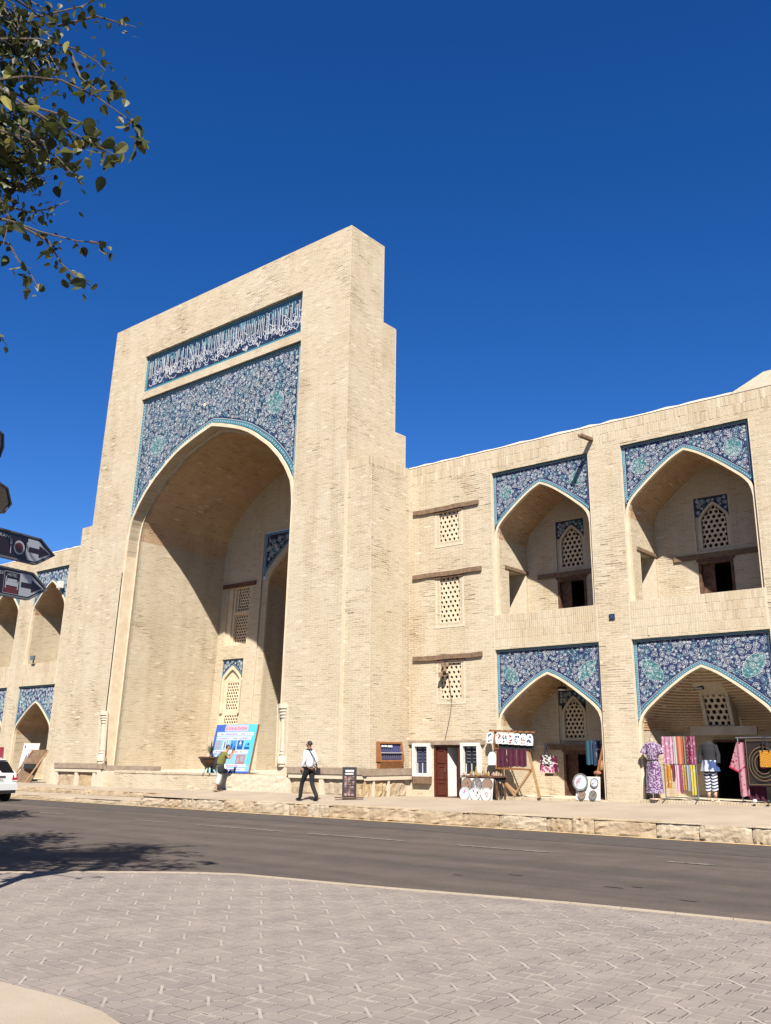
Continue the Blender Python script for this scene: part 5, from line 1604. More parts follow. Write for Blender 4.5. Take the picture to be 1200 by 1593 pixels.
# second plate board and leaning plank
e = empty('display_board', (-12.62, 24.4, .5), 'white board with four painted plates standing in front of the niche door', 'board')
zf_ = .47
mb = MB(); mb.hexa([(-12.95, 24.40, zf_), (-12.20, 24.40, zf_), (-12.20, 24.43, zf_), (-12.95, 24.43, zf_), (-12.93, 24.50, 1.10), (-12.22, 24.50, 1.10), (-12.22, 24.53, 1.10), (-12.93, 24.53, 1.10)]); mb.build('board_panel', m_white, e)
plate(-12.77, 24.40, .95, .24, pt[1], pt[2], 'large round plate with a pink skyline under blue sky, on the four plate board', 'plates on the four plate board', motif=6, mm=pt[5])
plate(-12.36, 24.44, .94, .125, pt[1], pt[2], 'small blue and terracotta plate in the top corner of the four plate board', 'plates on the four plate board', motif=4, mm=pt[0])
plate(-12.74, 24.39, .62, .12, pt[4], pt[4], 'small brown plate below the large one on the four plate board', 'plates on the four plate board', motif=3, mm=pt[0])
plate(-12.40, 24.39, .62, .12, pt[1], pt[1], 'small dark grey plate at the bottom of the four plate board', 'plates on the four plate board', motif=3, mm=m_wood_dark)
mb = MB(); mb.bar((-12.50, 24.62, .60), (-12.12, 24.75, 2.12), .10, .06); solo(mb, 'plank', m_wood_org, 'orange wooden plank leaning in the niche behind the four plate board', 'plank')
mb = MB(); cloth_sheet(mb, -12.98, -12.72, 25.2, 1.42, 2.1, .02, 2, 8, 4, 3); solo(mb, 'scarf', mat('teal scarf cloth', (.02, .075, .11), .9), 'dark teal scarf hanging in the niche beside the orange plank', 'scarf')
mb = MB(); cloth_sheet(mb, -12.70, -12.45, 25.15, 1.4, 2.1, .02, 2, 8, 4, 5); solo(mb, 'scarf', mat('navy scarf cloth', (.02, .025, .07), .9, (.3, .3, .33), 9, lo=.6, hi=.62), 'navy scarf with pale stripe hanging behind the orange plank', 'scarf')
mb = MB(); mb.ball((-12.28, 24.72, 1.42), .10, 10, 6, (.9, .5, 1.7)); solo(mb, 'gourd', m_wood_light, 'pale gourd hanging on the orange plank', 'gourd', smooth=True)
mb = MB(); mb.ball((-12.35, 24.62, 1.20), .07, 8, 6, (1.8, .6, .9)); solo(mb, 'ornament', fm[2], 'red clay ornament on top of the four plate board', 'ornament', smooth=True)

# --- clothes in front of the wide niche
zf2 = .555
m_purp = pmat('purple printed cotton', (.40, .34, .42), (.13, .045, .15), 26, 'NOISE', .50)
def ell(mb, prof, c, n=18):
    """prof: (rx, ry, z)"""
    b0 = len(mb.v)
    for rx, ry, z in prof:
        for k in range(n):
            q = 2 * pi * k / n
            mb.v.append((c[0] + rx * cos(q), c[1] + ry * sin(q), c[2] + z))
    for i in range(len(prof) - 1):
        for k in range(n):
            a, b = b0 + i * n + k, b0 + i * n + (k + 1) % n
            mb.f.append((a, b, b + n, a + n)); mb.mi.append(mb.m)
    mb.f.append(tuple(b0 + k for k in range(n))[::-1]); mb.mi.append(mb.m)
    mb.f.append(tuple(b0 + (len(prof) - 1) * n + k for k in range(n))); mb.mi.append(mb.m)
m_form = mat('mannequin plastic', (.55, .38, .27), .5)
def pleat(mb, c, prof, n=30, amp=.015, waves=9):
    b0 = len(mb.v)
    for i, (rx, ry, z) in enumerate(prof):
        f = amp * i / (len(prof) - 1)
        for k in range(n):
            q = 2 * pi * k / n; s = 1 + f / rx * sin(q * waves)
            mb.v.append((c[0] + rx * s * cos(q), c[1] + ry * s * sin(q), c[2] + z))
    for i in range(len(prof) - 1):
        for k in range(n):
            a, b = b0 + i * n + k, b0 + i * n + (k + 1) % n
            mb.f.append((a, b, b + n, a + n)); mb.mi.append(mb.m)
xd, yd = -10.62, 24.48
e = empty('mannequin', (xd, yd, zf2), 'headless mannequin in a long purple printed dress with short sleeves', 'mannequin')
mb = MB(); mb.lathe([(.055, 1.46), (.06, 1.52), (.05, 1.58), (.0, 1.6)], (xd, yd, zf2), 12, cap=False); mb.tube([(xd, yd, zf2 + .02), (xd, yd, zf2 + .4)], .02, 8); mb.lathe([(.16, 0), (.15, .02), (.03, .035)], (xd, yd, zf2), 16); mb.build('stand', m_form, e)
mb = MB(); ell(mb, [(.06, .05, 1.49), (.19, .10, 1.43), (.185, .12, 1.3), (.17, .125, 1.15), (.135, .10, 1.0)], (xd, yd, zf2)); mb.build('bodice', m_purp, e)
mb = MB(); pleat(mb, (xd, yd, zf2), [(.14, .105, 1.01), (.19, .14, .85), (.21, .16, .6), (.225, .17, .3), (.235, .18, .16)]); mb.build('skirt', m_purp, e)
mb = MB(); ell(mb, [(.147, .112, .97), (.147, .112, 1.02)], (xd, yd, zf2)); mb.bar((xd - .02, yd - .13, zf2 + 1.0), (xd - .03, yd - .15, zf2 + .78), .03, .012); mb.bar((xd + .02, yd - .13, zf2 + 1.0), (xd + .02, yd - .15, zf2 + .80), .03, .012); mb.build('sash', m_blackcloth, e)
for s_ in (-1, 1):
    mb = MB(); mb.tube([(xd + s_ * .16, yd, zf2 + 1.40), (xd + s_ * .22, yd - .01, zf2 + 1.30), (xd + s_ * .255, yd - .02, zf2 + 1.18)], [.06, .075, .095], 12, cap=False); mb.build('sleeve', m_purp, e)
# rack with scarves
e = empty('clothes_rack', (-9.9, 24.5, zf2), 'two tier metal rail hung with pink, orange and yellow scarves', 'rack')
for x in (-10.33, -9.45):
    MB().tube([(x, 24.5, zf2), (x, 24.5, 2.17)], .016, 8).build('post', m_metal, e)
    MB().tube([(x, 24.3, zf2 + .015), (x, 24.7, zf2 + .015)], .016, 8).build('foot', m_metal_dark, e)
for z in (2.16, 1.44): MB().tube([(-10.36, 24.5, z), (-9.42, 24.5, z)], .013, 8).build('rail', m_metal, e)
MB().tube([(-10.33, 24.5, .62), (-9.45, 24.5, .62)], .012, 8).build('rail', m_metal_dark, e)
sc = [(-10.32, -10.14, 'rose', (.42, .20, .27), 1), (-10.13, -10.02, 'rose pink', (.50, .26, .34), 1), (-10.01, -9.93, 'pale grey', (.42, .40, .38), 0), (-9.92, -9.75, 'coral orange', (.52, .16, .08), 0), (-9.74, -9.67, 'olive grey', (.20, .17, .12), 0), (-9.66, -9.54, 'dark wine', (.13, .015, .04), 1), (-9.53, -9.42, 'plum patterned', (.24, .07, .13), 1)]
for k, (a, b, nm, c_, pat) in enumerate(sc):
    m_ = pmat(nm + ' scarf', c_, tuple(min(1, q * 1.5 + .1) for q in c_), 16, 'NOISE', .56) if pat else mat(nm + ' scarf', c_, .85)
    mb = MB(); cloth_sheet(mb, a, b, 24.46, 1.47, 2.18, .012, 1.5, 8, 5, k); solo(mb, 'scarf', m_, '%s scarf hanging on the upper rail of the metal rack' % nm, 'scarf', 'scarves on the upper rail')
sc = [(-10.28, -10.12, 'amber', (.45, .20, .03), .85), (-10.10, -10.02, 'wine red', (.20, .02, .05), 1.02), (-10.0, -9.90, 'pale pink', (.55, .34, .42), .76), (-9.89, -9.82, 'magenta', (.30, .06, .14), .72), (-9.81, -9.72, 'mustard flowered', (.38, .22, .05), .82), (-9.70, -9.60, 'blue grey', (.27, .31, .38), .80), (-9.58, -9.47, 'yellow and green', (.50, .40, .05), .70)]
for k, (a, b, nm, c_, zb) in enumerate(sc):
    m_ = pmat(nm + ' scarf', c_, tuple(min(1, q * .6 + .22) for q in c_), 14, 'NOISE', .58) if k in (0, 4, 6) else mat(nm + ' scarf', c_, .85)
    mb = MB(); cloth_sheet(mb, a, b, 24.45, zb, 1.45, .016, 1.5, 8, 6, k + 20, taper=.15); solo(mb, 'scarf', m_, '%s scarf hanging on the lower rail of the metal rack' % nm, 'scarf', 'scarves on the lower rail')
# mannequin in black top, blue tunic and chevron trousers
xm, ym = -9.18, 24.75
e = empty('mannequin', (xm, ym, zf2), 'mannequin in black jacket, blue and white tunic and zigzag trousers', 'mannequin')
m_chev = pmat('zigzag cotton', (.70, .70, .72), (.03, .035, .10), 9, 'WAVE', .5)
mb = MB(); ell(mb, [(.05, .05, 1.50), (.18, .10, 1.42), (.19, .12, 1.28), (.17, .12, 1.10), (.18, .13, 1.0)], (xm, ym, zf2)); mb.build('jacket', m_blackcloth, e)
for s_ in (-1, 1):
    mb = MB(); mb.tube([(xm + s_ * .17, ym, zf2 + 1.40), (xm + s_ * .24, ym, zf2 + 1.15), (xm + s_ * .25, ym - .06, zf2 + .95)], [.06, .055, .05], 10); mb.build('sleeve', m_blackcloth, e)
    # trouser leg: zigzag relief of alternating bands built as rings that dip at the middle
    lx = xm + s_ * .085
    mb = MB(); n = 16
    prof = [(.085, z) for z in np.linspace(.24, .80, 15)]
    b0 = len(mb.v)
    for i, (r_, z) in enumerate(prof):
        for k in range(n):
            q = 2 * pi * k / n; zz_ = z + .02 * abs(((k * 4 / n) % 2) - 1) * 2
            mb.v.append((lx + r_ * cos(q), ym + r_ * sin(q), zf2 + zz_))
    for i in range(len(prof) - 1):
        mb.m = i % 2
        for k in range(n):
            a, b = b0 + i * n + k, b0 + i * n + (k + 1) % n
            mb.f.append((a, b, b + n, a + n)); mb.mi.append(mb.m)
    mb.build('trouser_leg', [mat('white cotton', (.68, .68, .70), .9), mat('navy cotton', (.03, .035, .10), .9)], e)
    mb = MB(); mb.tube([(lx, ym, zf2 + .27), (lx, ym, zf2 + .07)], [.05, .04], 10); mb.ball((lx + .02, ym - .07, zf2 + .035), .05, 10, 6, (.9, 2.0, .7)); mb.build('foot', m_form, e, smooth=True)
mb = MB(); pleat(mb, (xm, ym, zf2), [(.185, .135, 1.02), (.21, .15, .9), (.24, .17, .74)], 24, .02, 6); mb.build('tunic', pmat('blue and white print', (.55, .58, .66), (.06, .09, .22), 7, 'NOISE', .52, stretch=(1, 1, .4)), e)
# right end: pink dress, dark suzani, yellow bag, maroon cloth on a stand
e = empty('garment_stand', (-7.9, 24.55, zf2), 'steel rail at the niche mouth holding the pink dress and dark embroidered cloth', 'rack')
for x in (-8.35, -6.75):
    MB().tube([(x, 24.6, zf2), (x, 24.6, 2.15)], .016, 8).build('post', m_metal, e); MB().tube([(x, 24.4, zf2 + .015), (x, 24.8, zf2 + .015)], .016, 8).build('foot', m_metal_dark, e)
MB().tube([(-8.4, 24.6, 2.14), (-6.7, 24.6, 2.14)], .014, 8).build('rail', m_metal, e)
e = empty('dress', (-8.3, 24.5, .7), 'pink patterned robe with red cuff hanging beside the dark doorway', 'dress')
m_pink = pmat('pink ikat', (.46, .22, .26), (.24, .03, .06), 12, 'NOISE', .60)
mb = MB(); cloth_sheet(mb, -8.36, -8.12, 24.5, .70, 2.02, .02, 1.5, 8, 8, 60); mb.build('robe_body', m_pink, e)
mb = MB(); mb.hexa([(-8.58, 24.50, 1.42), (-8.32, 24.50, 1.28), (-8.32, 24.56, 1.28), (-8.58, 24.56, 1.42), (-8.36, 24.50, 2.0), (-8.2, 24.5, 1.9), (-8.2, 24.56, 1.9), (-8.36, 24.56, 2.0)]); sl_ = mb.build('sleeve', m_pink, e)
mb = MB(); mb.hexa([(-8.59, 24.495, 1.40), (-8.32, 24.495, 1.255), (-8.32, 24.565, 1.255), (-8.59, 24.565, 1.40), (-8.585, 24.495, 1.44), (-8.32, 24.495, 1.295), (-8.32, 24.565, 1.295), (-8.585, 24.565, 1.44)]); mb.build('cuff', mat('red trim', (.40, .015, .04), .8), sl_)
# embroidered hanging: dark ground, ring motifs that are real stitched bands
e = empty('wall_hanging', (-7.68, 24.42, .95), 'black embroidered hanging with concentric rings and a crimson centre', 'textile')
mb = MB(); cloth_sheet(mb, -8.12, -7.25, 24.44, .95, 2.12, .012, 1.5, 14, 8, 70, thick=.015); mb.build('ground_cloth', mat('black brown velvet', (.018, .012, .010), .95), e)
for rr, m_ in ((.40, mat('gold brown thread', (.17, .10, .05), .8)), (.32, mat('olive thread', (.11, .09, .04), .8)), (.24, mat('gold brown thread', (.17, .10, .05), .8)), (.12, mat('crimson thread', (.28, .01, .06), .8))):
    mb = MB(); qq = np.linspace(0, 2 * pi, 41)
    A = [(-7.69 + rr * .9 * cos(q), 24.385, 1.50 + rr * 1.05 * sin(q)) for q in qq]; ri_ = rr - (.018 if rr > .2 else .11)
    mb.strip(A, [(-7.69 + ri_ * .9 * cos(q), 24.385, 1.50 + ri_ * 1.05 * sin(q)) for q in qq]); mb.build('stitched_ring', m_, e)
mb = MB(); frame_rect(mb, -8.09, -7.28, .99, 2.08, 24.384, .014, .003); mb.build('stitched_border', mat('gold brown thread', (.17, .10, .05), .8), e)
tote(-7.75, -7.42, 1.42, 1.82, 24.31, pmat('yellow ring bag', (.50, .32, .03), (.45, .10, .03), 7, 'RINGS', .55), 2.14, 'square yellow bag with an orange ring, hanging on the dark embroidered cloth')
mb = MB(); cloth_sheet(mb, -8.2, -7.75, 24.62, .62, 1.0, .03, 3, 10, 4, 81); solo(mb, 'cloth', m_mar, 'maroon cloth hanging under the dark embroidered hanging', 'cloth')
mb = MB(); cloth_sheet(mb, -7.2, -6.8, 24.5, .8, 2.1, .03, 2, 8, 6, 82); solo(mb, 'scarf', m_purp, 'purple printed scarf at the end of the steel rail', 'scarf')
for xx in (-7.95, -7.62):
    mb = MB(); mb.ball((xx, 24.28, zf2 + .05), .05, 8, 6, (1, 1.6, 1)); solo(mb, 'shoe', m_black if xx > -7.8 else m_whitecloth, ('black' if xx > -7.8 else 'white') + ' small shoe on the step below the embroidered hanging', 'shoe', smooth=True)

# --- lamps
e = empty('wall_lamp', (-17.45, 24.4, 4.1), 'cluster of brown lamps hanging under the lowest window lintel', 'lamp')
MB().bar((-17.40, 24.6, 4.66), (-17.42, 24.33, 4.60), .05).build('bracket', m_metal_dark, e)
for k in range(6):
    x, y, z = -17.45 + (k % 2) * .13 - (k // 2) * .07, 24.36 + (k % 3) * .04, 4.52 - (k // 2) * .15
    mb = MB(); mb.lathe([(.03, .13), (.045, .11), (.075, .0), (.06, 0.0)], (x, y, z - .1), 10); mb.build('lamp_shade', m_wood, e)
mb = MB(); mb.tube([(-17.40, YW - .03, 4.3), (-17.28, YW - .03, 3.3), (-17.34, YW - .04, 2.9), (-17.55, YW - .05, 2.13)], .008, 5); solo(mb, 'cable', m_black, 'thin black cable running from the brown lamps down to the door lintel', 'cable')
e = empty('ceiling_lamp', (-13.85, 25.6, 3.6), 'oval black ceiling lamp in the vault above the tote bags', 'lamp')
mb = MB(); mb.ball((-13.85, 25.55, 3.66), .14, 12, 6, (1.3, 1, .45)); mb.build('lamp_body', m_black, e, smooth=True); mb = MB(); mb.ball((-13.85, 25.53, 3.62), .11, 12, 6, (1.2, 1, .35)); mb.build('lamp_glass', m_white, e, smooth=True)
MB().tube([(-13.85, 25.55, 3.7), (-13.85, 25.55, 3.88)], .015, 6).build('lamp_stem', m_metal_dark, e)
e = empty('floodlight', (-9.62, 25.7, 3.45), 'black floodlight above the lattice of the wide lower niche', 'lamp')
mb = MB(); mb.box(-9.75, -9.5, 25.56, 25.66, 3.46, 3.6); mb.build('lamp_body', m_black, e); mb = MB(); mb.box(-9.73, -9.52, 25.55, 25.56, 3.47, 3.51); mb.build('lamp_glass', m_white, e)
MB().bar((-9.62, 25.66, 3.53), (-9.62, 25.9, 3.6), .03).build('bracket', m_metal_dark, e)
e = empty('floodlight', (-42.4, 24.45, 6.0), 'small floodlight on the balcony edge of the far wing', 'lamp')
mb = MB(); mb.box(-42.55, -42.25, 24.4, 24.5, 6.08, 6.3); mb.build('lamp_body', m_metal, e); MB().bar((-42.4, 24.5, 5.95), (-42.4, 24.5, 6.08), .05).build('bracket', m_metal_dark, e)
mb = MB(); mb.box(-40.75, -40.45, 24.38, 24.58, 9.5, 9.85); solo(mb, 'loudspeaker', m_white, 'small white loudspeaker on the tiles of the far upper arch', 'loudspeaker')

# --- poster board in the portal
P0, P1 = np.array([-26.70, 22.60, 1.02]), np.array([-24.52, 22.60, 1.02])
Ub = np.array([1.0, 0, 0]); Vb = np.array([0, .38, 1.66]); Vb /= np.linalg.norm(Vb); Nb = np.cross(Ub, Vb)
WB, HB = 2.18, 1.72
fb = lambda u, v, d=0.0: tuple(P0 + Ub * u + Vb * v + Nb * d)
e = empty('poster_board', (-25.6, 22.75, 1.02), 'large blue poster board with photos leaning in the portal mouth', 'poster board')
mb = MB(); mb.prism([(0, 0), (WB, 0), (WB, HB), (0, HB)], fb, -.09, -.004); mb.build('wooden_frame', m_wood_org, e)
pc = {k: mat('poster ' + k, c, .55) for k, c in dict(sky=(.25, .46, .66), royal=(.055, .12, .46), cyan=(.10, .50, .72), pale=(.48, .60, .72), white=(.66, .64, .68), pinkw=(.60, .42, .52), grey=(.30, .32, .36), dgrey=(.10, .11, .12), deep=(.02, .08, .30), mid=(.07, .25, .55), red=(.40, .03, .07), blue=(.06, .09, .38), rose=(.38, .18, .18)).items()}
def print_(rects, key, lvl, par):
    mb = MB()
    for a, b, c, d in rects: mb.quad(fb(a, c, lvl), fb(b, c, lvl), fb(b, d, lvl), fb(a, d, lvl))
    return mb.build('print_' + key if False else 'poster_print', pc[key], par)
sh = print_([(0, WB, 0, HB)], 'sky', 0, e)
print_([(0, .55, HB - .26, HB), (0, .12, .2, HB - .26)], 'royal', .002, sh); print_([(1.72, WB, HB - .26, HB), (1.95, WB, .3, HB - .26)], 'cyan', .0022, sh)
print_([(.5, 1.72, HB - .24, HB - .04)], 'pinkw', .004, sh); print_([(.14, 2.06, HB - .40, HB - .29), (.2, 1.98, HB - .55, HB - .44), (.1, 1.95, .68, .80), (.1, 2.0, .22, .30), (.3, 1.96, .07, .17)], 'white', .004, sh)
print_([(0, WB, 0, .06)], 'royal', .003, sh)
y0, y1 = .83, 1.14
for a, k_ in ((.16, 'grey'), (.55, 'pale'), (.96, 'mid'), (1.33, 'deep'), (1.70, 'cyan')): print_([(a, a + .29, y0, y1)], k_, .004, sh)
print_([(.62, .68, y0 + .02, y1 - .03), (.74, .78, y0 + .05, y1)], 'dgrey', .005, sh); print_([(1.0, 1.08, y0, y0 + .2), (1.16, 1.25, y0, y0 + .12)], 'deep', .005, sh)
print_([(1.40, 1.55, y0 + .1, y0 + .22)], 'mid', .005, sh); print_([(1.72, 1.97, y0, y0 + .09), (1.76, 1.80, y0 + .1, y0 + .2), (1.84, 1.94, y0 + .13, y0 + .22)], 'deep', .005, sh)
mb = MB(); mb.quad(fb(1.42, y1 - .1, .0055), fb(1.475, y1, .0055), fb(1.53, y1 - .1, .0055), fb(1.475, y1 - .15, .0055)); mb.build('poster_print', pc['white'], sh)
print_([(.5, .9, .33, .62)], 'dgrey', .004, sh); print_([(1.40, 1.86, .32, .64)], 'rose', .004, sh); print_([(1.45, 1.55, .34, .55), (1.62, 1.8, .4, .6)], 'grey', .005, sh); print_([(.1, .38, .5, .64)], 'pale', .004, sh)
mb = MB(); text_into(mb, "KO'KALDOSH", lambda u, v, d: fb(.56 + u, HB - .20 + v, .006), .15, 1.1); mb.build('poster_lettering', pc['red'], sh)
R = random.Random(8); mb = MB(); mb2 = MB()
for (x0, x1, z0, hgt, q) in ((.2, 2.0, HB - .375, .06, 0), (.26, 1.92, HB - .525, .06, 0), (.16, 1.0, .71, .06, 0), (1.1, 1.75, .71, .06, 1), (.9, 1.6, .235, .045, 1), (.5, 1.7, .095, .05, 0)):
    x = x0
    while x < x1:
        w_ = R.uniform(.02, .045)
        if R.random() < .86: (mb2 if q else mb).quad(fb(x, z0, .006), fb(x + w_ * .7, z0, .006), fb(x + w_ * .7, z0 + hgt * R.uniform(.6, 1), .006), fb(x, z0 + hgt, .006))
        x += w_ + .012
tag(mb.build('small_print', pc['blue'], sh), kind='stuff'); tag(mb2.build('small_print', pc['red'], sh), kind='stuff')
# planter
e = empty('planter', (-26.35, 22.42, 1.0), 'wide brown bowl planter on pale blue legs with a spiky plant', 'planter')
m_bowl = mat('brown glazed bowl', (.075, .035, .022), .35, (.11, .05, .03), 9)
mb = MB(); mb.lathe([(.14, .18), (.2, .22), (.34, .36), (.42, .50), (.47, .53), (.47, .57), (.41, .57), (.38, .50), (.05, .5)], (-26.35, 22.42, 1.0), 22, sy=.8); mb.build('bowl', m_bowl, e)
mb = MB(); mb.lathe([(.38, .5), (.38, .52)], (-26.35, 22.42, 1.0), 20, sy=.8); mb.build('soil', mat('dark soil', (.05, .035, .025), .95), e)
for q in (.6, 2.2, 3.9, 5.5): MB().bar((-26.35 + .13 * cos(q), 22.42 + .1 * sin(q), 1.2), (-26.35 + .26 * cos(q), 22.42 + .2 * sin(q), 1.0), .05).build('leg', mat('pale blue paint', (.30, .50, .52), .6), e)
pl_ = empty('plant', (-26.35, 22.42, 1.5), 'spiky green yucca plant growing in the brown bowl', 'plant')
m_yuc = mat('yucca leaf', (.07, .095, .035), .6, (.14, .15, .07), 8)
mb = MB(); mb.tube([(-26.35, 22.42, 1.5), (-26.33, 22.42, 1.68)], [.04, .03], 8); mb.build('stem', m_wood, pl_)
R = random.Random(2)
for k in range(34):
    q = R.random() * 6.28; el = R.uniform(.25, 1.45); L = R.uniform(.32, .55); w_ = .02
    d = np.array([cos(q) * cos(el), sin(q) * cos(el), sin(el)]); s = np.array([-sin(q), cos(q), 0]) * w_
    p0 = np.array([-26.33, 22.42, 1.66]); pts = [p0, p0 + d * L * .5, p0 + d * L + np.array([0, 0, -.10 * cos(el)])]
    mb = MB(); mb.quad(pts[0] - s * .6, pts[0] + s * .6, pts[1] + s, pts[1] - s); mb.faces([pts[1] - s, pts[1] + s, pts[2]], [(0, 1, 2)]); mb.build('leaf', m_yuc, pl_)
mb = MB(); mb.ball((-25.75, 22.45, 1.18), .22, 12, 8, (1.1, .7, .8)); solo(mb, 'cloth_bundle', m_whitecloth, 'white cloth bundle lying on the platform beside the planter', 'bundle', smooth=True)
mb = MB(); mb.ball((-25.62, 22.40, 1.09), .2, 12, 8, (1.3, .6, .45)); solo(mb, 'bag', mat('grey violet cloth', (.13, .11, .15), .9), 'grey violet soft bag lying in front of the white bundle', 'bag', smooth=True)

# --- small black sign on the pavement
e = empty('pavement_sign', (-18.7, 21.3, .42), 'narrow black framed menu sign standing on the pavement before the buttress', 'sign')
c0 = np.array([-18.72, 21.3, .43]); us = np.array([.80, .6, 0]); ns = np.array([.6, -.8, 0])
fs_ = lambda u, v, d=0.0: tuple(c0 + us * u + np.array([0, 0, 1.0]) * v + ns * (d - v * .08))
mb = MB(); mb.prism([(-.21, 0), (.21, 0), (.21, .88), (-.21, .88)], fs_, -.04, 0); mb.build('sign_board', m_black, e)
mb = MB(); mb.prism([(-.42, -.0), (.42, -.0), (.42, .03), (-.42, .03)], fs_, -.12, .1); mb.build('sign_foot', m_wood_dark, e)
mb = MB()
for a, b, c_, d_ in ((-.12, .13, .74, .80), (-.13, .12, .67, .70)): mb.quad(fs_(a, c_, .004), fs_(b, c_, .004), fs_(b, d_, .004), fs_(a, d_, .004))
mb.build('white_lettering', m_white, e)
mb = MB()
for j in range(4):
    for i in range(3):
        a, c_ = -.15 + i * .105, .07 + j * .145
        mb.quad(fs_(a, c_, .004), fs_(a + .085, c_, .004), fs_(a + .085, c_ + .12, .004), fs_(a, c_ + .12, .004))
mb.build('menu_pictures', mat('menu pictures', (.36, .22, .18), .6, (.06, .03, .03), 9, lo=.45, hi=.55), e)

# --- leaning boards by the far wing
e = empty('poster_board', (-41.4, 24.2, .37), 'tall white poster board with blue motif leaning at the far wing', 'poster board')
q0 = np.array([-42.15, 24.05, .38]); fq = lambda u, v, d=0.0: tuple(q0 + np.array([u + v * .06, v * .12 - d, v]))
mb = MB(); mb.prism([(0, 0), (1.35, 0), (1.35, 1.72), (0, 1.72)], fq, -.03, 0); mb.build('board_panel', m_white, e)
mb = MB(); R = random.Random(3)
for k in range(26):
    q = 1.7 + k / 26 * 1.6; r_ = .85 + R.uniform(-.12, .1); a, b = 1.0 + r_ * cos(q) * .85, .55 + r_ * sin(q) * .85
    if 0 < a < 1.3 and b > 0: mb.quad(*[fq(a + .055 * cos(t), b + .055 * sin(t), .004) for t in np.linspace(0, 2 * pi, 6)[:-1]])
mb.build('blue_motif', pc['blue'], e); mb = MB(); mb.quad(fq(.12, 1.5, .004), fq(.24, 1.5, .004), fq(.24, 1.62, .004), fq(.12, 1.62, .004)); mb.quad(fq(.35, 1.4, .004), fq(1.1, 1.4, .004), fq(1.1, 1.42, .004), fq(.35, 1.42, .004)); mb.build('printed_mark', pc['blue'], e)
e = empty('easel', (-39.2, 22.9, .37), 'brown wooden easel panel seen from behind, leaning before the white poster', 'easel')
mb = MB(); mb.hexa([(-39.9, 22.6, .38), (-38.9, 22.9, .38), (-38.9, 22.95, .38), (-39.9, 22.65, .38), (-39.0, 23.0, 1.8), (-38.3, 23.2, 1.8), (-38.3, 23.25, 1.8), (-39.0, 23.05, 1.8)]); mb.build('panel', m_wood, e)
MB().bar((-38.75, 22.55, .38), (-38.1, 23.15, 1.75), .06).build('leg', m_wood_light, e); MB().bar((-40.0, 22.55, .38), (-39.05, 22.98, 1.8), .06).build('leg', m_wood_light, e)
mb = MB(); mb.box(-39.3, -38.55, 22.75, 22.9, .98, 1.2); solo(mb, 'bag', m_blackcloth, 'black bag hooked on the back of the wooden easel', 'bag')
e = empty('banner', (-43.2, 23.4, .36), 'red cloth banner on a stand behind the white car', 'banner')
MB().bar((-42.35, 23.4, .36), (-42.35, 23.4, 1.9), .04).build('post', m_metal, e); MB().bar((-44.4, 23.4, .36), (-44.4, 23.4, 1.9), .04).build('post', m_metal, e)
mb = MB(); cloth_sheet(mb, -44.4, -42.3, 23.38, 1.45, 1.92, .03, 3, 14, 4, 9); mb.build('banner_cloth', mat('crimson cloth', (.28, .02, .035), .85), e)

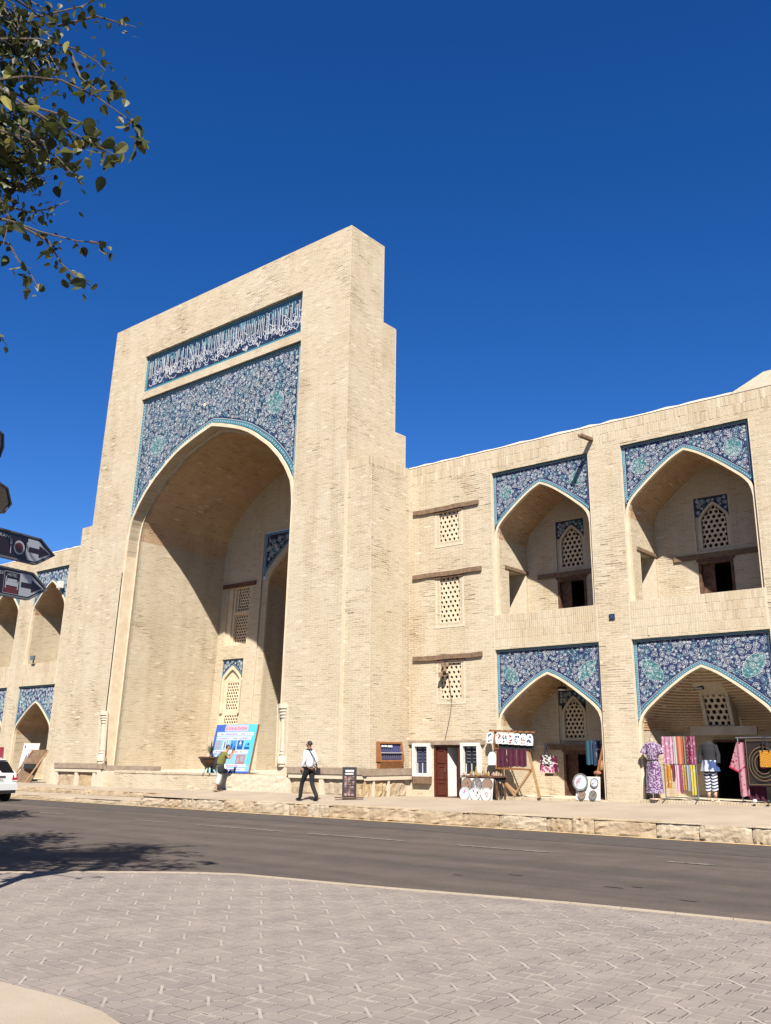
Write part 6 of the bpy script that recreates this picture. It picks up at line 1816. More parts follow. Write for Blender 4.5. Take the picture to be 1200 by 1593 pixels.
# ------------------------------------------------------------------ white car
def make_car(rx, cy):
    W = lambda x, y, z: (rx - x, cy + y, z)
    e = empty('parked_car', (rx - 1.8, cy, 0), 'white hatchback car driving away at the road edge below the far wing', 'car')
    m_carp = mat('white car paint', (.75, .75, .75), .3, spec=.5, coat=.5)
    m_gl = mat('dark car glass', (.008, .009, .011), .08, spec=.6)
    m_rub = mat('tyre rubber', (.015, .015, .015), .85)
    secs = [(0.0, .34, .93, .935, .74, .60), (.05, .30, .95, .97, .775, .62), (.44, .24, .95, 1.41, .79, .555), (.85, .22, .94, 1.47, .80, .575), (1.9, .22, .92, 1.46, .80, .57), (2.55, .22, .90, .98, .79, .66), (3.2, .24, .82, .86, .77, .6), (3.52, .30, .62, .64, .66, .5)]
    mb = MB(); rings = []
    for x, zb, zk, zr, w_, wr in secs:
        half = [(w_ * .86, zb), (w_ * .98, zb + .10), (w_, .5), (w_ * .985, .72 if zk > .8 else zk * .95), (w_ * .965, zk), (wr + .03, zk + (zr - zk) * .75), (wr * .82, zr), (0, zr + .015)]
        ring = half + [(-a, b) for a, b in half[-2::-1]]
        rings.append([W(x, a, b) for a, b in ring])
    n = len(rings[0]); b0 = 0
    for r_ in rings: mb.v += r_
    for i in range(len(rings) - 1):
        for k in range(n - 1):
            mb.f.append((i * n + k, i * n + k + 1, (i + 1) * n + k + 1, (i + 1) * n + k)); mb.mi.append(0)
        mb.f.append((i * n + n - 1, i * n, (i + 1) * n, (i + 1) * n + n - 1)); mb.mi.append(0)
    mb.f.append(tuple(range(n))[::-1]); mb.mi.append(0); mb.f.append(tuple((len(rings) - 1) * n + k for k in range(n))); mb.mi.append(0)
    mb.build('body', m_carp, e)
    mb = MB(); mb.quad(W(.055, -.66, .985), W(.055, .66, .985), W(.395, .545, 1.375), W(.395, -.545, 1.375)); mb.build('rear_window', m_gl, e)
    mb = MB(); mb.hexa([W(.40, -.5, 1.39), W(.40, .5, 1.39), W(.52, .5, 1.43), W(.52, -.5, 1.43), W(.36, -.5, 1.43), W(.36, .5, 1.43), W(.52, .5, 1.46), W(.52, -.5, 1.46)]); mb.build('spoiler', m_carp, e)
    for s in (-1, 1):
        mb = MB()
        for a, b in ((.62, 1.25), (1.3, 2.05)): mb.quad(W(a, s * .795, .97), W(b, s * .795, .96), W(b - .03, s * .60, 1.37), W(a + .08, s * .605, 1.38))
        mb.build('side_window', m_gl, e)
        lt = MB(); lt.hexa([W(-.012, s * .56, .74), W(-.012, s * .755, .74), W(.16, s * .80, .74), W(.03, s * .56, .74), W(-.002, s * .60, .93), W(.02, s * .775, .95), W(.2, s * .795, .95), W(.05, s * .60, .93)]); tl_ = lt.build('tail_light', mat('red lens', (.35, .012, .012), .2), e)
        lt = MB(); lt.hexa([W(-.018, s * .57, .70), W(-.018, s * .752, .70), W(.0, s * .752, .70), W(.0, s * .57, .70), W(-.018, s * .565, .735), W(-.018, s * .752, .735), W(.0, s * .752, .735), W(.0, s * .565, .735)]); lt.build('reversing_lens', m_white, tl_)
        mb = MB(); mb.ball(W(2.05, s * .90, 1.0), .08, 8, 6, (.6, 1, .8)); mb.build('wing_mirror', m_carp, e, smooth=True)
        for x in (.62, 2.85):
            we = MB(); K = 20
            def ring(r, y): return [W(x + r * cos(q), s * y, .285 + r * sin(q)) for q in np.linspace(0, 2 * pi, K + 1)]
            we.strip(ring(.285, .62), ring(.285, .78)); we.strip(ring(.285, .78), ring(.2, .80)); we.strip(ring(.285, .62), ring(.1, .62)); wo = we.build('tyre', m_rub, e)
            we = MB(); we.strip(ring(.2, .795), ring(.06, .77)); we.quad(*ring(.06, .772)[:-1]); we.build('rim', m_metal, wo)
    mb = MB(); mb.hexa([W(-.06, -.74, .40), W(-.06, .74, .40), W(.3, .80, .38), W(.3, -.80, .38), W(-.08, -.74, .62), W(-.08, .74, .62), W(.3, .805, .62), W(.3, -.805, .62)]); bp = mb.build('rear_bumper', m_carp, e)
    mb = MB(); mb.hexa([W(-.055, -.70, .29), W(-.055, .70, .29), W(.2, .74, .29), W(.2, -.74, .29), W(-.055, -.72, .395), W(-.055, .72, .395), W(.2, .76, .395), W(.2, -.76, .395)]); mb.build('bumper_valance', m_black, bp)
    mb = MB(); mb.box(rx + .003, rx + .02, cy - .3, cy + .3, .83, .885); mb.build('boot_handle', m_metal_dark, e)
    mb = MB(); mb.box(rx + .003, rx + .014, cy - .26, cy + .26, .69, .80); pl = mb.build('number_plate', m_white, e)
    mb = MB(); text_into(mb, '80 988 BA', lambda u, v, d: (rx + .016, cy - .235 + u, .712 + v), .1, .47); mb.build('plate_lettering', m_black, pl)
    mb = MB(); mb.box(rx - 3.57, rx - 3.45, cy - .6, cy + .6, .4, .55); mb.build('front_grille', m_black, e)
    for s in (-.5, .5): mb = MB(); mb.ball(W(3.42, s, .68), .1, 8, 6, (.6, 1.2, .8)); mb.build('headlight', m_white, e, smooth=True)
make_car(-31.8, 17.45)

# ------------------------------------------------------------------ signpost
dS = np.array([-.235, .972, 0]); dS /= np.linalg.norm(dS); nS = np.array([dS[1], -dS[0], 0]); zS = np.array([0, 0, 1.0])
tip1 = np.array([-10.328, 6.11, 4.09]); tip2 = np.array([-10.314, 6.048, 3.65])
pole_xy = tip1 - dS * 1.55
e = empty('signpost', (pole_xy[0], pole_xy[1], 0), 'post with dark brown arrow signs pointing towards the restaurant and hotel', 'signpost')
m_sign = mat('dark brown sign face', (.020, .008, .008), .25, spec=.5); m_signw = mat('sign white film', (.33, .34, .37), .3, spec=.5); m_frame = mat('grey sign frame', (.13, .135, .15), .4, metal=.3)
m_signr = mat('sign red brown film', (.10, .015, .012), .3, spec=.5)
mb = MB(); mb.tube([(pole_xy[0], pole_xy[1] - .0, 0), (pole_xy[0], pole_xy[1], 5.6)], .06, 12); mb.build('pole', m_metal_dark, e)
def blade(tip, d, n, half, L, tl, icon, word):
    fr = lambda u, v, k=0.0: tuple(tip + d * u + zS * v + n * k)
    out = [(-L, -half), (-tl - .03, -half), (0, 0), (-tl, half), (-L, half)]
    mb = MB(); mb.prism(out, fr, -.05, -.004); b = mb.build('sign_blade', m_frame, e)
    s = .02
    ins = [(-L + s, -half + s), (-tl - .035, -half + s), (-s * 2.0, 0), (-tl - .005, half - s), (-L + s, half - s)]
    mb = MB(); mb.quad(*[fr(u, v, .0) for u, v in ins]); f = mb.build('sign_face', m_sign, b)
    mb = MB()
    for (a, c) in zip(out, out[1:] + out[:1]):
        i_ = out.index(a); j = (i_ + 1) % 5
        mb.hexa([fr(*out[i_], -.006), fr(*out[j], -.006), fr(*ins[j], -.006), fr(*ins[i_], -.006), fr(*out[i_], .016), fr(*out[j], .016), fr(*ins[j], .012), fr(*ins[i_], .012)])
    mb.build('sign_rim', m_frame, b)
    if not icon: return
    q = MB(); q.quad(*[fr(u, v, .003) for u, v in ((-tl - .19, -half + .035), (-tl - .05, -half + .035), (-.06, 0), (-tl - .03, half - .035), (-tl - .19, half - .035))]); q.build('arrow_panel', m_signw, b)
    q = MB(); q.quad(*[fr(u, v, .006) for u, v in ((-tl - .17, -.03), (-tl - .01, -.03), (-tl - .01, -.075), (-.085, 0), (-tl - .01, .075), (-tl - .01, .03), (-tl - .17, .03))]); q.build('arrow', m_sign, b)
    if icon == 'plate':
        c = (-.57, -.01); q = MB()
        ring = lambda r, k: [fr(c[0] + r * cos(t), c[1] + r * sin(t), k) for t in np.linspace(0, 2 * pi, 25)]
        q.strip(ring(.085, .006), ring(.062, .006))
        for du in (-.012, 0, .012): q.quad(*[fr(c[0] - .125 + du + a, c[1] + v, .006) for a, v in ((-.004, .03), (.004, .03), (.004, .09), (-.004, .09))])
        q.quad(*[fr(c[0] - .125 + a, c[1] + v, .0062) for a, v in ((-.006, -.09), (.006, -.09), (.006, .035), (-.006, .035))]); q.quad(*[fr(c[0] - .125 + a, c[1] + v, .0064) for a, v in ((-.017, .02), (.017, .02), (.017, .04), (-.017, .04))])
        q.quad(*[fr(c[0] + .115 + a, c[1] + v, .006) for a, v in ((-.007, -.09), (.007, -.09), (.014, .0), (.012, .08), (-.007, .09))]); q.build('fork_and_plate_symbol', m_signw, b)
        q = MB(); q.quad(*ring(.06, .005)[:-1]); q.build('plate_centre', m_signr, b)
    else:
        c = (-.56, -.005); q = MB(); 
        for a0, a1, b0, b1 in ((-.12, .12, .125, .13), (-.12, .12, -.13, -.125), (-.12, -.115, -.125, .125), (.115, .12, -.125, .125)): q.quad(*[fr(c[0] + a, c[1] + v, .005) for a, v in ((a0, b0), (a1, b0), (a1, b1), (a0, b1))])
        for a0, a1, b0, b1 in ((-.095, -.08, -.07, .07), (.085, .1, -.07, .03), (-.08, .085, -.035, .01), (-.07, .075, .012, .045)): q.quad(*[fr(c[0] + a, c[1] + v, .0055 + a0 * .001) for a, v in ((a0, b0), (a1, b0), (a1, b1), (a0, b1))])
        text_into(q, 'HOTEL', lambda u, v, k: fr(c[0] - .07 + u, c[1] + .075 + v, .006), .05, .14); q.build('hotel_bed_symbol', m_signw, b)
        q = MB(); q.quad(*[fr(c[0] + a, c[1] + v, .0045) for a, v in ((-.1, -.12), (.1, -.12), (.1, -.045), (-.1, -.045))]); q.build('red_panel', m_signr, b)
    q = MB(); text_into(q, word, lambda u, v, k: fr((-.715 if icon == 'plate' else -.70) - .044 * len(word) + u, .075 + v, .006), .055, .044 * len(word)); q.build('lettering', m_signw, b)
blade(tip1, dS, nS, .167, 1.75, .25, 'plate', 'ORANI')
blade(tip2, dS, nS, .170, 1.75, .25, 'bed', 'ASI')
up = np.array([-10.606, 3.896 + 0.0, 0]); 
d3 = np.array([-.62, .785, 0]); d3 /= np.linalg.norm(d3); n3 = np.array([d3[1], -d3[0], 0])
t3 = np.array([-10.606, 5.616, 4.70]); blade(t3, d3, n3, .17, 1.0, .16, None, '')
t4 = np.array([-11.05, 5.66, 5.55]); blade(t4, d3, n3, .17, 1.4, .05, None, '')
mb = MB(); mb.bar(t3 - d3 * .9, (pole_xy[0], pole_xy[1], 4.7), .04); mb.build('bracket', m_metal_dark, e)
mb = MB(); mb.bar(t4 - d3 * 1.3, (pole_xy[0], pole_xy[1], 5.55), .04); mb.build('bracket', m_metal_dark, e)
mb = MB(); mb.bar(tip1 - dS * 1.7 - nS * .03, (pole_xy[0], pole_xy[1], 4.09), .04); mb.bar(tip2 - dS * 1.7 - nS * .03, (pole_xy[0], pole_xy[1], 3.65), .04); mb.build('bracket', m_metal_dark, e)

# ------------------------------------------------------------------ people
m_skin = mat('skin', (.30, .15, .09), .55); m_skin2 = mat('fair skin', (.45, .25, .17), .55)
m_hair = mat('black hair', (.012, .009, .008), .6); m_hair2 = mat('grey brown hair', (.040, .026, .019), .7)
m_shirt = mat('white shirt', (.74, .76, .83), .85); m_trous = mat('black trousers', (.012, .012, .015), .85)
m_olive = mat('olive shirt', (.17, .16, .035), .9); m_capri = mat('off white capri trousers', (.56, .55, .50), .9)
m_shoe = mat('black leather', (.010, .010, .010), .35)
def skinned(name, T, P, E, m, parent, sub=1):
    """P: (x,y,z,rx,ry) joints in the figure's frame; E: edges; a Skin surface joins them"""
    me = bpy.data.meshes.new(name)
    org = np.array(T(P[0][:3]))
    me.from_pydata([tuple(np.array(T(p[:3])) - org) for p in P], E, [])
    me.materials.append(m)
    o = link_mesh(name, me, parent, org)
    o.modifiers.new('Skin', 'SKIN').use_smooth_shade = True
    for i, p in enumerate(P):
        sv = me.skin_vertices[0].data[i]; sv.radius = (p[3], p[4]); sv.use_root = (i == 0)
    sm = o.modifiers.new('Subdivision', 'SUBSURF'); sm.levels = sub; sm.render_levels = sub + 1
    return o
def hand(T, wrist, direction, thumb, m, parent, curl=.5, s=1.0):
    """a palm and five bent fingers"""
    w_ = np.array(wrist); d = np.array(direction, float); d /= np.linalg.norm(d); t = np.array(thumb, float); t -= d * (t @ d); t /= np.linalg.norm(t); n = np.cross(d, t)
    mb = MB()
    pc_ = [w_ + t * a + n * b + d * c for c, wd in ((-.01, .024), (.085, .04)) for a, b in ((-wd, -.013), (wd, -.013), (wd, .013), (-wd, .013))]
    mb.hexa([T(w_ + (q - w_) * s) for q in pc_])
    for k, L in enumerate((.062, .074, .07, .056)):
        a = (.030 - k * .02)
        p0 = w_ + (d * .08 + t * a) * s; p1 = p0 + (d * cos(curl * .5) + n * sin(curl * .5)) * L * .5 * s; p2 = p1 + (d * cos(curl * 1.6) + n * sin(curl * 1.6)) * L * .5 * s
        mb.tube([T(p0), T(p1), T(p2)], [.0095 * s, .009 * s, .007 * s], 6)
    p0 = w_ + (d * .02 + t * .028) * s; p1 = p0 + (d * .025 + t * .03 + n * .01) * s; p2 = p1 + (d * .03 + t * .004 + n * .018) * s
    mb.tube([T(p0), T(p1), T(p2)], [.012 * s, .011 * s, .008 * s], 6)
    return mb.build('hand', m, parent, smooth=True)
def head_bits(T, c, f, m, parent, hairm, hair_back=.0, s=1.0):
    """ears, nose, eyes, mouth and hair round a head at c looking along f (in the figure's frame)"""
    c = np.array(c); f = np.array(f, float); f /= np.linalg.norm(f); u = np.array([0, 0, 1.0]); u -= f * (u @ f); u /= np.linalg.norm(u); l = np.cross(u, f)
    def B(mb, a, b, d, r, sc=(1, 1, 1)):
        mb.ball(T(c + f * a + l * b + u * d), r * s, 8, 6, sc); return mb
    mb = MB(); B(mb, .005, .078, .0, .022, (.7, .7, 1.3)); B(mb, .005, -.078, .0, .022, (.7, .7, 1.3)); mb.build('ears', m, parent, smooth=True)
    mb = MB(); mb.tube([T(c + f * .085 + u * .02), T(c + f * .112 - u * .025), T(c + f * .085 - u * .03)], [.008, .015, .012], 6); mb.build('nose', m, parent, smooth=True)
    mb = MB(); B(mb, .088, .03, .015, .011); B(mb, .088, -.03, .015, .011); mb.build('eyes', m_hair, parent, smooth=True)
    mb = MB(); mb.tube([T(c + f * .086 + l * .022 - u * .062), T(c + f * .095 - u * .062), T(c + f * .086 - l * .022 - u * .062)], .006, 5); mb.build('mouth', m_signr, parent)
    hb_ = MB(); K, N = 14, 8
    b0 = 0
    for i in range(N + 1):
        th = (i / N) * 1.75
        for k in range(K):
            q = 2 * pi * k / K
            lim = th * (1 - .50 * max(0, cos(q)) + hair_back * .35 * max(0, -cos(q)))
            a, b, d = sin(lim) * cos(q) * .089, sin(lim) * sin(q) * .078, cos(lim) * .098
            hb_.v.append(T(c + f * (a - .012) + l * b + u * (d + .012)))
    for i in range(N):
        for k in range(K): hb_.f.append((i * K + k, i * K + (k + 1) % K, (i + 1) * K + (k + 1) % K, (i + 1) * K + k)); hb_.mi.append(0)
    hb_.build('hair', hairm, parent, smooth=True)
def figure(loc, head_, scale):
    ca, sa = cos(head_), sin(head_); L = np.array(loc, float)
    return lambda p: tuple(L + scale * np.array([p[0] * ca - p[1] * sa, p[0] * sa + p[1] * ca, p[2]]))

# the man walking
T = figure((-19.55, 20.45, .355), radians(172), 1.0)
e = empty('person', (-19.55, 20.45, .355), 'walking person in white shirt and black trousers seen from behind', 'person')
bodyP = [(0, 0, .93, .115, .12), (0, 0, 1.10, .09, .125), (0, 0, 1.30, .10, .15), (.0, 0, 1.43, .06, .07), (.012, 0, 1.49, .048, .05), (.03, 0, 1.55, .07, .065), (.022, 0, 1.62, .088, .075), (.015, 0, 1.685, .06, .05),
         (0, .16, 1.39, .055, .055), (-.03, .215, 1.14, .04, .04), (.07, .215, .93, .027, .03), (0, -.16, 1.39, .055, .055), (-.07, -.20, 1.15, .04, .04), (-.03, -.21, .93, .027, .03),
         (.0, .09, .87, .085, .085), (.22, .09, .51, .052, .055), (.30, .09, .09, .036, .04), (.0, -.09, .87, .085, .085), (-.03, -.09, .47, .052, .055), (-.27, -.09, .13, .036, .04)]
bodyE = [(0, 1), (1, 2), (2, 3), (3, 4), (4, 5), (5, 6), (6, 7), (2, 8), (8, 9), (9, 10), (2, 11), (11, 12), (12, 13), (0, 14), (14, 15), (15, 16), (0, 17), (17, 18), (18, 19)]
skinned('body', T, [q[:3] + ((q[3] * .6, q[4] * .6) if i in (0, 1) else (q[3] * .78, q[4] * .78) if i in (0, 1, 2, 8, 11, 14, 17) else q[3:]) for i, q in enumerate(bodyP)], bodyE, m_skin, e)
g = lambda ids, add, zz=None: [tuple(bodyP[i][:3]) + (bodyP[i][3] + add, bodyP[i][4] + add) for i in ids]
skinned('shirt', T, [(0, 0, .90, .125, .145), (0, 0, 1.12, .115, .145), (0, 0, 1.30, .12, .165), (0, 0, 1.42, .075, .10), (0, .16, 1.385, .072, .072), (-.03, .22, 1.14, .054, .054), (.062, .217, .955, .042, .042), (0, -.16, 1.385, .072, .072), (-.07, -.205, 1.15, .054, .054), (-.033, -.212, .955, .042, .042)], [(0, 1), (1, 2), (2, 3), (2, 4), (4, 5), (5, 6), (2, 7), (7, 8), (8, 9)], m_shirt, e)
skinned('trousers', T, [(0, 0, 1.02, .135, .15), (.0, .09, .86, .10, .10), (.22, .09, .51, .068, .07), (.305, .09, .05, .055, .058), (.0, -.09, .86, .10, .10), (-.03, -.09, .47, .068, .07), (-.29, -.09, .08, .055, .058)], [(0, 1), (1, 2), (2, 3), (0, 4), (4, 5), (5, 6)], m_trous, e)
mb = MB(); mb.lathe([(.085, 0), (.075, .05), (.07, .06)], (0, 0, 0), 12); mb.v = [T((p[0] * .95, p[1], p[2] + 1.425)) for p in mb.v]; mb.build('collar', m_blackcloth, e)
for (x, y) in ((.36, .09), (-.215, -.09)):
    mb = MB(); mb.ball((0, 0, 0), 1, 10, 6); mb.v = [T((x + p[0] * .145, y + p[1] * .048, .04 + p[2] * .045 + (.02 if (x < 0 and p[0] < 0) else 0))) for p in mb.v]; mb.build('shoe', m_shoe, e, smooth=True)
hand(T, (.075, .216, .915), (.25, 0, -1), (1, .2, 0), m_skin, e); hand(T, (-.025, -.212, .915), (.2, 0, -1), (1, -.2, 0), m_skin, e)
head_bits(T, (.025, 0, 1.60), (1, .35, 0), m_skin, e, m_hair)
bg_ = empty('shoulder_bag', T((-.06, -.25, .72)), 'small black bag hanging from the strap of the walking person', 'bag')
mb = MB(); mb.v = []; mb.hexa([T(p) for p in ((-.15, -.235, .72), (.05, -.235, .72), (.05, -.31, .72), (-.15, -.31, .72), (-.14, -.23, .93), (.04, -.23, .93), (.04, -.30, .93), (-.14, -.30, .93))]); mb.build('bag_body', m_blackcloth, bg_)
mb = MB()
sp_ = [T(p) for p in ((-.05, -.26, .92), (-.13, -.17, 1.05), (-.155, -.03, 1.24), (-.11, .08, 1.42), (-.02, .12, 1.475), (.08, .08, 1.42), (.145, -.04, 1.22), (.12, -.19, 1.05), (.0, -.26, .92))]
mb.tube(sp_, .013, 6); mb.build('strap', m_blackcloth, bg_)

# the person photographing the poster
T = figure((-25.05, 21.75, .43), radians(62), .93)
e = empty('person', (-25.05, 21.75, .43), 'person in olive shirt and white capri trousers photographing the blue poster', 'person')
bodyP = [(0, 0, .92, .12, .14), (.04, 0, 1.07, .10, .135), (.13, 0, 1.26, .105, .15), (.21, 0, 1.40, .06, .07), (.245, 0, 1.45, .048, .05), (.29, 0, 1.505, .07, .065), (.295, 0, 1.575, .088, .075), (.295, 0, 1.64, .06, .05),
         (.16, .16, 1.34, .052, .052), (.31, .235, 1.17, .038, .038), (.46, .09, 1.36, .027, .028), (.16, -.16, 1.34, .052, .052), (.31, -.235, 1.17, .038, .038), (.46, -.09, 1.36, .027, .028),
         (0, .09, .86, .09, .09), (.07, .09, .49, .055, .058), (.0, .09, .08, .034, .036), (0, -.09, .86, .09, .09), (.0, -.09, .48, .055, .058), (-.16, -.09, .09, .034, .036)]
skinned('body', T, [q[:3] + ((q[3] * .6, q[4] * .6) if i in (0, 1) else (q[3] * .78, q[4] * .78) if i in (0, 1, 2, 8, 11, 14, 17) else q[3:]) for i, q in enumerate(bodyP)], bodyE, m_skin2, e)
skinned('shirt', T, [(-.02, 0, .86, .14, .165), (.05, 0, 1.08, .13, .16), (.13, 0, 1.26, .13, .17), (.205, 0, 1.385, .075, .10), (.16, .16, 1.335, .078, .075), (.25, .21, 1.235, .065, .065), (.16, -.16, 1.335, .078, .075), (.25, -.21, 1.235, .065, .065)], [(0, 1), (1, 2), (2, 3), (2, 4), (4, 5), (2, 6), (6, 7)], m_olive, e)
skinned('trousers', T, [(0, 0, .98, .14, .155), (0, .09, .85, .12, .115), (.07, .09, .49, .098, .095), (.04, .09, .22, .095, .095), (0, -.09, .85, .12, .115), (0, -.09, .48, .098, .095), (-.085, -.09, .22, .095, .095)], [(0, 1), (1, 2), (2, 3), (0, 4), (4, 5), (5, 6)], m_capri, e)
for (x, y) in ((.06, .09), (-.10, -.09)):
    mb = MB(); mb.ball((0, 0, 0), 1, 10, 6); mb.v = [T((x + p[0] * .13, y + p[1] * .045, .035 + p[2] * .036)) for p in mb.v]; mb.build('sandal', m_wood, e, smooth=True)
hand(T, (.46, .085, 1.37), (.3, -.35, .8), (0, -1, .3), m_skin2, e, 1.0); hand(T, (.46, -.085, 1.37), (.3, .35, .8), (0, 1, .3), m_skin2, e, 1.0)
head_bits(T, (.30, 0, 1.56), (1, 0, -.05), m_skin2, e, m_hair2, 1.0)
cm = empty('camera', T((.50, 0, 1.42)), 'small dark camera held up to the face by the person in olive', 'camera')
mb = MB(); mb.hexa([T(p) for p in ((.47, -.07, 1.44), (.52, -.07, 1.44), (.52, .07, 1.44), (.47, .07, 1.44), (.47, -.07, 1.53), (.52, -.07, 1.53), (.52, .07, 1.53), (.47, .07, 1.53))]); mb.build('camera_body', m_black, cm)
mb = MB(); mb.tube([T((.52, 0, 1.485)), T((.56, 0, 1.485))], .03 * .93, 10); mb.build('lens', m_black, cm)
bg_ = empty('waist_bag', T((-.02, -.17, .72)), 'black waist bag on the hip of the person in olive', 'bag')
mb = MB(); mb.ball((0, 0, 0), 1, 12, 8); mb.v = [T((.02 + p[0] * .14, -.19 + p[1] * .07, .80 + p[2] * .17)) for p in mb.v]; mb.build('bag_body', m_blackcloth, bg_, smooth=True)
mb = MB(); mb.tube([T(p) for p in ((-.05, -.17, .95), (-.14, .0, .98), (-.05, .17, .96), (.13, .12, .95), (.16, 0, .95), (.10, -.15, .93))], .02, 6); mb.build('strap', m_blackcloth, bg_)
bk = empty('backpack', T((-.16, .05, .82)), 'dark slim backpack hanging behind the person in olive', 'bag')
mb = MB(); mb.ball((0, 0, 0), 1, 12, 8); mb.v = [T((-.12 + p[0] * .075 + p[2] * .06, .06 + p[1] * .12, 1.02 + p[2] * .24)) for p in mb.v]; mb.build('bag_body', m_blackcloth, bk, smooth=True)
mb = MB(); mb.tube([T(p) for p in ((-.08, .10, 1.22), (.10, .13, 1.40), (.24, .12, 1.28), (.18, .15, 1.05), (-.05, .14, .95))], .014, 6); mb.build('strap', m_blackcloth, bk)

# ------------------------------------------------------------------ trees
m_bark = mat('grey bark', (.16, .125, .095), .95, (.10, .075, .055), 12, bump=.8)
m_twig = mat('pale twig', (.22, .18, .13), .9)
def leafmat(name, c, c2):
    m, n, b = principled(name)
    b.inputs['Roughness'].default_value = .5; b.inputs['Specular IOR Level'].default_value = .35
    oi = n.nodes.new('ShaderNodeNewGeometry'); r = n.nodes.new('ShaderNodeValToRGB')
    r.color_ramp.elements[0].color = (*c, 1); r.color_ramp.elements[1].color = (*c2, 1)
    n.links.new(oi.outputs['Random Per Island'], r.inputs[0]); n.links.new(r.outputs[0], b.inputs['Base Color'])
    tr = n.nodes.new('ShaderNodeBsdfTranslucent'); n.links.new(r.outputs[0], tr.inputs[0])
    mx = n.nodes.new('ShaderNodeMixShader'); mx.inputs[0].default_value = .32
    n.links.new(b.outputs[0], mx.inputs[1]); n.links.new(tr.outputs[0], mx.inputs[2]); n.links.new(mx.outputs[0], n.nodes['Material Output'].inputs[0])
    return m
m_leaf = leafmat('mulberry leaf', (.014, .021, .006), (.075, .078, .020))
LP = [(0, 0, 0), (.10, .28, .02), (.36, .40, .05), (.72, .24, .02), (1.0, 0, -.06), (.72, -.24, .02), (.36, -.40, .05), (.10, -.28, .02), (.5, 0, -.03)]
LF = [(0, 1, 2, 8), (8, 2, 3, 4), (0, 8, 6, 7), (8, 4, 5, 6)]
LV = np.array(LP)
def ray_pt(u, v, r):
    d = FW * F_PX + RT * (u - 600) + UP * (796.5 - v); return CAM + d * (r / math.hypot(d[0], d[1]))
def leaf_frame(rr, p, size, droop):
    q = rr.random() * 6.283; el = rr.gauss(droop, .45)
    d = np.array([cos(q) * cos(el), sin(q) * cos(el), sin(el)]); s = np.cross(d, [0, 0, 1.0]); s /= (np.linalg.norm(s) + 1e-6)
    tw = rr.gauss(0, .7); n = np.cross(s, d); s, n = s * cos(tw) + n * sin(tw), n * cos(tw) - s * sin(tw)
    return np.array(p), d * size, s * size * rr.uniform(.8, 1.05), n * size
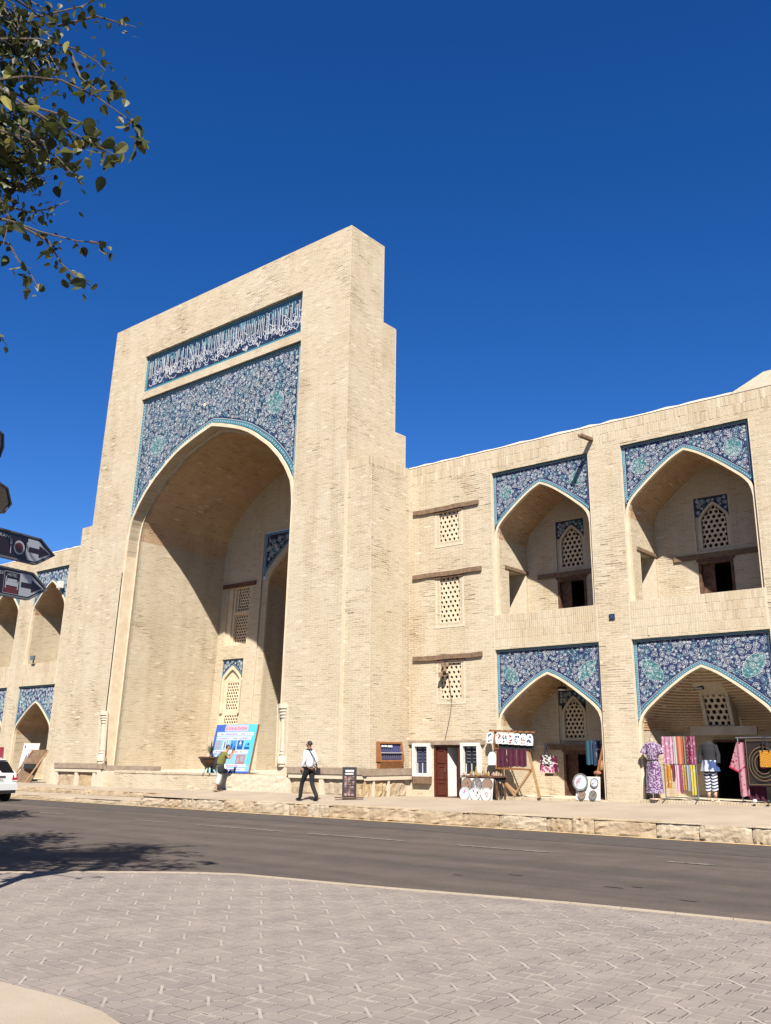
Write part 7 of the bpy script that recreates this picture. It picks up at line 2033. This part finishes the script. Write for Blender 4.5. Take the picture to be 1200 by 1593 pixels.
def tree(base, crown_c, crown_r, sprays, nleaf, label, seed, lsize, frame_ok):
    rr = random.Random(seed)
    e = empty('broadleaf_tree', base, label, 'tree', None)
    mb = MB(); top = np.array(crown_c) + np.array([0, 0, -crown_r * .35])
    b = np.array(base, float); pts = [b, b + (top - b) * .35 + np.array([.15, -.1, 0]), b + (top - b) * .7 + np.array([-.1, .1, 0]), top]
    mb.tube(pts, [.28, .22, .18, .12], 12); mb.build('trunk', m_bark, e)
    leaves = []
    tw = MB()
    # limbs and twigs of the crown outside the view
    for k in range(26):
        q, el = rr.random() * 6.28, rr.uniform(-.35, 1.3); d = np.array([cos(q) * cos(el), sin(q) * cos(el), sin(el) * .8])
        end = np.array(crown_c) + d * crown_r * rr.uniform(.75, 1.0); mid = top * .5 + end * .5 + np.array([0, 0, .3])
        u, v, w_ = project(end)
        if w_ > 0 and -80 < u < 1300 and v < 1500 and not frame_ok: continue
        u2, v2, w2 = project(mid)
        if w_ > 0 and u > -40 and v > -60: continue
        tw.tube([top, mid, end], [.07, .045, .012], 6)
        for j in range(int(nleaf / 26)):
            t = rr.uniform(.35, 1.05); p = top + (mid - top) * min(1, 2 * t) if t < .5 else mid + (end - mid) * (2 * t - 1)
            p = p + np.array([rr.gauss(0, .42), rr.gauss(0, .42), rr.gauss(0, .32)])
            u, v, w_ = project(p)
            if w_ > 0 and u > -70 and v > -120: continue
            leaves.append((p, lsize * rr.uniform(.8, 1.3), -.4))
    for path, r0, r1, n0, spread, ls in sprays:
        P = [ray_pt(u, v, r0 + (r1 - r0) * i / (len(path) - 1)) for i, (u, v) in enumerate(path)]
        tw.tube([top * .6 + P[0] * .4 + np.array([0, 0, .3])] + P if path[0][0] < 0 else P, [.03] * (1 if path[0][0] < 0 else 0) + list(np.linspace(.016, .004, len(P))), 5)
        for j in range(n0):
            t = rr.random() ** .7 * (len(P) - 1); i = min(int(t), len(P) - 2); p = P[i] + (P[i + 1] - P[i]) * (t - i)
            p = p + np.array([rr.gauss(0, spread), rr.gauss(0, spread), rr.gauss(-.03, spread)])
            leaves.append((p, ls * .86 * rr.uniform(.6, 1.45), -.75))
    tw.build('branches', m_bark, e)
    fr = [leaf_frame(rr, p, s, dr) for p, s, dr in leaves]
    vis = []
    for i, (p, d, s, n) in enumerate(fr):
        u, v, w_ = project(p)
        if w_ > 0 and -5 < u < 1205 and -5 < v < 1595: vis.append((-np.linalg.norm(d) / w_, i))
    vis.sort(); single = {i for _, i in vis[:300]} if sprays else set()
    V, F = [], []
    lm = bpy.data.meshes.new('leaf'); lm.from_pydata([tuple(q) for q in LV], [], LF); lm.materials.append(m_leaf)
    lm2 = []
    for c in ((.016, .024, .007), (.035, .044, .011), (.085, .085, .022), (.020, .028, .008), (.19, .175, .045)):  # leaf tones vary; shaded and sunlit leaves are put into the colours
        mm = leafmat('mulberry leaf', c, tuple(q * 1.25 for q in c)); l2 = lm.copy(); l2.materials.clear(); l2.materials.append(mm); lm2.append(l2)
    for i, (p, d, s, n) in enumerate(fr):
        if i in single:
            o = link_mesh('leaf', lm2[rr.choice((0, 0, 1, 1, 2, 3, 3, 4))], e, p)
            L = np.linalg.norm(d); d1, s1 = d / L, s / np.linalg.norm(s); n1 = np.cross(d1, s1)
            o.rotation_mode = 'QUATERNION'
            o.rotation_quaternion = Matrix(((d1[0], s1[0], n1[0]), (d1[1], s1[1], n1[1]), (d1[2], s1[2], n1[2]))).to_quaternion()
            o.scale = (L, np.linalg.norm(s), L)
        else:
            k = len(V); V += [tuple(p + d * a + s * b + n * c) for a, b, c in LP]; F += [tuple(k + j for j in f) for f in LF]
    mb = MB(); mb.v = V; mb.f = F; mb.mi = [0] * len(F)
    tag(mb.build('foliage', m_leaf, e), kind='stuff')
    return e
SPR = [
    ([(-60, 130), (40, 118), (95, 124), (150, 150), (190, 178), (205, 190)], 8.8, 8.6, 22, .05, .13),
    ([(205, 185), (212, 205), (222, 235)], 8.6, 8.6, 12, .04, .17),
    ([(-60, 25), (60, 25), (125, 10), (160, -5)], 9.6, 9.4, 45, .12, .11),
    ([(90, 40), (150, 25), (185, 35), (212, 42)], 9.6, 9.5, 16, .05, .07),
    ([(-60, 60), (60, 60), (115, 75), (150, 95), (165, 110)], 9.3, 9.2, 50, .12, .12),
    ([(-60, 95), (20, 150), (80, 190), (130, 215), (182, 242)], 8.6, 8.4, 60, .09, .15),
    ([(30, 160), (100, 180), (150, 200), (158, 225)], 8.7, 8.6, 30, .07, .13),
    ([(-40, 190), (40, 215), (90, 245), (130, 288)], 8.7, 8.6, 34, .08, .12),
    ([(110, 80), (125, 120), (150, 140), (190, 142)], 9.2, 9.0, 24, .06, .12),
    ([(-60, 290), (10, 320), (45, 330), (75, 325), (108, 312)], 9.2, 9.2, 26, .07, .085),
    ([(-60, 325), (20, 345), (60, 360), (120, 375), (168, 378)], 9.0, 9.0, 14, .04, .09),
    ([(140, 376), (168, 382)], 9.0, 9.0, 7, .03, .10),
    ([(-60, 330), (20, 345), (75, 375), (95, 410), (120, 432), (148, 448)], 9.0, 9.0, 38, .05, .11),
    ([(-60, 360), (15, 380), (28, 405), (50, 430), (58, 445)], 9.1, 9.1, 20, .05, .11),
    ([(-60, 290), (-5, 300), (15, 340), (5, 380)], 9.0, 9.0, 26, .07, .12),
    ([(-60, 500), (-8, 512), (6, 530)], 9.0, 9.0, 8, .03, .12),
]
R = random.Random(31)
for k in range(72):
    u, v = R.uniform(-60, 85) , R.uniform(-30, 275)
    if u > 100 - v * .12: continue
    SPR.append(([(u - 40, v - 25), (u, v), (u + R.uniform(5, 35), v + R.uniform(5, 40))], R.uniform(8.9, 10.4), R.uniform(8.9, 10.4), 22, .13, R.uniform(.09, .14)))
for k in range(26):
    u, v = R.uniform(-60, 35), R.uniform(180, 300)
    SPR.append(([(u - 40, v - 20), (u, v), (u + R.uniform(5, 25), v + R.uniform(5, 30))], R.uniform(9.4, 10.6), R.uniform(9.4, 10.6), 18, .10, R.uniform(.08, .11)))
tree((-12.6, .6, 0), (-11.9, 2.6, 7.6), 3.7, SPR, 12000, 'leafy broadleaf tree overhanging the paved square from beyond the frame edge', 77, .16, False)
tree((-21.5, 5.6, 0), (-20.6, 7.4, 6.2), 3.6, [], 9000, 'broadleaf street tree farther along the road edge, shading the asphalt', 78, .19, False)
